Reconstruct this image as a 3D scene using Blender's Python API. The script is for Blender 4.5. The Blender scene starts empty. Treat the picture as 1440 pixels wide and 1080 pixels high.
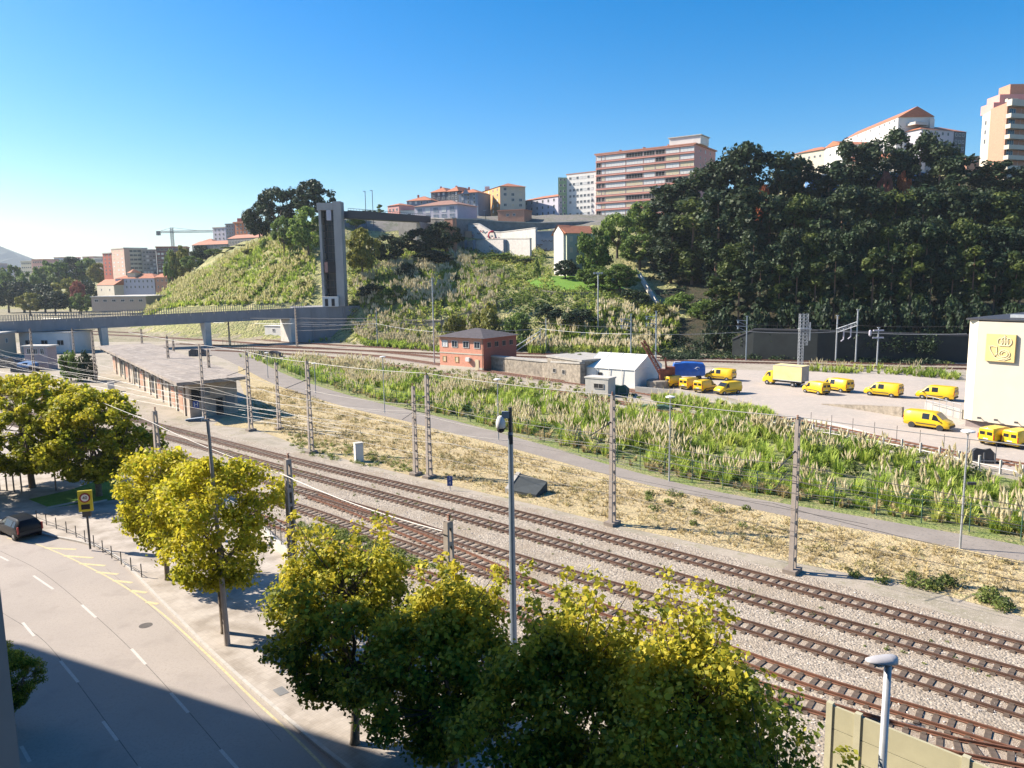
import bpy, bmesh, math, random
import numpy as np
from mathutils import Vector, Matrix
R = math.radians
SC = bpy.context.scene
COL = SC.collection
rnd = random.Random(7)
rng = np.random.default_rng(7)

# ---------------------------------------------------------------- camera
F, HOR, ROLL, H = 1080.0, 388.0, 0.015, 18.0
th = math.atan((540 - HOR) / F)
fw = Vector((0, math.cos(th), -math.sin(th)))
r0 = Vector((1, 0, 0)); u0 = r0.cross(fw)
rt = r0 * math.cos(ROLL) - u0 * math.sin(ROLL)
up = u0 * math.cos(ROLL) + r0 * math.sin(ROLL)
cam_data = bpy.data.cameras.new('camera'); cam = bpy.data.objects.new('camera', cam_data); COL.objects.link(cam)
M3 = Matrix((rt, up, -fw)).transposed()
cam.matrix_world = Matrix.Translation((0, 0, H)) @ M3.to_4x4()
cam_data.sensor_fit = 'HORIZONTAL'; cam_data.sensor_width = 36.0; cam_data.lens = 36.0 * F / 1440.0
cam_data.clip_start = 0.1; cam_data.clip_end = 20000
SC.camera = cam

# ---------------------------------------------------------------- sky, sun, exposure
SUN_AZ, SUN_EL = -74.0, 36.0        # azimuth clockwise from +Y
world = bpy.data.worlds.new('World'); SC.world = world; world.use_nodes = True
wn = world.node_tree.nodes; wl = world.node_tree.links
for n in list(wn): wn.remove(n)
wo = wn.new('ShaderNodeOutputWorld'); wb = wn.new('ShaderNodeBackground'); sky = wn.new('ShaderNodeTexSky')
sky.sky_type = 'NISHITA'; sky.sun_disc = False; sky.sun_elevation = R(SUN_EL); sky.sun_rotation = R(SUN_AZ)
sky.altitude = 0; sky.air_density = 1.0; sky.dust_density = 0.8; sky.ozone_density = 4.0
wb.inputs[1].default_value = 0.082
hs = wn.new('ShaderNodeHueSaturation'); hs.inputs['Saturation'].default_value = 1.5; hs.inputs['Value'].default_value = 1.0
wl.new(sky.outputs[0], hs.inputs['Color']); wl.new(hs.outputs[0], wb.inputs[0]); wl.new(wb.outputs[0], wo.inputs[0])
sd = bpy.data.lights.new('sun', 'SUN'); sd.energy = 5.0; sd.angle = R(0.53); sd.color = (1.0, 0.90, 0.76)
sun = bpy.data.objects.new('sun', sd); COL.objects.link(sun)
sdir = Vector((math.sin(R(SUN_AZ)) * math.cos(R(SUN_EL)), math.cos(R(SUN_AZ)) * math.cos(R(SUN_EL)), math.sin(R(SUN_EL))))
sun.rotation_euler = sdir.to_track_quat('Z', 'Y').to_euler()
sun.location = (-60, 20, 80)
SC.view_settings.view_transform = 'Standard'; SC.view_settings.look = 'None'
SC.view_settings.exposure = 1.15; SC.view_settings.gamma = 1.0
SC.cycles.max_bounces = 5; SC.cycles.diffuse_bounces = 1; SC.cycles.transmission_bounces = 3
SC.cycles.transparent_max_bounces = 4; SC.cycles.volume_bounces = 0

# ---------------------------------------------------------------- picture -> place
def ray(px, py): return fw * F + rt * (px - 720) + up * (540 - py)
def G(px, py, z=0.0):                  # point at height z seen at this spot of the photograph
    d = ray(px, py); t = (z - H) / d.z; return Vector((0, 0, H)) + d * t
def at(px, py, Y):                     # point at distance Y seen at this spot
    d = ray(px, py); return Vector((0, 0, H)) + d * (Y / d.y)

# ---------------------------------------------------------------- materials
def mat(name, col, rough=0.85, var=0.12, scale=3.0, bump=0.0, metal=0.0, col2=None, detail=4.0, emit=None, trans=0.0, stretch=None, spec=None):
    m = bpy.data.materials.new(name); m.use_nodes = True
    nt = m.node_tree; N = nt.nodes; L = nt.links
    b = N['Principled BSDF']; b.inputs['Roughness'].default_value = rough; b.inputs['Metallic'].default_value = metal
    if spec is not None: b.inputs['Specular IOR Level'].default_value = spec
    c = Vector(col)
    if var > 0 or col2:
        tc = N.new('ShaderNodeTexCoord'); no = N.new('ShaderNodeTexNoise'); no.inputs['Scale'].default_value = scale
        no.inputs['Detail'].default_value = detail; no.inputs['Roughness'].default_value = 0.65
        src = tc.outputs['Object']
        if stretch:
            mp = N.new('ShaderNodeMapping'); mp.inputs['Scale'].default_value = stretch; L.new(src, mp.inputs[0]); src = mp.outputs[0]
        L.new(src, no.inputs['Vector'])
        rp = N.new('ShaderNodeValToRGB'); e = rp.color_ramp.elements
        e[0].position = 0.3; e[1].position = 0.7
        a = c * (1 - var); z = Vector(col2) if col2 else c * (1 + var)
        e[0].color = (*a, 1); e[1].color = (*z, 1)
        L.new(no.outputs[0], rp.inputs[0]); L.new(rp.outputs[0], b.inputs['Base Color'])
        if bump > 0:
            bp = N.new('ShaderNodeBump'); bp.inputs['Strength'].default_value = min(1, bump); bp.inputs['Distance'].default_value = 0.05
            L.new(no.outputs[0], bp.inputs['Height']); L.new(bp.outputs[0], b.inputs['Normal'])
    else:
        b.inputs['Base Color'].default_value = (*c, 1)
    if trans > 0:
        b.inputs['Transmission Weight'].default_value = trans
    m.diffuse_color = (*c, 1)
    return m

def leaf_mat(name, cols, trans=0.35, rough=0.6):
    """foliage: colour picked by the per-leaf attribute 'tint' along a ramp, part of the light passes through"""
    m = bpy.data.materials.new(name); m.use_nodes = True
    nt = m.node_tree; N = nt.nodes; L = nt.links
    b = N['Principled BSDF']; b.inputs['Roughness'].default_value = rough; b.inputs['Specular IOR Level'].default_value = 0.3
    a = N.new('ShaderNodeAttribute'); a.attribute_name = 'tint'
    rp = N.new('ShaderNodeValToRGB'); e = rp.color_ramp.elements
    for i, (p, c) in enumerate(cols):
        if i < 2: el = e[i]; el.position = p
        else: el = e.new(p)
        el.color = (*c, 1)
    L.new(a.outputs['Fac'], rp.inputs[0]); L.new(rp.outputs[0], b.inputs['Base Color'])
    tr = N.new('ShaderNodeBsdfTranslucent'); L.new(rp.outputs[0], tr.inputs[0])
    mx = N.new('ShaderNodeMixShader'); mx.inputs[0].default_value = trans
    out = N['Material Output']; L.new(b.outputs[0], mx.inputs[1]); L.new(tr.outputs[0], mx.inputs[2]); L.new(mx.outputs[0], out.inputs[0])
    return m

# ---------------------------------------------------------------- mesh building
class MB:
    """collects geometry, links it as ONE mesh object"""
    def __init__(s): s.v = []; s.f = []; s.mi = []; s.cur = 0
    def mat(s, i): s.cur = i; return s
    def face(s, pts):
        n = len(s.v); s.v += [tuple(p) for p in pts]; s.f.append(tuple(range(n, n + len(pts)))); s.mi.append(s.cur); return s
    def box(s, c, size, rz=0.0, M=None):
        x, y, z = [q / 2 for q in size]; n = len(s.v)
        m = M if M is not None else Matrix.Rotation(rz, 3, 'Z')
        for dz in (-z, z):
            for dx, dy in ((-x, -y), (x, -y), (x, y), (-x, y)):
                s.v.append(tuple(Vector(c) + m @ Vector((dx, dy, dz))))
        for q in ((0, 3, 2, 1), (4, 5, 6, 7), (0, 1, 5, 4), (1, 2, 6, 5), (2, 3, 7, 6), (3, 0, 4, 7)):
            s.f.append(tuple(n + i for i in q)); s.mi.append(s.cur)
        return s
    def prism(s, poly, z0, z1):
        """vertical prism on an xy polygon; z1 may be a list of heights"""
        n = len(s.v); k = len(poly)
        area = sum(poly[i][0] * poly[(i + 1) % k][1] - poly[(i + 1) % k][0] * poly[i][1] for i in range(k))
        z1 = list(z1) if hasattr(z1, '__len__') else [z1] * k
        z0 = list(z0) if hasattr(z0, '__len__') else [z0] * k
        if area < 0: poly = poly[::-1]; z1 = z1[::-1]; z0 = z0[::-1]
        for p, z in zip(poly, z0): s.v.append((p[0], p[1], z))
        for p, z in zip(poly, z1): s.v.append((p[0], p[1], z))
        s.f.append(tuple(n + i for i in reversed(range(k)))); s.mi.append(s.cur)
        s.f.append(tuple(n + k + i for i in range(k))); s.mi.append(s.cur)
        for i in range(k):
            j = (i + 1) % k; s.f.append((n + i, n + j, n + k + j, n + k + i)); s.mi.append(s.cur)
        return s
    def tube(s, pts, rad, seg=6, cap=True):
        pts = [Vector(p) for p in pts]; k = len(pts)
        rad = list(rad) if hasattr(rad, '__len__') else [rad] * k
        n = len(s.v); px = None
        for i, p in enumerate(pts):
            d = (pts[min(i + 1, k - 1)] - pts[max(i - 1, 0)])
            if d.length < 1e-9: d = Vector((0, 0, 1))
            d.normalize()
            if px is None:
                a = Vector((1, 0, 0)) if abs(d.x) < 0.8 else Vector((0, 1, 0))
                px = (a - d * a.dot(d)).normalized()
            else:
                px = (px - d * px.dot(d)).normalized()
            py = d.cross(px)
            for j in range(seg):
                t = 2 * math.pi * j / seg
                s.v.append(tuple(p + (px * math.cos(t) + py * math.sin(t)) * rad[i]))
        for i in range(k - 1):
            for j in range(seg):
                a = n + i * seg + j; b = n + i * seg + (j + 1) % seg
                s.f.append((a, b, b + seg, a + seg)); s.mi.append(s.cur)
        if cap:
            s.f.append(tuple(n + j for j in reversed(range(seg)))); s.mi.append(s.cur)
            s.f.append(tuple(n + (k - 1) * seg + j for j in range(seg))); s.mi.append(s.cur)
        return s
    def lathe(s, c, prof, seg=12, axis='Z'):
        """prof: (radius, height) pairs along the axis"""
        n = len(s.v); c = Vector(c)
        for r, h in prof:
            for j in range(seg):
                t = 2 * math.pi * j / seg; a, b = r * math.cos(t), r * math.sin(t)
                o = {'Z': (a, b, h), 'Y': (b, h, a), 'X': (h, a, b)}[axis]
                s.v.append(tuple(c + Vector(o)))
        for i in range(len(prof) - 1):
            for j in range(seg):
                a = n + i * seg + j; b = n + i * seg + (j + 1) % seg
                s.f.append((a, b, b + seg, a + seg)); s.mi.append(s.cur)
        s.f.append(tuple(n + j for j in reversed(range(seg)))); s.mi.append(s.cur)
        m = n + (len(prof) - 1) * seg; s.f.append(tuple(m + j for j in range(seg))); s.mi.append(s.cur)
        return s
    def mesh(s, name, mats):
        me = bpy.data.meshes.new(name); me.from_pydata(s.v, [], s.f)
        for m in (mats if isinstance(mats, (list, tuple)) else [mats]): me.materials.append(m)
        if max(s.mi, default=0) > 0: me.polygons.foreach_set('material_index', s.mi)
        me.update(); return me
    def build(s, name, mats, parent=None, smooth=False, label=None):
        me = s.mesh(name, mats)
        if smooth: me.polygons.foreach_set('use_smooth', [True] * len(me.polygons))
        return link(name, me, parent, label)

def link(name, me, parent=None, label=None):
    o = bpy.data.objects.new(name, me); COL.objects.link(o)
    if parent is not None: o.parent = parent
    if label: o['label'] = label
    return o
def tag(o, label=None, cat=None, group=None, kind=None):
    if label: o['label'] = label
    if cat: o['category'] = cat
    if group: o['group'] = group
    if kind: o['kind'] = kind
    return o
def thing(name, label, cat, loc=(0, 0, 0), rz=0.0, group=None):
    o = bpy.data.objects.new(name, None); COL.objects.link(o); o.empty_display_size = 0.5
    o.location = loc; o.rotation_euler = (0, 0, rz); return tag(o, label, cat, group)
def structure(o): o['kind'] = 'structure'; return o
def stuff(o, label, cat): return tag(o, label, cat, kind='stuff')
def kids(o): return [c for c in ALLKIDS.get(o.name, [])]
def dup(root, loc=None, rz=None, label=None, group=None, scale=None):
    """a copy of a thing with copies of its parts and sub-parts (mesh data shared)"""
    def cp(o, parent):
        c = o.copy(); COL.objects.link(c)
        if parent is not None: c.parent = parent
        for ch in [x for x in o.children]: cp(ch, c)
        return c
    r = cp(root, None)
    if loc is not None: r.location = loc
    if rz is not None: r.rotation_euler = (0, 0, rz)
    if scale is not None: r.scale = scale if hasattr(scale, '__len__') else (scale,) * 3
    if label: r['label'] = label
    if group: r['group'] = group
    return r

def np_mesh(name, verts, quads, mats, tint=None, mi=None):
    """big meshes straight from numpy: verts (n,3), quads (m,4)"""
    me = bpy.data.meshes.new(name); nv, nf = len(verts), len(quads); k = quads.shape[1]
    me.vertices.add(nv); me.vertices.foreach_set('co', np.ascontiguousarray(verts, dtype=np.float32).ravel())
    me.loops.add(nf * k); me.loops.foreach_set('vertex_index', np.ascontiguousarray(quads, dtype=np.int32).ravel())
    me.polygons.add(nf); me.polygons.foreach_set('loop_start', np.arange(0, nf * k, k, dtype=np.int32))
    me.polygons.foreach_set('loop_total', np.full(nf, k, dtype=np.int32))
    for m in (mats if isinstance(mats, (list, tuple)) else [mats]): me.materials.append(m)
    if mi is not None: me.polygons.foreach_set('material_index', np.ascontiguousarray(mi, dtype=np.int32))
    if tint is not None:
        a = me.attributes.new('tint', 'FLOAT', 'FACE'); a.data.foreach_set('value', np.ascontiguousarray(tint, dtype=np.float32))
    me.update(); me.validate(); return me

def az2v(az): return Vector((math.sin(R(az)), math.cos(R(az)), 0))
def spline(pts, step=1.0):
    """Catmull-Rom through points, resampled about every step metres"""
    P = [Vector(p) for p in pts]; P = [P[0] * 2 - P[1]] + P + [P[-1] * 2 - P[-2]]; out = []
    for i in range(1, len(P) - 2):
        a, b, c, d = P[i - 1:i + 3]; n = max(2, int((c - b).length / step * 2))
        for j in range(n):
            t = j / n
            out.append(0.5 * ((2 * b) + (c - a) * t + (2 * a - 5 * b + 4 * c - d) * t * t + (3 * b - a - 3 * c + d) * t ** 3))
    out.append(P[-2].copy())
    res = [out[0]]; acc = 0.0
    for a, b in zip(out, out[1:]):
        L = (b - a).length; 
        while acc + L >= step:
            a = a + (b - a) * ((step - acc) / L); res.append(a.copy()); L = (b - a).length; acc = 0.0
        acc += L
    return res
# ================================================================ materials of the setting
def ground_mat(name, layers, bump=0.5, bscale=25.0, rough=0.95, bdist=0.04):
    """layers: list of (scale, lo, hi, colour) mixed one over another by noise masks"""
    m = bpy.data.materials.new(name); m.use_nodes = True
    nt = m.node_tree; N = nt.nodes; L = nt.links; b = N['Principled BSDF']; b.inputs['Roughness'].default_value = rough
    b.inputs['Specular IOR Level'].default_value = 0.2
    tc = N.new('ShaderNodeTexCoord'); prev = None
    for i, (sc, lo, hi, c) in enumerate(layers):
        if prev is None:
            rgb = N.new('ShaderNodeRGB'); rgb.outputs[0].default_value = (*c, 1); prev = rgb.outputs[0]; continue
        no = N.new('ShaderNodeTexNoise'); no.inputs['Scale'].default_value = sc; no.inputs['Detail'].default_value = 5; no.inputs['Roughness'].default_value = 0.65
        mp = N.new('ShaderNodeMapping'); mp.inputs['Location'].default_value = (i * 13.7, i * 5.1, 0); L.new(tc.outputs['Object'], mp.inputs[0]); L.new(mp.outputs[0], no.inputs['Vector'])
        mr = N.new('ShaderNodeMapRange'); mr.inputs[1].default_value = lo; mr.inputs[2].default_value = hi; L.new(no.outputs[0], mr.inputs[0])
        mx = N.new('ShaderNodeMix'); mx.data_type = 'RGBA'; L.new(mr.outputs[0], mx.inputs[0]); L.new(prev, mx.inputs[6]); mx.inputs[7].default_value = (*c, 1)
        prev = mx.outputs[2]
    L.new(prev, b.inputs['Base Color'])
    nb = N.new('ShaderNodeTexNoise'); nb.inputs['Scale'].default_value = bscale; nb.inputs['Detail'].default_value = 6; L.new(tc.outputs['Object'], nb.inputs['Vector'])
    bp = N.new('ShaderNodeBump'); bp.inputs['Strength'].default_value = bump; bp.inputs['Distance'].default_value = bdist
    L.new(nb.outputs[0], bp.inputs['Height']); L.new(bp.outputs[0], b.inputs['Normal'])
    return m
def gravel_mat(name, ca, cb, cc, scale=9.0):
    m = bpy.data.materials.new(name); m.use_nodes = True
    nt = m.node_tree; N = nt.nodes; L = nt.links; b = N['Principled BSDF']; b.inputs['Roughness'].default_value = 0.95
    tc = N.new('ShaderNodeTexCoord'); vo = N.new('ShaderNodeTexVoronoi'); vo.inputs['Scale'].default_value = scale; L.new(tc.outputs['Object'], vo.inputs['Vector'])
    rp = N.new('ShaderNodeValToRGB'); e = rp.color_ramp.elements; e[0].position = 0.0; e[0].color = (*ca, 1); e[1].position = 1.0; e[1].color = (*cb, 1)
    L.new(vo.outputs['Color'], rp.inputs[0])
    no = N.new('ShaderNodeTexNoise'); no.inputs['Scale'].default_value = 0.35; no.inputs['Detail'].default_value = 6; L.new(tc.outputs['Object'], no.inputs['Vector'])
    mr = N.new('ShaderNodeMapRange'); mr.inputs[1].default_value = 0.48; mr.inputs[2].default_value = 0.72; L.new(no.outputs[0], mr.inputs[0])
    mx = N.new('ShaderNodeMix'); mx.data_type = 'RGBA'; L.new(mr.outputs[0], mx.inputs[0]); L.new(rp.outputs[0], mx.inputs[6]); mx.inputs[7].default_value = (*cc, 1)
    L.new(mx.outputs[2], b.inputs['Base Color'])
    bp = N.new('ShaderNodeBump'); bp.inputs['Strength'].default_value = 0.9; bp.inputs['Distance'].default_value = 0.05
    L.new(vo.outputs['Distance'], bp.inputs['Height']); bp.invert = True; L.new(bp.outputs[0], b.inputs['Normal'])
    return m
m_earth = ground_mat('earth', [(0, 0, 0, (.30, .26, .19)), (.12, .42, .6, (.17, .17, .09)), (.6, .45, .6, (.36, .31, .22)), (2.5, .5, .62, (.14, .13, .08))])
m_yardground = ground_mat('dirt', [(0, 0, 0, (.38, .33, .27)), (.25, .45, .65, (.28, .25, .19)), (1.2, .55, .7, (.22, .21, .12)), (5, .55, .65, (.45, .4, .33))])
m_hill = ground_mat('hill_grass', [(0, 0, 0, (.28, .29, .10)), (.05, .42, .58, (.15, .19, .06)), (.22, .48, .62, (.42, .38, .18)), (1.1, .5, .62, (.09, .10, .045)), (3.5, .5, .6, (.38, .33, .19))], bump=1.0, bscale=1.2, bdist=0.8)
m_crest = ground_mat('crest_ground', [(0, 0, 0, (.17, .16, .15)), (.2, .45, .6, (.12, .13, .09)), (1, .5, .6, (.22, .20, .18))])
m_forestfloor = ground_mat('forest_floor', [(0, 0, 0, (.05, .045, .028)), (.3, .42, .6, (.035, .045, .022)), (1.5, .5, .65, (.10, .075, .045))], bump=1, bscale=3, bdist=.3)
m_belt = ground_mat('belt_ground', [(0, 0, 0, (.20, .24, .08)), (.3, .45, .6, (.30, .27, .14)), (1.5, .5, .62, (.13, .17, .05))], bump=1, bscale=4, bdist=.2)
m_ballast = gravel_mat('ballast', (.18, .15, .12), (.50, .43, .345), (.29, .235, .175))
m_drygrass = ground_mat('dry_grass_ground', [(0, 0, 0, (.50, .40, .22)), (.5, .42, .6, (.40, .31, .18)), (2.0, .5, .62, (.30, .25, .15)), (.9, .58, .7, (.24, .25, .10)), (8, .5, .65, (.58, .48, .29))], bump=1.0, bscale=6, bdist=.15)
m_serviceroad = ground_mat('service_asphalt', [(0, 0, 0, (.25, .22, .195)), (.3, .4, .7, (.30, .265, .235)), (4, .55, .65, (.20, .185, .17))], bump=.2, bscale=30)
m_street = ground_mat('street_asphalt', [(0, 0, 0, (.345, .305, .275)), (.12, .4, .62, (.385, .34, .305)), (.5, .55, .7, (.31, .272, .245)), (9, .5, .7, (.315, .28, .252))], bump=.15, bscale=60, bdist=.01, rough=.8)
m_concrete_yard = ground_mat('yard_concrete', [(0, 0, 0, (.44, .38, .33)), (.12, .4, .65, (.38, .34, .30)), (1.2, .52, .66, (.48, .42, .36)), (7, .58, .7, (.30, .27, .24))], bump=.2, bscale=20)
m_lawn = ground_mat('lawn', [(0, 0, 0, (.13, .26, .03)), (1.0, .4, .6, (.17, .30, .05)), (6, .5, .65, (.09, .19, .03))], bump=.8, bscale=30)

def paving_mat():
    m = bpy.data.materials.new('paving'); m.use_nodes = True
    nt = m.node_tree; N = nt.nodes; L = nt.links; b = N['Principled BSDF']; b.inputs['Roughness'].default_value = 0.9
    tc = N.new('ShaderNodeTexCoord'); br = N.new('ShaderNodeTexBrick'); mp = N.new('ShaderNodeMapping'); mp.inputs['Rotation'].default_value = (0, 0, R(-48)); L.new(tc.outputs['Object'], mp.inputs[0]); L.new(mp.outputs[0], br.inputs[0])
    br.inputs['Scale'].default_value = 1.6; br.offset = 0; br.inputs['Mortar Size'].default_value = .012
    br.inputs['Color1'].default_value = (.42, .37, .32, 1); br.inputs['Color2'].default_value = (.47, .415, .36, 1); br.inputs['Mortar'].default_value = (.36, .32, .28, 1)
    no = N.new('ShaderNodeTexNoise'); no.inputs['Scale'].default_value = .7; no.inputs['Detail'].default_value = 7; L.new(tc.outputs['Object'], no.inputs['Vector'])
    rp = N.new('ShaderNodeValToRGB'); rp.color_ramp.elements[0].position = .35; rp.color_ramp.elements[0].color = (.66, .64, .61, 1); rp.color_ramp.elements[1].position = .6; rp.color_ramp.elements[1].color = (1, 1, 1, 1); L.new(no.outputs[0], rp.inputs[0])
    mx = N.new('ShaderNodeMix'); mx.data_type = 'RGBA'; mx.blend_type = 'MULTIPLY'; mx.inputs[0].default_value = 1; L.new(br.outputs[0], mx.inputs[6]); L.new(rp.outputs[0], mx.inputs[7]); L.new(mx.outputs[2], b.inputs['Base Color'])
    return m
m_paving = paving_mat()

# ================================================================ terrain
TOE = [(-900, 560), (-300, 520), (-190, 420), (-150, 300), (-110, 245), (-62, 226), (-30, 205), (0, 190), (25, 176), (60, 160), (100, 152), (160, 144), (300, 130), (900, 100)]
def toeY(x):
    return np.interp(x, [p[0] for p in TOE], [p[1] for p in TOE])
HC = [(250,410,330),(300,385,320),(340,360,312),(380,338,305),(430,318,292),(300,420,275),(350,420,262),(400,425,247),(350,390,290),(400,370,275),(440,380,252),(440,432,234),
 (480,430,224),(520,440,214),(560,420,222),(520,380,250),(560,370,256),(600,352,275),(520,345,290),(600,400,232),(640,425,212),(640,380,245),(640,354,278),(700,354,274),(700,400,226),(750,408,212),
 (760,396,220),(800,386,230),(780,425,200),(850,418,200),(700,445,192),(780,455,183),(850,455,178),(900,380,240),(950,405,222),(960,435,195),(1050,445,182),(1150,455,172),(1250,458,168),(1350,462,163),(1440,466,160),
 (1100,285,285),(1200,272,295),(1350,255,300),(1440,245,300),(1000,300,285),(920,325,275),(870,345,262)]
ctl = [tuple(at(*p)) for p in HC]
for px, py, Y in ((600,307,312),(700,317,322),(790,304,340),(850,303,350),(950,300,350),(1250,240,420),(1440,232,430),(1100,270,420),(700,310,420),(560,310,330),(560,312,420),(900,290,470)):
    ctl.append(tuple(at(px, py, Y)))
for px, py, Y in ((300,352,420),(345,345,430),(230,388,520),(270,372,480),(200,408,500),(180,392,600),(100,416,620),(20,420,620),(-100,422,620),(60,400,900)):
    ctl.append(tuple(at(px, py, Y)))
for x, y in TOE[1:-1]:
    ctl.append((x, y, 0.0)); ctl.append((x, y - 25, 0.0))
ctl += [(-500, 400, 0), (-700, 900, 12), (-300, 1200, 20), (400, 1100, 34), (900, 700, 48), (500, 500, 46), (300, 400, 48), (900, 1500, 40), (-900, 1500, 15), (0, 1500, 24), (0, 650, 34), (200, 650, 40), (-80, 520, 32), (300, 260, 44), (250, 200, 22)]
CT = np.array(ctl, dtype=float)
def _phi(r): return np.where(r > 1e-9, r * r * np.log(np.maximum(r, 1e-9)), 0.0)
def _fit():
    P = CT[:, :2] / 100.0; z = CT[:, 2]; n = len(P)
    K = _phi(np.linalg.norm(P[:, None] - P[None], axis=2)) + np.eye(n) * 0.02
    Q = np.hstack([np.ones((n, 1)), P]); A = np.zeros((n + 3, n + 3)); A[:n, :n] = K; A[:n, n:] = Q; A[n:, :n] = Q.T
    return np.linalg.solve(A, np.concatenate([z, [0, 0, 0]])), P
_W, _P = _fit()
def height(x, y):
    x = np.atleast_1d(np.asarray(x, float)); y = np.atleast_1d(np.asarray(y, float))
    q = np.stack([x, y], 1) / 100.0; out = np.zeros(len(q))
    for i in range(0, len(q), 4000):
        d = np.linalg.norm(q[i:i + 4000, None] - _P[None], axis=2)
        out[i:i + 4000] = _phi(d) @ _W[:-3] + _W[-3] + q[i:i + 4000] @ _W[-2:]
    ty = toeY(x); t = np.clip((y - ty) / 14.0, 0, 1); t = t * t * (3 - 2 * t)
    out = np.clip(out, 0.0, 62.0) * t
    far = np.clip((y - 1300) / 600.0, 0, 1); out = out * (1 - far)
    return out
def hz(x, y): return float(height(x, y)[0])
def make_terrain():
    def axis(lo, hi, fine0, fine1, s):
        a = list(np.arange(fine0, fine1, s)); g = s; p = fine0
        while p > lo: g *= 1.25; p -= g; a.insert(0, p)
        g = s; p = a[-1]
        while p < hi: g *= 1.25; p += g; a.append(p)
        return np.array(a)
    xs = axis(-9000, 9000, -260, 260, 4.0); ys = axis(-1500, 14000, -20, 470, 4.0)
    X, Y = np.meshgrid(xs, ys); Z = height(X.ravel(), Y.ravel()).reshape(X.shape)
    bumpy = (Z > 1.5) * (np.sin(X * .35 + Y * .21) * np.sin(Y * .41 - X * .17)) * 0.5
    Z = Z + bumpy * np.clip((Z - 1.5) / 4, 0, 1)
    V = np.stack([X.ravel(), Y.ravel(), Z.ravel()], 1)
    ny, nx = X.shape; I = np.arange(ny * nx).reshape(ny, nx)
    Qd = np.stack([I[:-1, :-1].ravel(), I[:-1, 1:].ravel(), I[1:, 1:].ravel(), I[1:, :-1].ravel()], 1)
    zc = Z.ravel()[Qd].mean(1)
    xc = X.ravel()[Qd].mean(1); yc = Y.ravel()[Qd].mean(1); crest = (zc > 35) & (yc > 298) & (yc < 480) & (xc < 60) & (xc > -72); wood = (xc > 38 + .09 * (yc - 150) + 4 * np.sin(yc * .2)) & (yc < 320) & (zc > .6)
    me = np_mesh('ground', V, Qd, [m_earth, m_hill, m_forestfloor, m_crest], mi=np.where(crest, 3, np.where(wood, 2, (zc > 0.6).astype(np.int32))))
    me.polygons.foreach_set('use_smooth', [True] * len(me.polygons))
    o = link('ground', me); structure(o); return o
make_terrain()

def sheet(name, pts, z, m, lbl=None):
    """a flat sheet laid on the plain"""
    mb = MB(); mb.face([(p[0], p[1], z) for p in pts]); 
    me = mb.mesh(name, m)
    bm = bmesh.new(); bm.from_mesh(me); bmesh.ops.triangulate(bm, faces=bm.faces)
    bm.normal_update()
    for f in bm.faces:
        if f.normal.z < 0: f.normal_flip()
    bm.to_mesh(me); bm.free()
    return structure(link(name, me))
def strip(pts_a, pts_b, z):
    mb = MB()
    for i in range(len(pts_a) - 1):
        a, b, c, d = pts_a[i], pts_a[i + 1], pts_b[i + 1], pts_b[i]
        mb.face([(a[0], a[1], z), (b[0], b[1], z), (c[0], c[1], z), (d[0], d[1], z)])
    return mb
def offset(line, d):
    """polyline shifted sideways (to the right of travel) by d"""
    out = []
    for i, p in enumerate(line):
        t = (line[min(i + 1, len(line) - 1)] - line[max(i - 1, 0)]).normalized()
        out.append(p + Vector((t.y, -t.x, 0)) * d)
    return out

GP = lambda l, z=0: [G(a, b, z) for a, b in l]
# --- railway ground, dry grass, service road, depot yard
sheet('railway_dirt', [Vector((-200, 240, 0)), Vector((-40, 225, 0)), Vector((20, 178, 0)), Vector((90, 152, 0)), Vector((190, 140, 0)), Vector((190, -10, 0)), Vector((60, -12, 0)), Vector((28, 5, 0)), Vector((-30, 62, 0)), Vector((-78, 108, 0)), Vector((-200, 200, 0))], .012, m_yardground)
tr_dir = az2v(132.5); tr_n = Vector((tr_dir.y, -tr_dir.x, 0))      # n points to the camera side
def along(p, d): return p + tr_dir * d
# fence-side edge of the ballast and the dirt margin beyond track 1
bal_far = [along(G(700, 700), -150), G(225, 588), G(400, 632), G(700, 703), G(1140, 812), G(1440, 892), along(G(1440, 892), 30)]
bal_near = [along(G(700, 900), -150), G(0, 640), G(200, 722), along(G(700, 900), -14), G(700, 900), along(G(700, 900), 15), along(G(700, 900), 28), along(G(700, 900), 60)]
bf = spline(bal_far, 4); bn = spline(bal_near, 4); n_ = min(len(bf), len(bn))
sheet('ballast', [*bf, *reversed(bn)], .016, m_ballast)
srv_up = spline(GP([(250, 482), (330, 493), (400, 526), (480, 553), (560, 573), (640, 592), (760, 625), (860, 655), (1000, 690), (1200, 725), (1440, 768)]) + [along(G(1440, 768), 25)], 3)
srv_lo = spline(GP([(215, 487), (300, 500), (385, 540), (470, 568), (560, 590), (630, 608), (700, 625), (862, 670), (1000, 703), (1116, 728), (1300, 762), (1440, 790)]) + [along(G(1440, 790), 25)], 3)
sheet('dry_field', GP([(335, 500), (385, 540), (470, 568), (560, 590), (700, 625), (862, 670), (1116, 728), (1300, 762), (1440, 790)]) + [along(G(1440, 790), 25), along(G(1440, 880), 22)] + GP([(1440, 868), (1330, 838), (1250, 818), (1120, 792), (1000, 768), (880, 742), (760, 712), (640, 684), (520, 655), (440, 634), (360, 604), (300, 598), (345, 560), (335, 530)]), .020, m_drygrass)
structure(strip(srv_lo[:min(len(srv_up), len(srv_lo))], srv_up[:min(len(srv_up), len(srv_lo))], .026).build('service_road', m_serviceroad))
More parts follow.
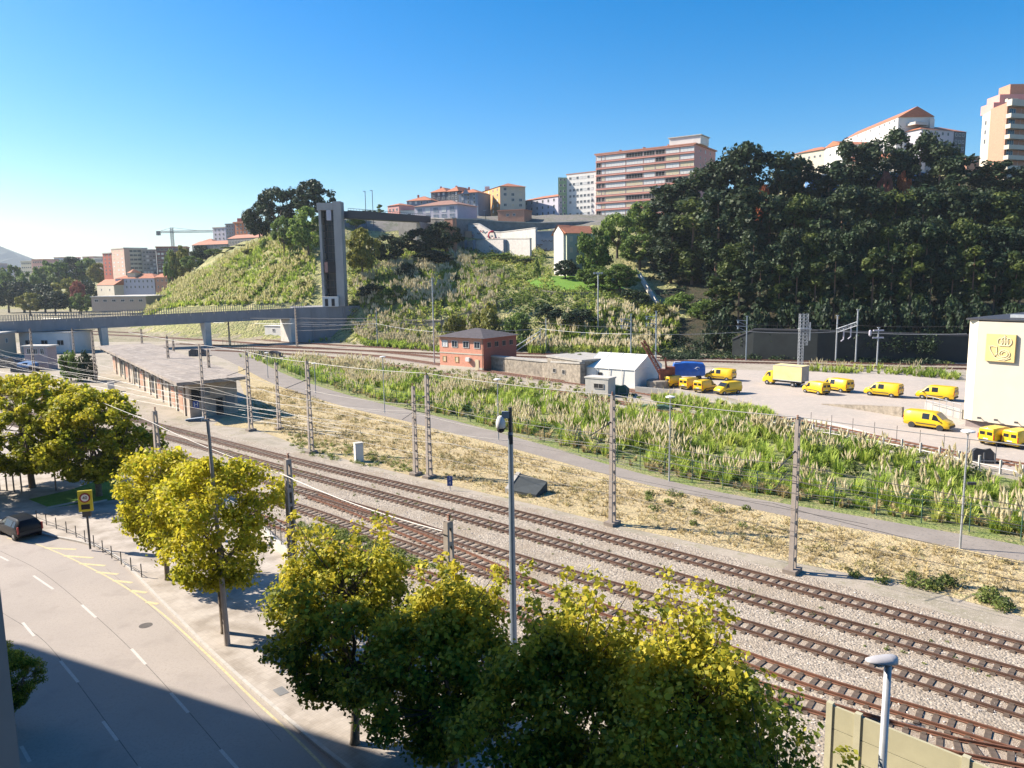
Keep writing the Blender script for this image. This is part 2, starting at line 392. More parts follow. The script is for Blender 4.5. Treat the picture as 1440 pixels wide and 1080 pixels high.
depot = GP([(905, 549), (950, 549), (1000, 553), (1085, 575), (1085, 594), (1150, 606), (1300, 640), (1440, 668)]) + [Vector((90, 45, 0)), Vector((150, 90, 0)), Vector((150, 112, 0))] + GP([(1350, 537), (1240, 522), (1160, 523), (1060, 521), (985, 518), (930, 522), (820, 527), (800, 535)])
sheet('depot_yard', depot, .028, m_concrete_yard)
_b = [p for p in srv_up if p.y < 175]
sheet('pampas_ground', _b + list(reversed(GP([(430, 508), (520, 515), (600, 530), (700, 546), (800, 562), (900, 577), (1000, 588), (1080, 602), (1160, 618), (1300, 646), (1440, 678)]) + [Vector((70, 45, 0))])), .018, m_belt)
# a low kerb wall along the near edge of the depot yard, and the sloped loading ramp wall inside it
def wall_line(pts, h, w, m, name='kerb_wall', top=None, z0=0):
    mb = MB()
    for a, b in zip(pts, pts[1:]):
        d = (b - a); L = d.length; c = (a + b) / 2; mb.box((c.x, c.y, z0 + h / 2), (L + w * .4, w, h), math.atan2(d.y, d.x))
    return mb

# --- street
kerb = spline([G(-160, 688), G(-60, 712), G(0, 733), G(60, 752), G(150, 776), G(230, 850), G(300, 921), G(400, 1010), G(480, 1075), Vector((-2.2, 22.3, 0)), Vector((4, 16, 0)), Vector((12, 8, 0)), Vector((30, -11, 0))], 1.0)
kerb[:] = [Vector((p.x, p.y, 0)) for p in kerb]
left_kerb = [Vector((p.x, p.y, 0)) for p in spline([Vector((-80, 62, 0)), Vector((-58, 56, 0)), Vector((-44, 49.5, 0)), Vector((-34.5, 40, 0)), Vector((-24.5, 28.0, 0)), Vector((-14, 15.5, 0)), Vector((-2, 2.5, 0)), Vector((14, -14, 0))], 1.0)]
sheet('street', [*left_kerb, *reversed(kerb)], .020, m_street)
walk_out = [Vector(p) for p in ((31, -5, 0), (15.5, 14.5, 0), (11, 21.5, 0), (4.5, 27.5, 0), (-3, 34, 0), (-9, 41, 0), (-14.5, 47.5, 0), (-21, 57, 0), (-30, 66, 0), (-50, 88, 0), (-80, 105, 0), (-90, 70, 0))]
structure(MB().prism([(p.x, p.y) for p in kerb] + [(p.x, p.y) for p in walk_out], -.05, .13).build('pavement', m_paving))
m_kerbstone = mat('kerbstone', (.46, .43, .39), var=.12, scale=4)
kb = MB()
for a, b in zip(kerb, kerb[1:]):
    d = b - a; c = (a + b) / 2; kb.box((c.x, c.y, .07), (d.length * .985, .16, .15), math.atan2(d.y, d.x))
structure(kb.build('kerb', m_kerbstone))
structure(MB().prism([(p.x, p.y) for p in left_kerb] + [(10, -22), (-52, 46), (-100, 70)], -.05, .13).build('pavement', m_paving))

m_whitepaint = mat('white_paint', (.52, .49, .455), var=.15, scale=12); m_yellowpaint = mat('yellow_paint', (.54, .45, .26), var=.2, scale=8)
def ribbon(pts, w, z):
    a = offset(pts, w / 2); b = offset(pts, -w / 2); return strip(b, a, z)
mk = MB()
def dash(a, b, w=.13, mb=None):
    a, b = Vector((a.x, a.y, 0)), Vector((b.x, b.y, 0)); t = (b - a).normalized(); n = Vector((t.y, -t.x, 0)) * w / 2
    mb.face([(*(a + n).xy, .025), (*(b + n).xy, .025), (*(b - n).xy, .025), (*(a - n).xy, .025)])
for a, b in (((85, 930), (110, 960)), ((145, 1015), (165, 1042)), ((240, 975), (265, 1003)), ((32, 876), (48, 895)), ((30, 1050), (42, 1072)), ((115, 851), (135, 869)), ((185, 913), (205, 935)), ((47, 810), (75, 829)), ((0, 783), (12, 789)), ((310, 1055), (335, 1083)), ((195, 1080), (215, 1110))):
    dash(G(*a), G(*b), mb=mk)
structure(mk.build('lane_marking', m_whitepaint))
ye = spline(GP([(10, 757), (46, 764), (80, 777), (113, 792), (171, 823), (229, 864), (300, 929), (350, 978), (400, 1024), (440, 1063), (470, 1095)]), 1.0)
yk = ribbon(ye, .11, .025)
for a, b in (((64, 771), (107, 773)), ((90, 782), (131, 785)), ((112, 793), (148, 796)), ((136, 805), (166, 808)), ((160, 817), (186, 820)), ((184, 831), (206, 834)), ((206, 847), (222, 850))):
    a, b = G(*a), G(*b); t = (b - a).normalized(); n = Vector((t.y, -t.x, 0)) * .12
    yk.face([(*(a + n).xy, .026), (*(b + n).xy, .026), (*(b - n).xy, .026), (*(a - n).xy, .026)])
structure(yk.build('yellow_marking', m_yellowpaint))
sm = MB()
for l_, w_ in (([(0, 775), (60, 806), (140, 872), (210, 940), (290, 1030), (330, 1079)], .035), ([(0, 860), (60, 900), (110, 962), (170, 1045), (195, 1079)], .035), ([(150, 800), (230, 870), (320, 960), (410, 1060)], .02)):
    q_ = ribbon(spline(GP(l_), 1.0), w_, .0225); n0 = len(sm.v); sm.v += q_.v; sm.f += [tuple(i + n0 for i in f) for f in q_.f]; sm.mi += q_.mi
structure(sm.build('road_seam', mat('bitumen_seam', (.16, .145, .135), var=.3, scale=3)))
for px, py, w_, l_ in ():
    b_ = G(px, py); structure(MB().box((b_.x, b_.y, .0215), (l_, w_, .0022), R(-52)).build('road_patch', m_serviceroad))
b_ = G(205, 880); structure(MB().lathe((b_.x, b_.y, .020), [(.34, 0), (.34, .004)], 20).build('manhole_cover', mat('cast_iron', (.09, .08, .075), var=.2)))
# grass verge by the car
sheet('grass_verge', GP([(40, 702), (95, 690), (150, 672), (200, 690), (160, 703), (70, 714)], .13), .135, m_lawn)
mb = wall_line([p for p in GP([(66, 715), (112, 706), (112, 712), (150, 704)], .13)], .12, .15, m_kerbstone, z0=.13)
structure(mb.build('kerb', m_kerbstone))

# ================================================================ railway tracks
m_rail = mat('rail_steel', (.13, .075, .055), rough=.6, var=.25, scale=3, metal=.2)
m_railrust = mat('rusty_rail', (.17, .075, .045), rough=.75, var=.25, scale=3)
m_sleeper = mat('sleeper_wood', (.105, .078, .06), rough=.95, var=.3, scale=5)
TRK = [0]
SLEEPER_ME = {}
def track(name_label, pts, gauge=1.0, step=.6, group='railway tracks', rusty=False, nmax=100, z=0.03, sl_len=1.5, simple=False, extra=0):
    TRK[0] += 1; zz = z + TRK[0] * .0007
    line = spline([Vector((p.x, p.y, 0)) for p in pts], step)
    # the sleepers nearest the camera come first
    root = thing('railway_track', name_label, 'railway track', (0, 0, 0), 0, group)
    mr = m_railrust if rusty else m_rail
    fine = line[::4] + ([line[-1]] if (len(line) - 1) % 4 else [])
    for s in (-1, 1):
        o = offset(fine, s * gauge / 2); mb = MB()
        for (dw, z0, z1) in ((.068, zz + .02, zz + .028), (.035, zz + .15, zz + .15)):
            pass
        L = len(o); n = 0
        prof = [(-.065, .0), (-.065, .02), (-.02, .04), (-.033, .115), (-.033, .15), (.033, .15), (.033, .115), (.02, .04), (.065, .02), (.065, .0)]
        for i, p in enumerate(o):
            t = (o[min(i + 1, L - 1)] - o[max(i - 1, 0)]).normalized(); nn = Vector((t.y, -t.x, 0))
            for a, h in prof: mb.v.append(tuple(p + nn * a + Vector((0, 0, zz + .015 + h))))
        k = len(prof)
        for i in range(L - 1):
            for j in range(k - 1):
                a = i * k + j; mb.f.append((a, a + k, a + k + 1, a + 1)); mb.mi.append(0)
        mb.build('rail', mr, root)
    key = round(sl_len, 2)
    if key not in SLEEPER_ME:
        b = MB(); b.box((0, 0, 0), (.24, sl_len, .12)); b.box((0, -.5 * gauge, .07), (.16, .3, .02)); b.box((0, .5 * gauge, .07), (.16, .3, .02)); SLEEPER_ME[key] = b.mesh('sleeper', m_sleeper)
    idx = sorted(range(len(line)), key=lambda i: line[i].length + (0 if vis(line[i]) else 1e6))
    rest = MB()
    for c, i in enumerate(idx):
        p = line[i] + Vector((rnd.uniform(-.045, .045), rnd.uniform(-.045, .045), 0)); t = (line[min(i + 1, len(line) - 1)] - line[max(i - 1, 0)]); rz = math.atan2(t.y, t.x) + rnd.uniform(-.03, .03)
        if c < nmax and not simple:
            o = link('sleeper', SLEEPER_ME[key], root); o.location = (p.x, p.y, zz - .035 + rnd.uniform(0, .015)); o.rotation_euler = (0, 0, rz)
        else: rest.box((p.x, p.y, zz - .035), (.24, sl_len, .12), rz)
    if rest.v: o = rest.build('sleeper', m_sleeper, root); o['kind'] = 'stuff'
    return line
def vis(p):
    v = Vector((p.x, p.y, 0)) - Vector((0, 0, H)); w = v.dot(fw)
    if w < 1: return False
    px = 720 + F * v.dot(rt) / w; py = 540 - F * v.dot(up) / w
    return -20 < px < 1460 and py < 1100
ext = lambda p, d: along(p, d)
T1 = GP([(-100, 519), (60, 557), (225, 600), (400, 645), (700, 717.5), (1140, 833), (1440, 914)]); T1.append(ext(T1[-1], 14))
T2 = GP([(-100, 529), (60, 570), (240, 617), (412, 664), (700, 742), (1140, 868), (1440, 953)]); T2.append(ext(T2[-1], 14))
T3 = GP([(-100, 543), (60, 589), (240, 640), (412, 688), (560, 733), (700, 779), (1140, 910), (1440, 1004)]); T3.append(ext(T3[-1], 14))
T4 = GP([(440, 699), (500, 720), (560, 745), (640, 778), (776, 835), (950, 893), (1130, 957), (1340, 1021), (1440, 1052)]); T4.append(ext(T4[-1], 12))
T5 = GP([(-100, 560), (60, 611), (240, 665), (414, 714), (533, 757), (640, 793), (740, 822)])
T6 = GP([(240, 690), (400, 742), (460, 765), (560, 800), (655, 831), (737, 866), (1130, 991), (1340, 1052), (1440, 1070)]); T6.append(ext(T6[-1], 10))
track('farthest of the near main tracks, next to the dry grass', T1)
track('second near main track, with dark sleepers on pale ballast', T2)
track('third near main track, between the ballast strips', T3)
track('rust coloured branch track curving away from the third main track', T4, rusty=True, nmax=100)
track('siding joining the rusty branch track behind the plane trees', T5)
track('siding closest to the street trees, merging at the screen wall', T6, rusty=True)
B1 = GP([(-60, 467), (120, 470), (300, 479), (430, 489), (640, 499), (880, 506), (1000, 509), (1150, 513), (1350, 519)]) + [Vector((200, 108, 0))]
B2 = GP([(-60, 463), (120, 466), (300, 473), (430, 483), (640, 494), (880, 502), (1000, 505), (1150, 509), (1350, 514)]) + [Vector((200, 115, 0))]
M1 = GP([(300, 489), (400, 493), (520, 500), (640, 516), (760, 533), (880, 549), (1000, 572), (1150, 599), (1440, 656)]) + [Vector((66, 52, 0))]
M2 = GP([(300, 493), (400, 498), (500, 507), (620, 526), (740, 545), (850, 563), (1000, 590)])
M3 = GP([(250, 484), (400, 489), (520, 494), (640, 506), (740, 519), (830, 530)])
for nm, P in (('far track at the foot of the hill, inner line', B1), ('far track at the foot of the hill, outer line', B2), ('weed grown middle track beside the pampas grass', M1), ('short weed grown middle track in front of the orange signal house', M2), ('weed grown track leading to the grey stone wall', M3)):
    track(nm, P, simple=True, step=.75, rusty=True, group='far tracks', gauge=1.3, sl_len=2.3)
m_stain = ground_mat('stained_ballast', [(0, 0, 0, (.31, .25, .195)), (.7, .4, .6, (.38, .315, .25)), (3, .5, .65, (.22, .16, .12)), (14, .5, .6, (.42, .36, .29))], bump=1, bscale=22)
for k_, P in enumerate((T1, T2, T3, T4, T5, T6)):
    structure(ribbon(spline([Vector((p.x, p.y, 0)) for p in P], 3), 1.35, .0172 + .0006 * k_).build('ballast', m_stain))
for P in (B1, B2, M1, M3):
    l = spline([Vector((p.x, p.y, 0)) for p in P], 6); structure(ribbon(l, 4.0, .022 if P is B1 else .0235 if P is B2 else .0215 if P is M1 else .0225).build('ballast', gravel_mat('far_ballast', (.20, .155, .125), (.36, .29, .24), (.28, .22, .17), 4) if P is B1 else bpy.data.materials['far_ballast']))
# ================================================================ vegetation
def leaves(centres, radii, counts, size, flat=0.35, seed=0, tint_c=None, tint_s=0.18, aspect=0.62, squash=0.8):
    """leaf-shaped quads gathered in clumps; returns verts, quads, tints"""
    g = np.random.default_rng(seed)
    idx = np.repeat(np.arange(len(centres)), counts); n = len(idx)
    d = g.normal(size=(n, 3)); d /= np.linalg.norm(d, axis=1, keepdims=True)
    rr = radii[idx] * (g.random(n) ** 0.45)
    p = centres[idx] + d * rr[:, None] * np.array([1, 1, squash])
    nrm = d * 0.7 + g.normal(size=(n, 3)) * 0.6 + np.array([0, 0, flat]); nrm /= np.linalg.norm(nrm, axis=1, keepdims=True)
    a = g.normal(size=(n, 3)); a -= nrm * (a * nrm).sum(1, keepdims=True); a /= np.linalg.norm(a, axis=1, keepdims=True)
    b = np.cross(nrm, a); s = size * g.uniform(.45, 1.45, n)[:, None]
    v = np.stack([p - a * s * .5, p + b * s * .5 * aspect - nrm * s * .08, p + a * s * .55, p - b * s * .5 * aspect - nrm * s * .08], 1)
    t = (tint_c[idx] if tint_c is not None else 0.5) + g.normal(size=n) * tint_s
    return v.reshape(-1, 3), np.arange(n * 4).reshape(n, 4), np.clip(t, 0, 1)

m_bark = mat('plane_bark', (.17, .135, .10), var=.35, scale=6, bump=.5)
m_bark_dark = mat('dark_bark', (.10, .075, .055), var=.3, scale=4)
m_bark_red = mat('eucalyptus_bark', (.26, .15, .10), var=.35, scale=1.5)
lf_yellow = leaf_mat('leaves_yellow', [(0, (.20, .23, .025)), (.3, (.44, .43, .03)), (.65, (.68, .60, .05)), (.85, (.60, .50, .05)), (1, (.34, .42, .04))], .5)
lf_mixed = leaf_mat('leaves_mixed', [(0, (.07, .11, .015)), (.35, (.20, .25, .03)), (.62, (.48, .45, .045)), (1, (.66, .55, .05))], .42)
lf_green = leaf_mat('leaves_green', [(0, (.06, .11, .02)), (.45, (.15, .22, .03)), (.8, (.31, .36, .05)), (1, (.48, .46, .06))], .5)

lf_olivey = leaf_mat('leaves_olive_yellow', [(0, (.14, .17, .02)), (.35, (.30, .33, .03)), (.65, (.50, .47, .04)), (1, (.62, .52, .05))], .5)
def crown_clusters(shape, n, seed):
    """cluster centres inside a lumpy crown: shape = (radius, z bottom, z top, n lobes)"""
    g = np.random.default_rng(seed); rad, zb, zt, lobes = shape; out = []; ph = g.uniform(0, 6.28, 4)
    while len(out) < n:
        t = g.uniform(0, 6.28); u = g.uniform(-1, 1); r = g.uniform(.35, 1) ** .5
        env = 1 + .16 * math.sin(lobes * t + ph[0] + 2 * u) + .12 * math.sin((lobes + 2) * t + ph[1]) + .10 * math.sin(5 * u + ph[2])
        hr = math.sqrt(max(0, 1 - abs(u) ** 2.2)) * env * r
        z = (zb + zt) / 2 + u * (zt - zb) / 2 * (0.85 + .15 * r)
        if u < -.3: hr *= .85
        out.append((rad * hr * math.cos(t), rad * hr * math.sin(t), z))
    return np.array(out)

def limb_path(a, b, seed, n=5, wob=.12):
    g = random.Random(seed); a, b = Vector(a), Vector(b); L = (b - a).length; pts = []
    for i in range(n + 1):
        t = i / n; p = a.lerp(b, t); p.z += math.sin(t * math.pi) * L * -.08
        if 0 < i < n: p += Vector((g.uniform(-1, 1), g.uniform(-1, 1), g.uniform(-.5, .5))) * L * wob * .5
        pts.append(p)
    return pts

def plane_tree_meshes(seed, rad=3.4, zb=2.6, zt=9.0, n=120, per=85, spikes=0, leaf=.20, trunk_h=2.6, tr=.17):
    g = random.Random(seed); cc = crown_clusters((rad, zb, zt, 3), n, seed)
    if spikes:
        sp = []
        for k in range(spikes):
            a = g.uniform(0, 6.28); r = g.uniform(.1, .8) * rad; h = g.uniform(.8, 2.4)
            for q in range(9): sp.append((r * math.cos(a) + g.uniform(-.15, .15), r * math.sin(a) + g.uniform(-.15, .15), zt - 2.2 + (h + 2.0) * q / 9))
        cc = np.vstack([cc, np.array(sp)])
    gg = np.random.default_rng(seed)
    radii = np.concatenate([gg.uniform(.45, .85, n), gg.uniform(.25, .5, len(cc) - n)])
    cnt = np.concatenate([gg.integers(int(per * .5), int(per * 1.4), n), np.full(len(cc) - n, 34)]).astype(int)
    v, q, t = leaves(cc, radii, cnt, leaf, seed=seed, tint_c=gg.uniform(.2, .7, len(cc)) + .22 * (cc[:, 2] - (zb + zt) / 2) / ((zt - zb) / 2), aspect=.8)  # clumps get yellower with height: the sunlit tops are put into the leaf colour
    crown = (v, q, t)
    mb = MB(); lean = Vector((g.uniform(-.25, .25), g.uniform(-.25, .25), 0))
    top = Vector((0, 0, trunk_h)) + lean
    mb.tube([(0, 0, -.2), (0, 0, .15), Vector((0, 0, trunk_h * .5)) + lean * .5, top], [tr * 1.5, tr * 1.1, tr * .95, tr * .85], 9)
    heads = []
    for k in range(5):
        a = k * 1.257 + g.uniform(-.3, .3); e = Vector((math.cos(a) * rad * .5, math.sin(a) * rad * .5, zb + (zt - zb) * g.uniform(.35, .6))); heads.append(e)
        mb.tube(limb_path(top, e, seed * 9 + k), [tr * .62, tr * .55, tr * .46, tr * .38, tr * .3, tr * .22], 6)
    e = Vector((0, 0, zt - 1.5)); heads.append(e); mb.tube(limb_path(top, e, seed * 9 + 7), [tr * .7, tr * .6, tr * .45, tr * .35, tr * .25, tr * .14], 6)
    for i in range(0, len(cc), 2):
        c = Vector(cc[i]); h = min(heads, key=lambda q: (q - c).length); mb.tube([h, (h + c) / 2 + Vector((0, 0, -.1)), c], [tr * .2, tr * .13, tr * .05], 4, cap=False)
    return crown, mb
TREES = {}
def plane_tree(key, loc, label, lm, rz=0, scale=1, group='plane trees along the street', **kw):
    t = thing('plane_tree', label, 'tree', loc, rz, group)
    if key not in TREES:
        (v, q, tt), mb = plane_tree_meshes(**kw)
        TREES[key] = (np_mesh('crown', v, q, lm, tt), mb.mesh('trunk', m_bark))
        TREES[key][1].polygons.foreach_set('use_smooth', [True] * len(TREES[key][1].polygons))
    c = link('crown', TREES[key][0], t)
    if c.data.materials[0] != lm: c.material_slots[0].link = 'OBJECT'; c.material_slots[0].material = lm
    link('trunk', TREES[key][1], t); t.scale = scale if hasattr(scale, '__len__') else (scale,) * 3
    return t
PT = [
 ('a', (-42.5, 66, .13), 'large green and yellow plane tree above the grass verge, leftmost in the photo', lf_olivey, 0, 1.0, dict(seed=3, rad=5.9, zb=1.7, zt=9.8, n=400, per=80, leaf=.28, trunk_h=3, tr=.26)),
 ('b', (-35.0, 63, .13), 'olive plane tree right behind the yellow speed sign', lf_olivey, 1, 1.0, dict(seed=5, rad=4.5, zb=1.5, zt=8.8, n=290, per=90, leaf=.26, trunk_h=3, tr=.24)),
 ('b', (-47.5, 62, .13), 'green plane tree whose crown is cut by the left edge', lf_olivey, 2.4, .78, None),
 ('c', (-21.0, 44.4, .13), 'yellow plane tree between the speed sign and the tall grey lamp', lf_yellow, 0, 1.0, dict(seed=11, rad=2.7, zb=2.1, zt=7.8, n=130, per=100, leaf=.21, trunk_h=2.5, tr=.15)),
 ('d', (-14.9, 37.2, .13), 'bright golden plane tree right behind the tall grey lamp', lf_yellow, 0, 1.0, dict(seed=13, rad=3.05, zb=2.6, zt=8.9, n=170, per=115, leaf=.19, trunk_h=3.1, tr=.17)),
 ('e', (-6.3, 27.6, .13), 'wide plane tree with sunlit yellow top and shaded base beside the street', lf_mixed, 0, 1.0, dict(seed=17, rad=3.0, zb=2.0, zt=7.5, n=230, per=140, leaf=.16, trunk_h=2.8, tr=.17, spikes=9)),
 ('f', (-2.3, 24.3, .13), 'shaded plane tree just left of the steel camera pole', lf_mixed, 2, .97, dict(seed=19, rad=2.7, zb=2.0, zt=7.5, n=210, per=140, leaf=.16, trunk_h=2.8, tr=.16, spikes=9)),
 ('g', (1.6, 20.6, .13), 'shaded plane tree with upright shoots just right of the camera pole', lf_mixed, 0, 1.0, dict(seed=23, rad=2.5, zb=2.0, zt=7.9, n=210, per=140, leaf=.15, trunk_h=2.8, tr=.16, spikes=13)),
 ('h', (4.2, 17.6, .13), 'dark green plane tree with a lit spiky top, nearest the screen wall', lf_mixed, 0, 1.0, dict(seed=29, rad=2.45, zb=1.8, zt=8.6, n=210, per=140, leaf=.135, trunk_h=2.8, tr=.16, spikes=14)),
 ('g', (5.6, 14.9, .13), 'dark plane tree at the bottom edge below the screen wall', lf_green, 2.2, .88, None),
 ('f', (-20.6, 29.2, .13), 'dark shaded bushy plane tree on the near pavement beside the grey wall', lf_green, 1.2, .40, None),
]
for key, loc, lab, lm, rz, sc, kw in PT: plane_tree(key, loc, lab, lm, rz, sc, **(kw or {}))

# ---------------------------------------------------------------- trees of the hill
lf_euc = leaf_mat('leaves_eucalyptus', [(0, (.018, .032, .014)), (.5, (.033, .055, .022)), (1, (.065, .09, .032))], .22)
lf_euc_lit = leaf_mat('leaves_eucalyptus_lit', [(0, (.025, .045, .014)), (.5, (.07, .10, .022)), (1, (.17, .20, .045))], .3)  # paler copy of the eucalyptus leaves, sunlight on the crowns put into the colour
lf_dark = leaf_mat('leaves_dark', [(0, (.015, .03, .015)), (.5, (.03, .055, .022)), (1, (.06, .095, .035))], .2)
lf_bright = leaf_mat('leaves_bright', [(0, (.09, .15, .03)), (.5, (.18, .27, .05)), (1, (.30, .38, .08))], .4)
lf_mid = leaf_mat('leaves_mid', [(0, (.05, .09, .02)), (.5, (.12, .19, .035)), (1, (.21, .28, .05))], .35)
lf_olive = leaf_mat('leaves_olive', [(0, (.10, .11, .02)), (.5, (.20, .21, .035)), (1, (.32, .30, .06))], .35)
lf_red = leaf_mat('leaves_red', [(0, (.18, .05, .04)), (.5, (.30, .09, .07)), (1, (.38, .16, .10))], .3)
lf_autumn = leaf_mat('leaves_autumn', [(0, (.25, .06, .02)), (.5, (.42, .11, .04)), (1, (.50, .2, .06))], .3)
HT = {}
def hill_mesh(kind, var):
    """unit-height trees (1 m tall, scaled on placing)"""
    key = (kind, var)
    if key in HT: return HT[key]
    g = np.random.default_rng(100 + var * 7 + len(kind)); r = random.Random(var + len(kind)); mb = MB()
    if kind == 'tall':      # eucalyptus: broken, stacked clumps on a long stem
        C = []; Rr = []
        for k in range(40):
            z = .10 + .87 * g.random() ** .8; w = .155 * (1 - abs(z - .55) * 1.15) + .025; a = g.uniform(0, 6.28)
            C.append((w * math.cos(a) * g.uniform(.3, 1.15), w * math.sin(a) * g.uniform(.3, 1.15), z)); Rr.append(g.uniform(.05, .11))
        n = 120; size = .036
        mb.tube([(0, 0, -.03), (.01, 0, .3), (-.01, .01, .6), (0, 0, .9)], [.018, .014, .010, .004], 6)
    elif kind == 'column':
        C = []; Rr = []
        for k in range(26):
            z = g.uniform(.08, .97); w = .10 * (1 - z ** 3) + .015; a = g.uniform(0, 6.28)
            C.append((w * math.cos(a), w * math.sin(a), z)); Rr.append(g.uniform(.04, .075))
        n = 120; size = .04; mb.tube([(0, 0, -.03), (0, 0, .5), (0, 0, .9)], [.014, .008, .003], 5)
    elif kind == 'round':
        C = []; Rr = []
        for k in range(62):
            a = g.uniform(0, 6.28); u = g.uniform(-.9, 1); w = math.sqrt(max(0, 1 - u * u)) * .42 * g.uniform(.55, 1.1)
            C.append((w * math.cos(a), w * math.sin(a), .60 + u * .34)); Rr.append(g.uniform(.07, .125))
        n = 110; size = .05; mb.tube([(0, 0, -.03), (.01, 0, .2), (0, .01, .4)], [.035, .028, .02], 6)
        for k in range(5): a = k * 1.25; mb.tube([(0, 0, .3), (.15 * math.cos(a), .15 * math.sin(a), .45), (.28 * math.cos(a), .28 * math.sin(a), .65)], [.018, .012, .005], 5)
    elif kind == 'cone':
        C = []; Rr = []
        for k in range(26):
            z = g.uniform(.1, .97); w = .30 * (1 - z); a = g.uniform(0, 6.28)
            C.append((w * math.cos(a), w * math.sin(a), z)); Rr.append(.05 + .09 * (1 - z))
        n = 90; size = .055; mb.tube([(0, 0, -.03), (0, 0, .9)], [.03, .005], 5)
    else:                   # bush: wider than tall
        C = []; Rr = []
        for k in range(22):
            a = g.uniform(0, 6.28); u = g.uniform(0, 1); w = math.sqrt(max(0, 1 - u * u)) * .62 * g.uniform(.3, 1.1)
            C.append((w * math.cos(a), w * math.sin(a), .12 + u * .62)); Rr.append(g.uniform(.13, .24))
        n = 90; size = .09; mb.tube([(0, 0, -.1), (0, 0, .5)], [.03, .01], 5)
        for k in range(4): a = k * 1.6; mb.tube([(0, 0, .05), (.3 * math.cos(a), .3 * math.sin(a), .5)], [.02, .008], 4)
    C = np.array(C); Rr = np.array(Rr)
    v, q, t = leaves(C, Rr, np.full(len(C), n), size, seed=var + 50, tint_c=g.uniform(.2, .8, len(C)), tint_s=.2, aspect=.75, squash=.9)
    HT[key] = (np_mesh('crown', v, q, lf_mid, t), mb.mesh('trunk', m_bark_dark)); return HT[key]
def hill_tree(px, pytop, Y, wpx, kind, lm, label, group=None, name=None, bark=None, sink=.2, cat=None):
    top = at(px, pytop, Y); z0 = hz(top.x, top.y); h = max(1.0, top.z - z0 + sink); wm = wpx * Y / F
    base_w = {'tall': .44, 'column': .30, 'round': 1.0, 'cone': .7, 'bush': 1.5}[kind]
    nm = name or {'tall': 'eucalyptus_tree', 'column': 'column_tree', 'round': 'broadleaf_tree', 'cone': 'conifer_tree', 'bush': 'bush'}[kind]
    t = thing(nm, label, cat or ('bush' if kind == 'bush' else 'tree'), (top.x, top.y, z0 - sink), rnd.uniform(0, 6.28), group)
    cm, tm = hill_mesh(kind, rnd.randrange(7 if kind == 'tall' else 4)); c = link('crown', cm, t); c.material_slots[0].link = 'OBJECT'; c.material_slots[0].material = lm
    k = link('trunk', tm, t); 
    if bark: k.material_slots[0].link = 'OBJECT'; k.material_slots[0].material = bark
    s = wm / base_w; t.scale = (s, s, h); return t
ORD = ['first', 'second', 'third', 'fourth', 'fifth', 'sixth', 'seventh', 'eighth', 'ninth', 'tenth', 'eleventh', 'twelfth', 'thirteenth', 'fourteenth', 'fifteenth', 'sixteenth', 'seventeenth', 'eighteenth', 'nineteenth', 'twentieth', 'twenty-first', 'twenty-second', 'twenty-third', 'twenty-fourth', 'twenty-fifth', 'twenty-sixth', 'twenty-seventh', 'twenty-eighth']
def row(specs, kind, lm, fmt, group, **kw):
    for i, (px, py, Y, w) in enumerate(sorted(specs)): hill_tree(px, py, Y, w, kind, lm if not isinstance(lm, list) else lm[i % len(lm)], fmt % ORD[i], group, **kw)
# forest on the right slope: skyline row, middle row, front row
row([(935, 252, 255, 60), (962, 243, 250, 55), (1000, 226, 245, 66), (1035, 208, 240, 64), (1056, 205, 238, 60), (1098, 209, 238, 66), (1128, 226, 240, 54), (1165, 228, 240, 58), (1200, 198, 250, 60), (1222, 190, 252, 50), (1268, 182, 255, 56), (1298, 186, 250, 52), (1326, 196, 245, 56), (1352, 220, 240, 54), (1398, 224, 238, 60), (1425, 234, 236, 56), (1455, 240, 236, 56)],
    'tall', [lf_euc, lf_dark, lf_euc], '%s tall dark eucalyptus from the left along the forest skyline', 'dark eucalyptus trees of the forest skyline', bark=m_bark_red)
row([(945, 300, 225, 60), (975, 280, 222, 66), (1010, 270, 216, 66), (1050, 262, 212, 66), (1085, 270, 210, 64), (1120, 275, 208, 62), (1155, 282, 206, 60), (1188, 262, 208, 60), (1225, 262, 208, 60), (1262, 268, 206, 60), (1300, 262, 205, 60), (1340, 262, 204, 60), (1375, 268, 202, 60), (1410, 272, 200, 60), (1445, 280, 200, 60)],
    'tall', [lf_euc, lf_euc_lit, lf_dark, lf_euc], '%s dark eucalyptus from the left in the middle row of the forest', 'dark eucalyptus trees of the middle row', bark=m_bark_red)
row([(1030, 345, 190, 44), (1060, 325, 188, 42), (1088, 335, 186, 42), (1115, 322, 185, 44), (1142, 330, 184, 42), (1170, 318, 184, 44), (1197, 325, 182, 42), (1222, 305, 183, 46), (1250, 322, 181, 42), (1277, 310, 181, 46), (1305, 305, 180, 48), (1333, 318, 179, 44), (1360, 306, 178, 46), (1388, 320, 177, 44), (1415, 322, 176, 44), (1442, 315, 176, 44)],
    'tall', [lf_euc_lit, lf_euc, lf_dark, lf_euc], '%s olive topped eucalyptus from the left in the upper front rows', 'olive topped eucalyptus trees', bark=m_bark_red)
row([(1008, 388, 180, 40), (1040, 380, 177, 38), (1070, 365, 176, 38), (1097, 372, 175, 36), (1122, 358, 174, 38), (1148, 368, 173, 36), (1176, 350, 172, 38), (1203, 364, 172, 36), (1230, 348, 171, 38), (1256, 355, 170, 36), (1284, 342, 169, 40), (1312, 352, 168, 36), (1342, 360, 167, 36), (1372, 345, 166, 40), (1402, 362, 166, 36), (1432, 352, 165, 38)],
    'column', [lf_euc_lit, lf_euc, lf_euc, lf_euc_lit, lf_dark], '%s narrow young eucalyptus from the left in the lowest front row', 'narrow young eucalyptus trees', bark=m_bark_red)
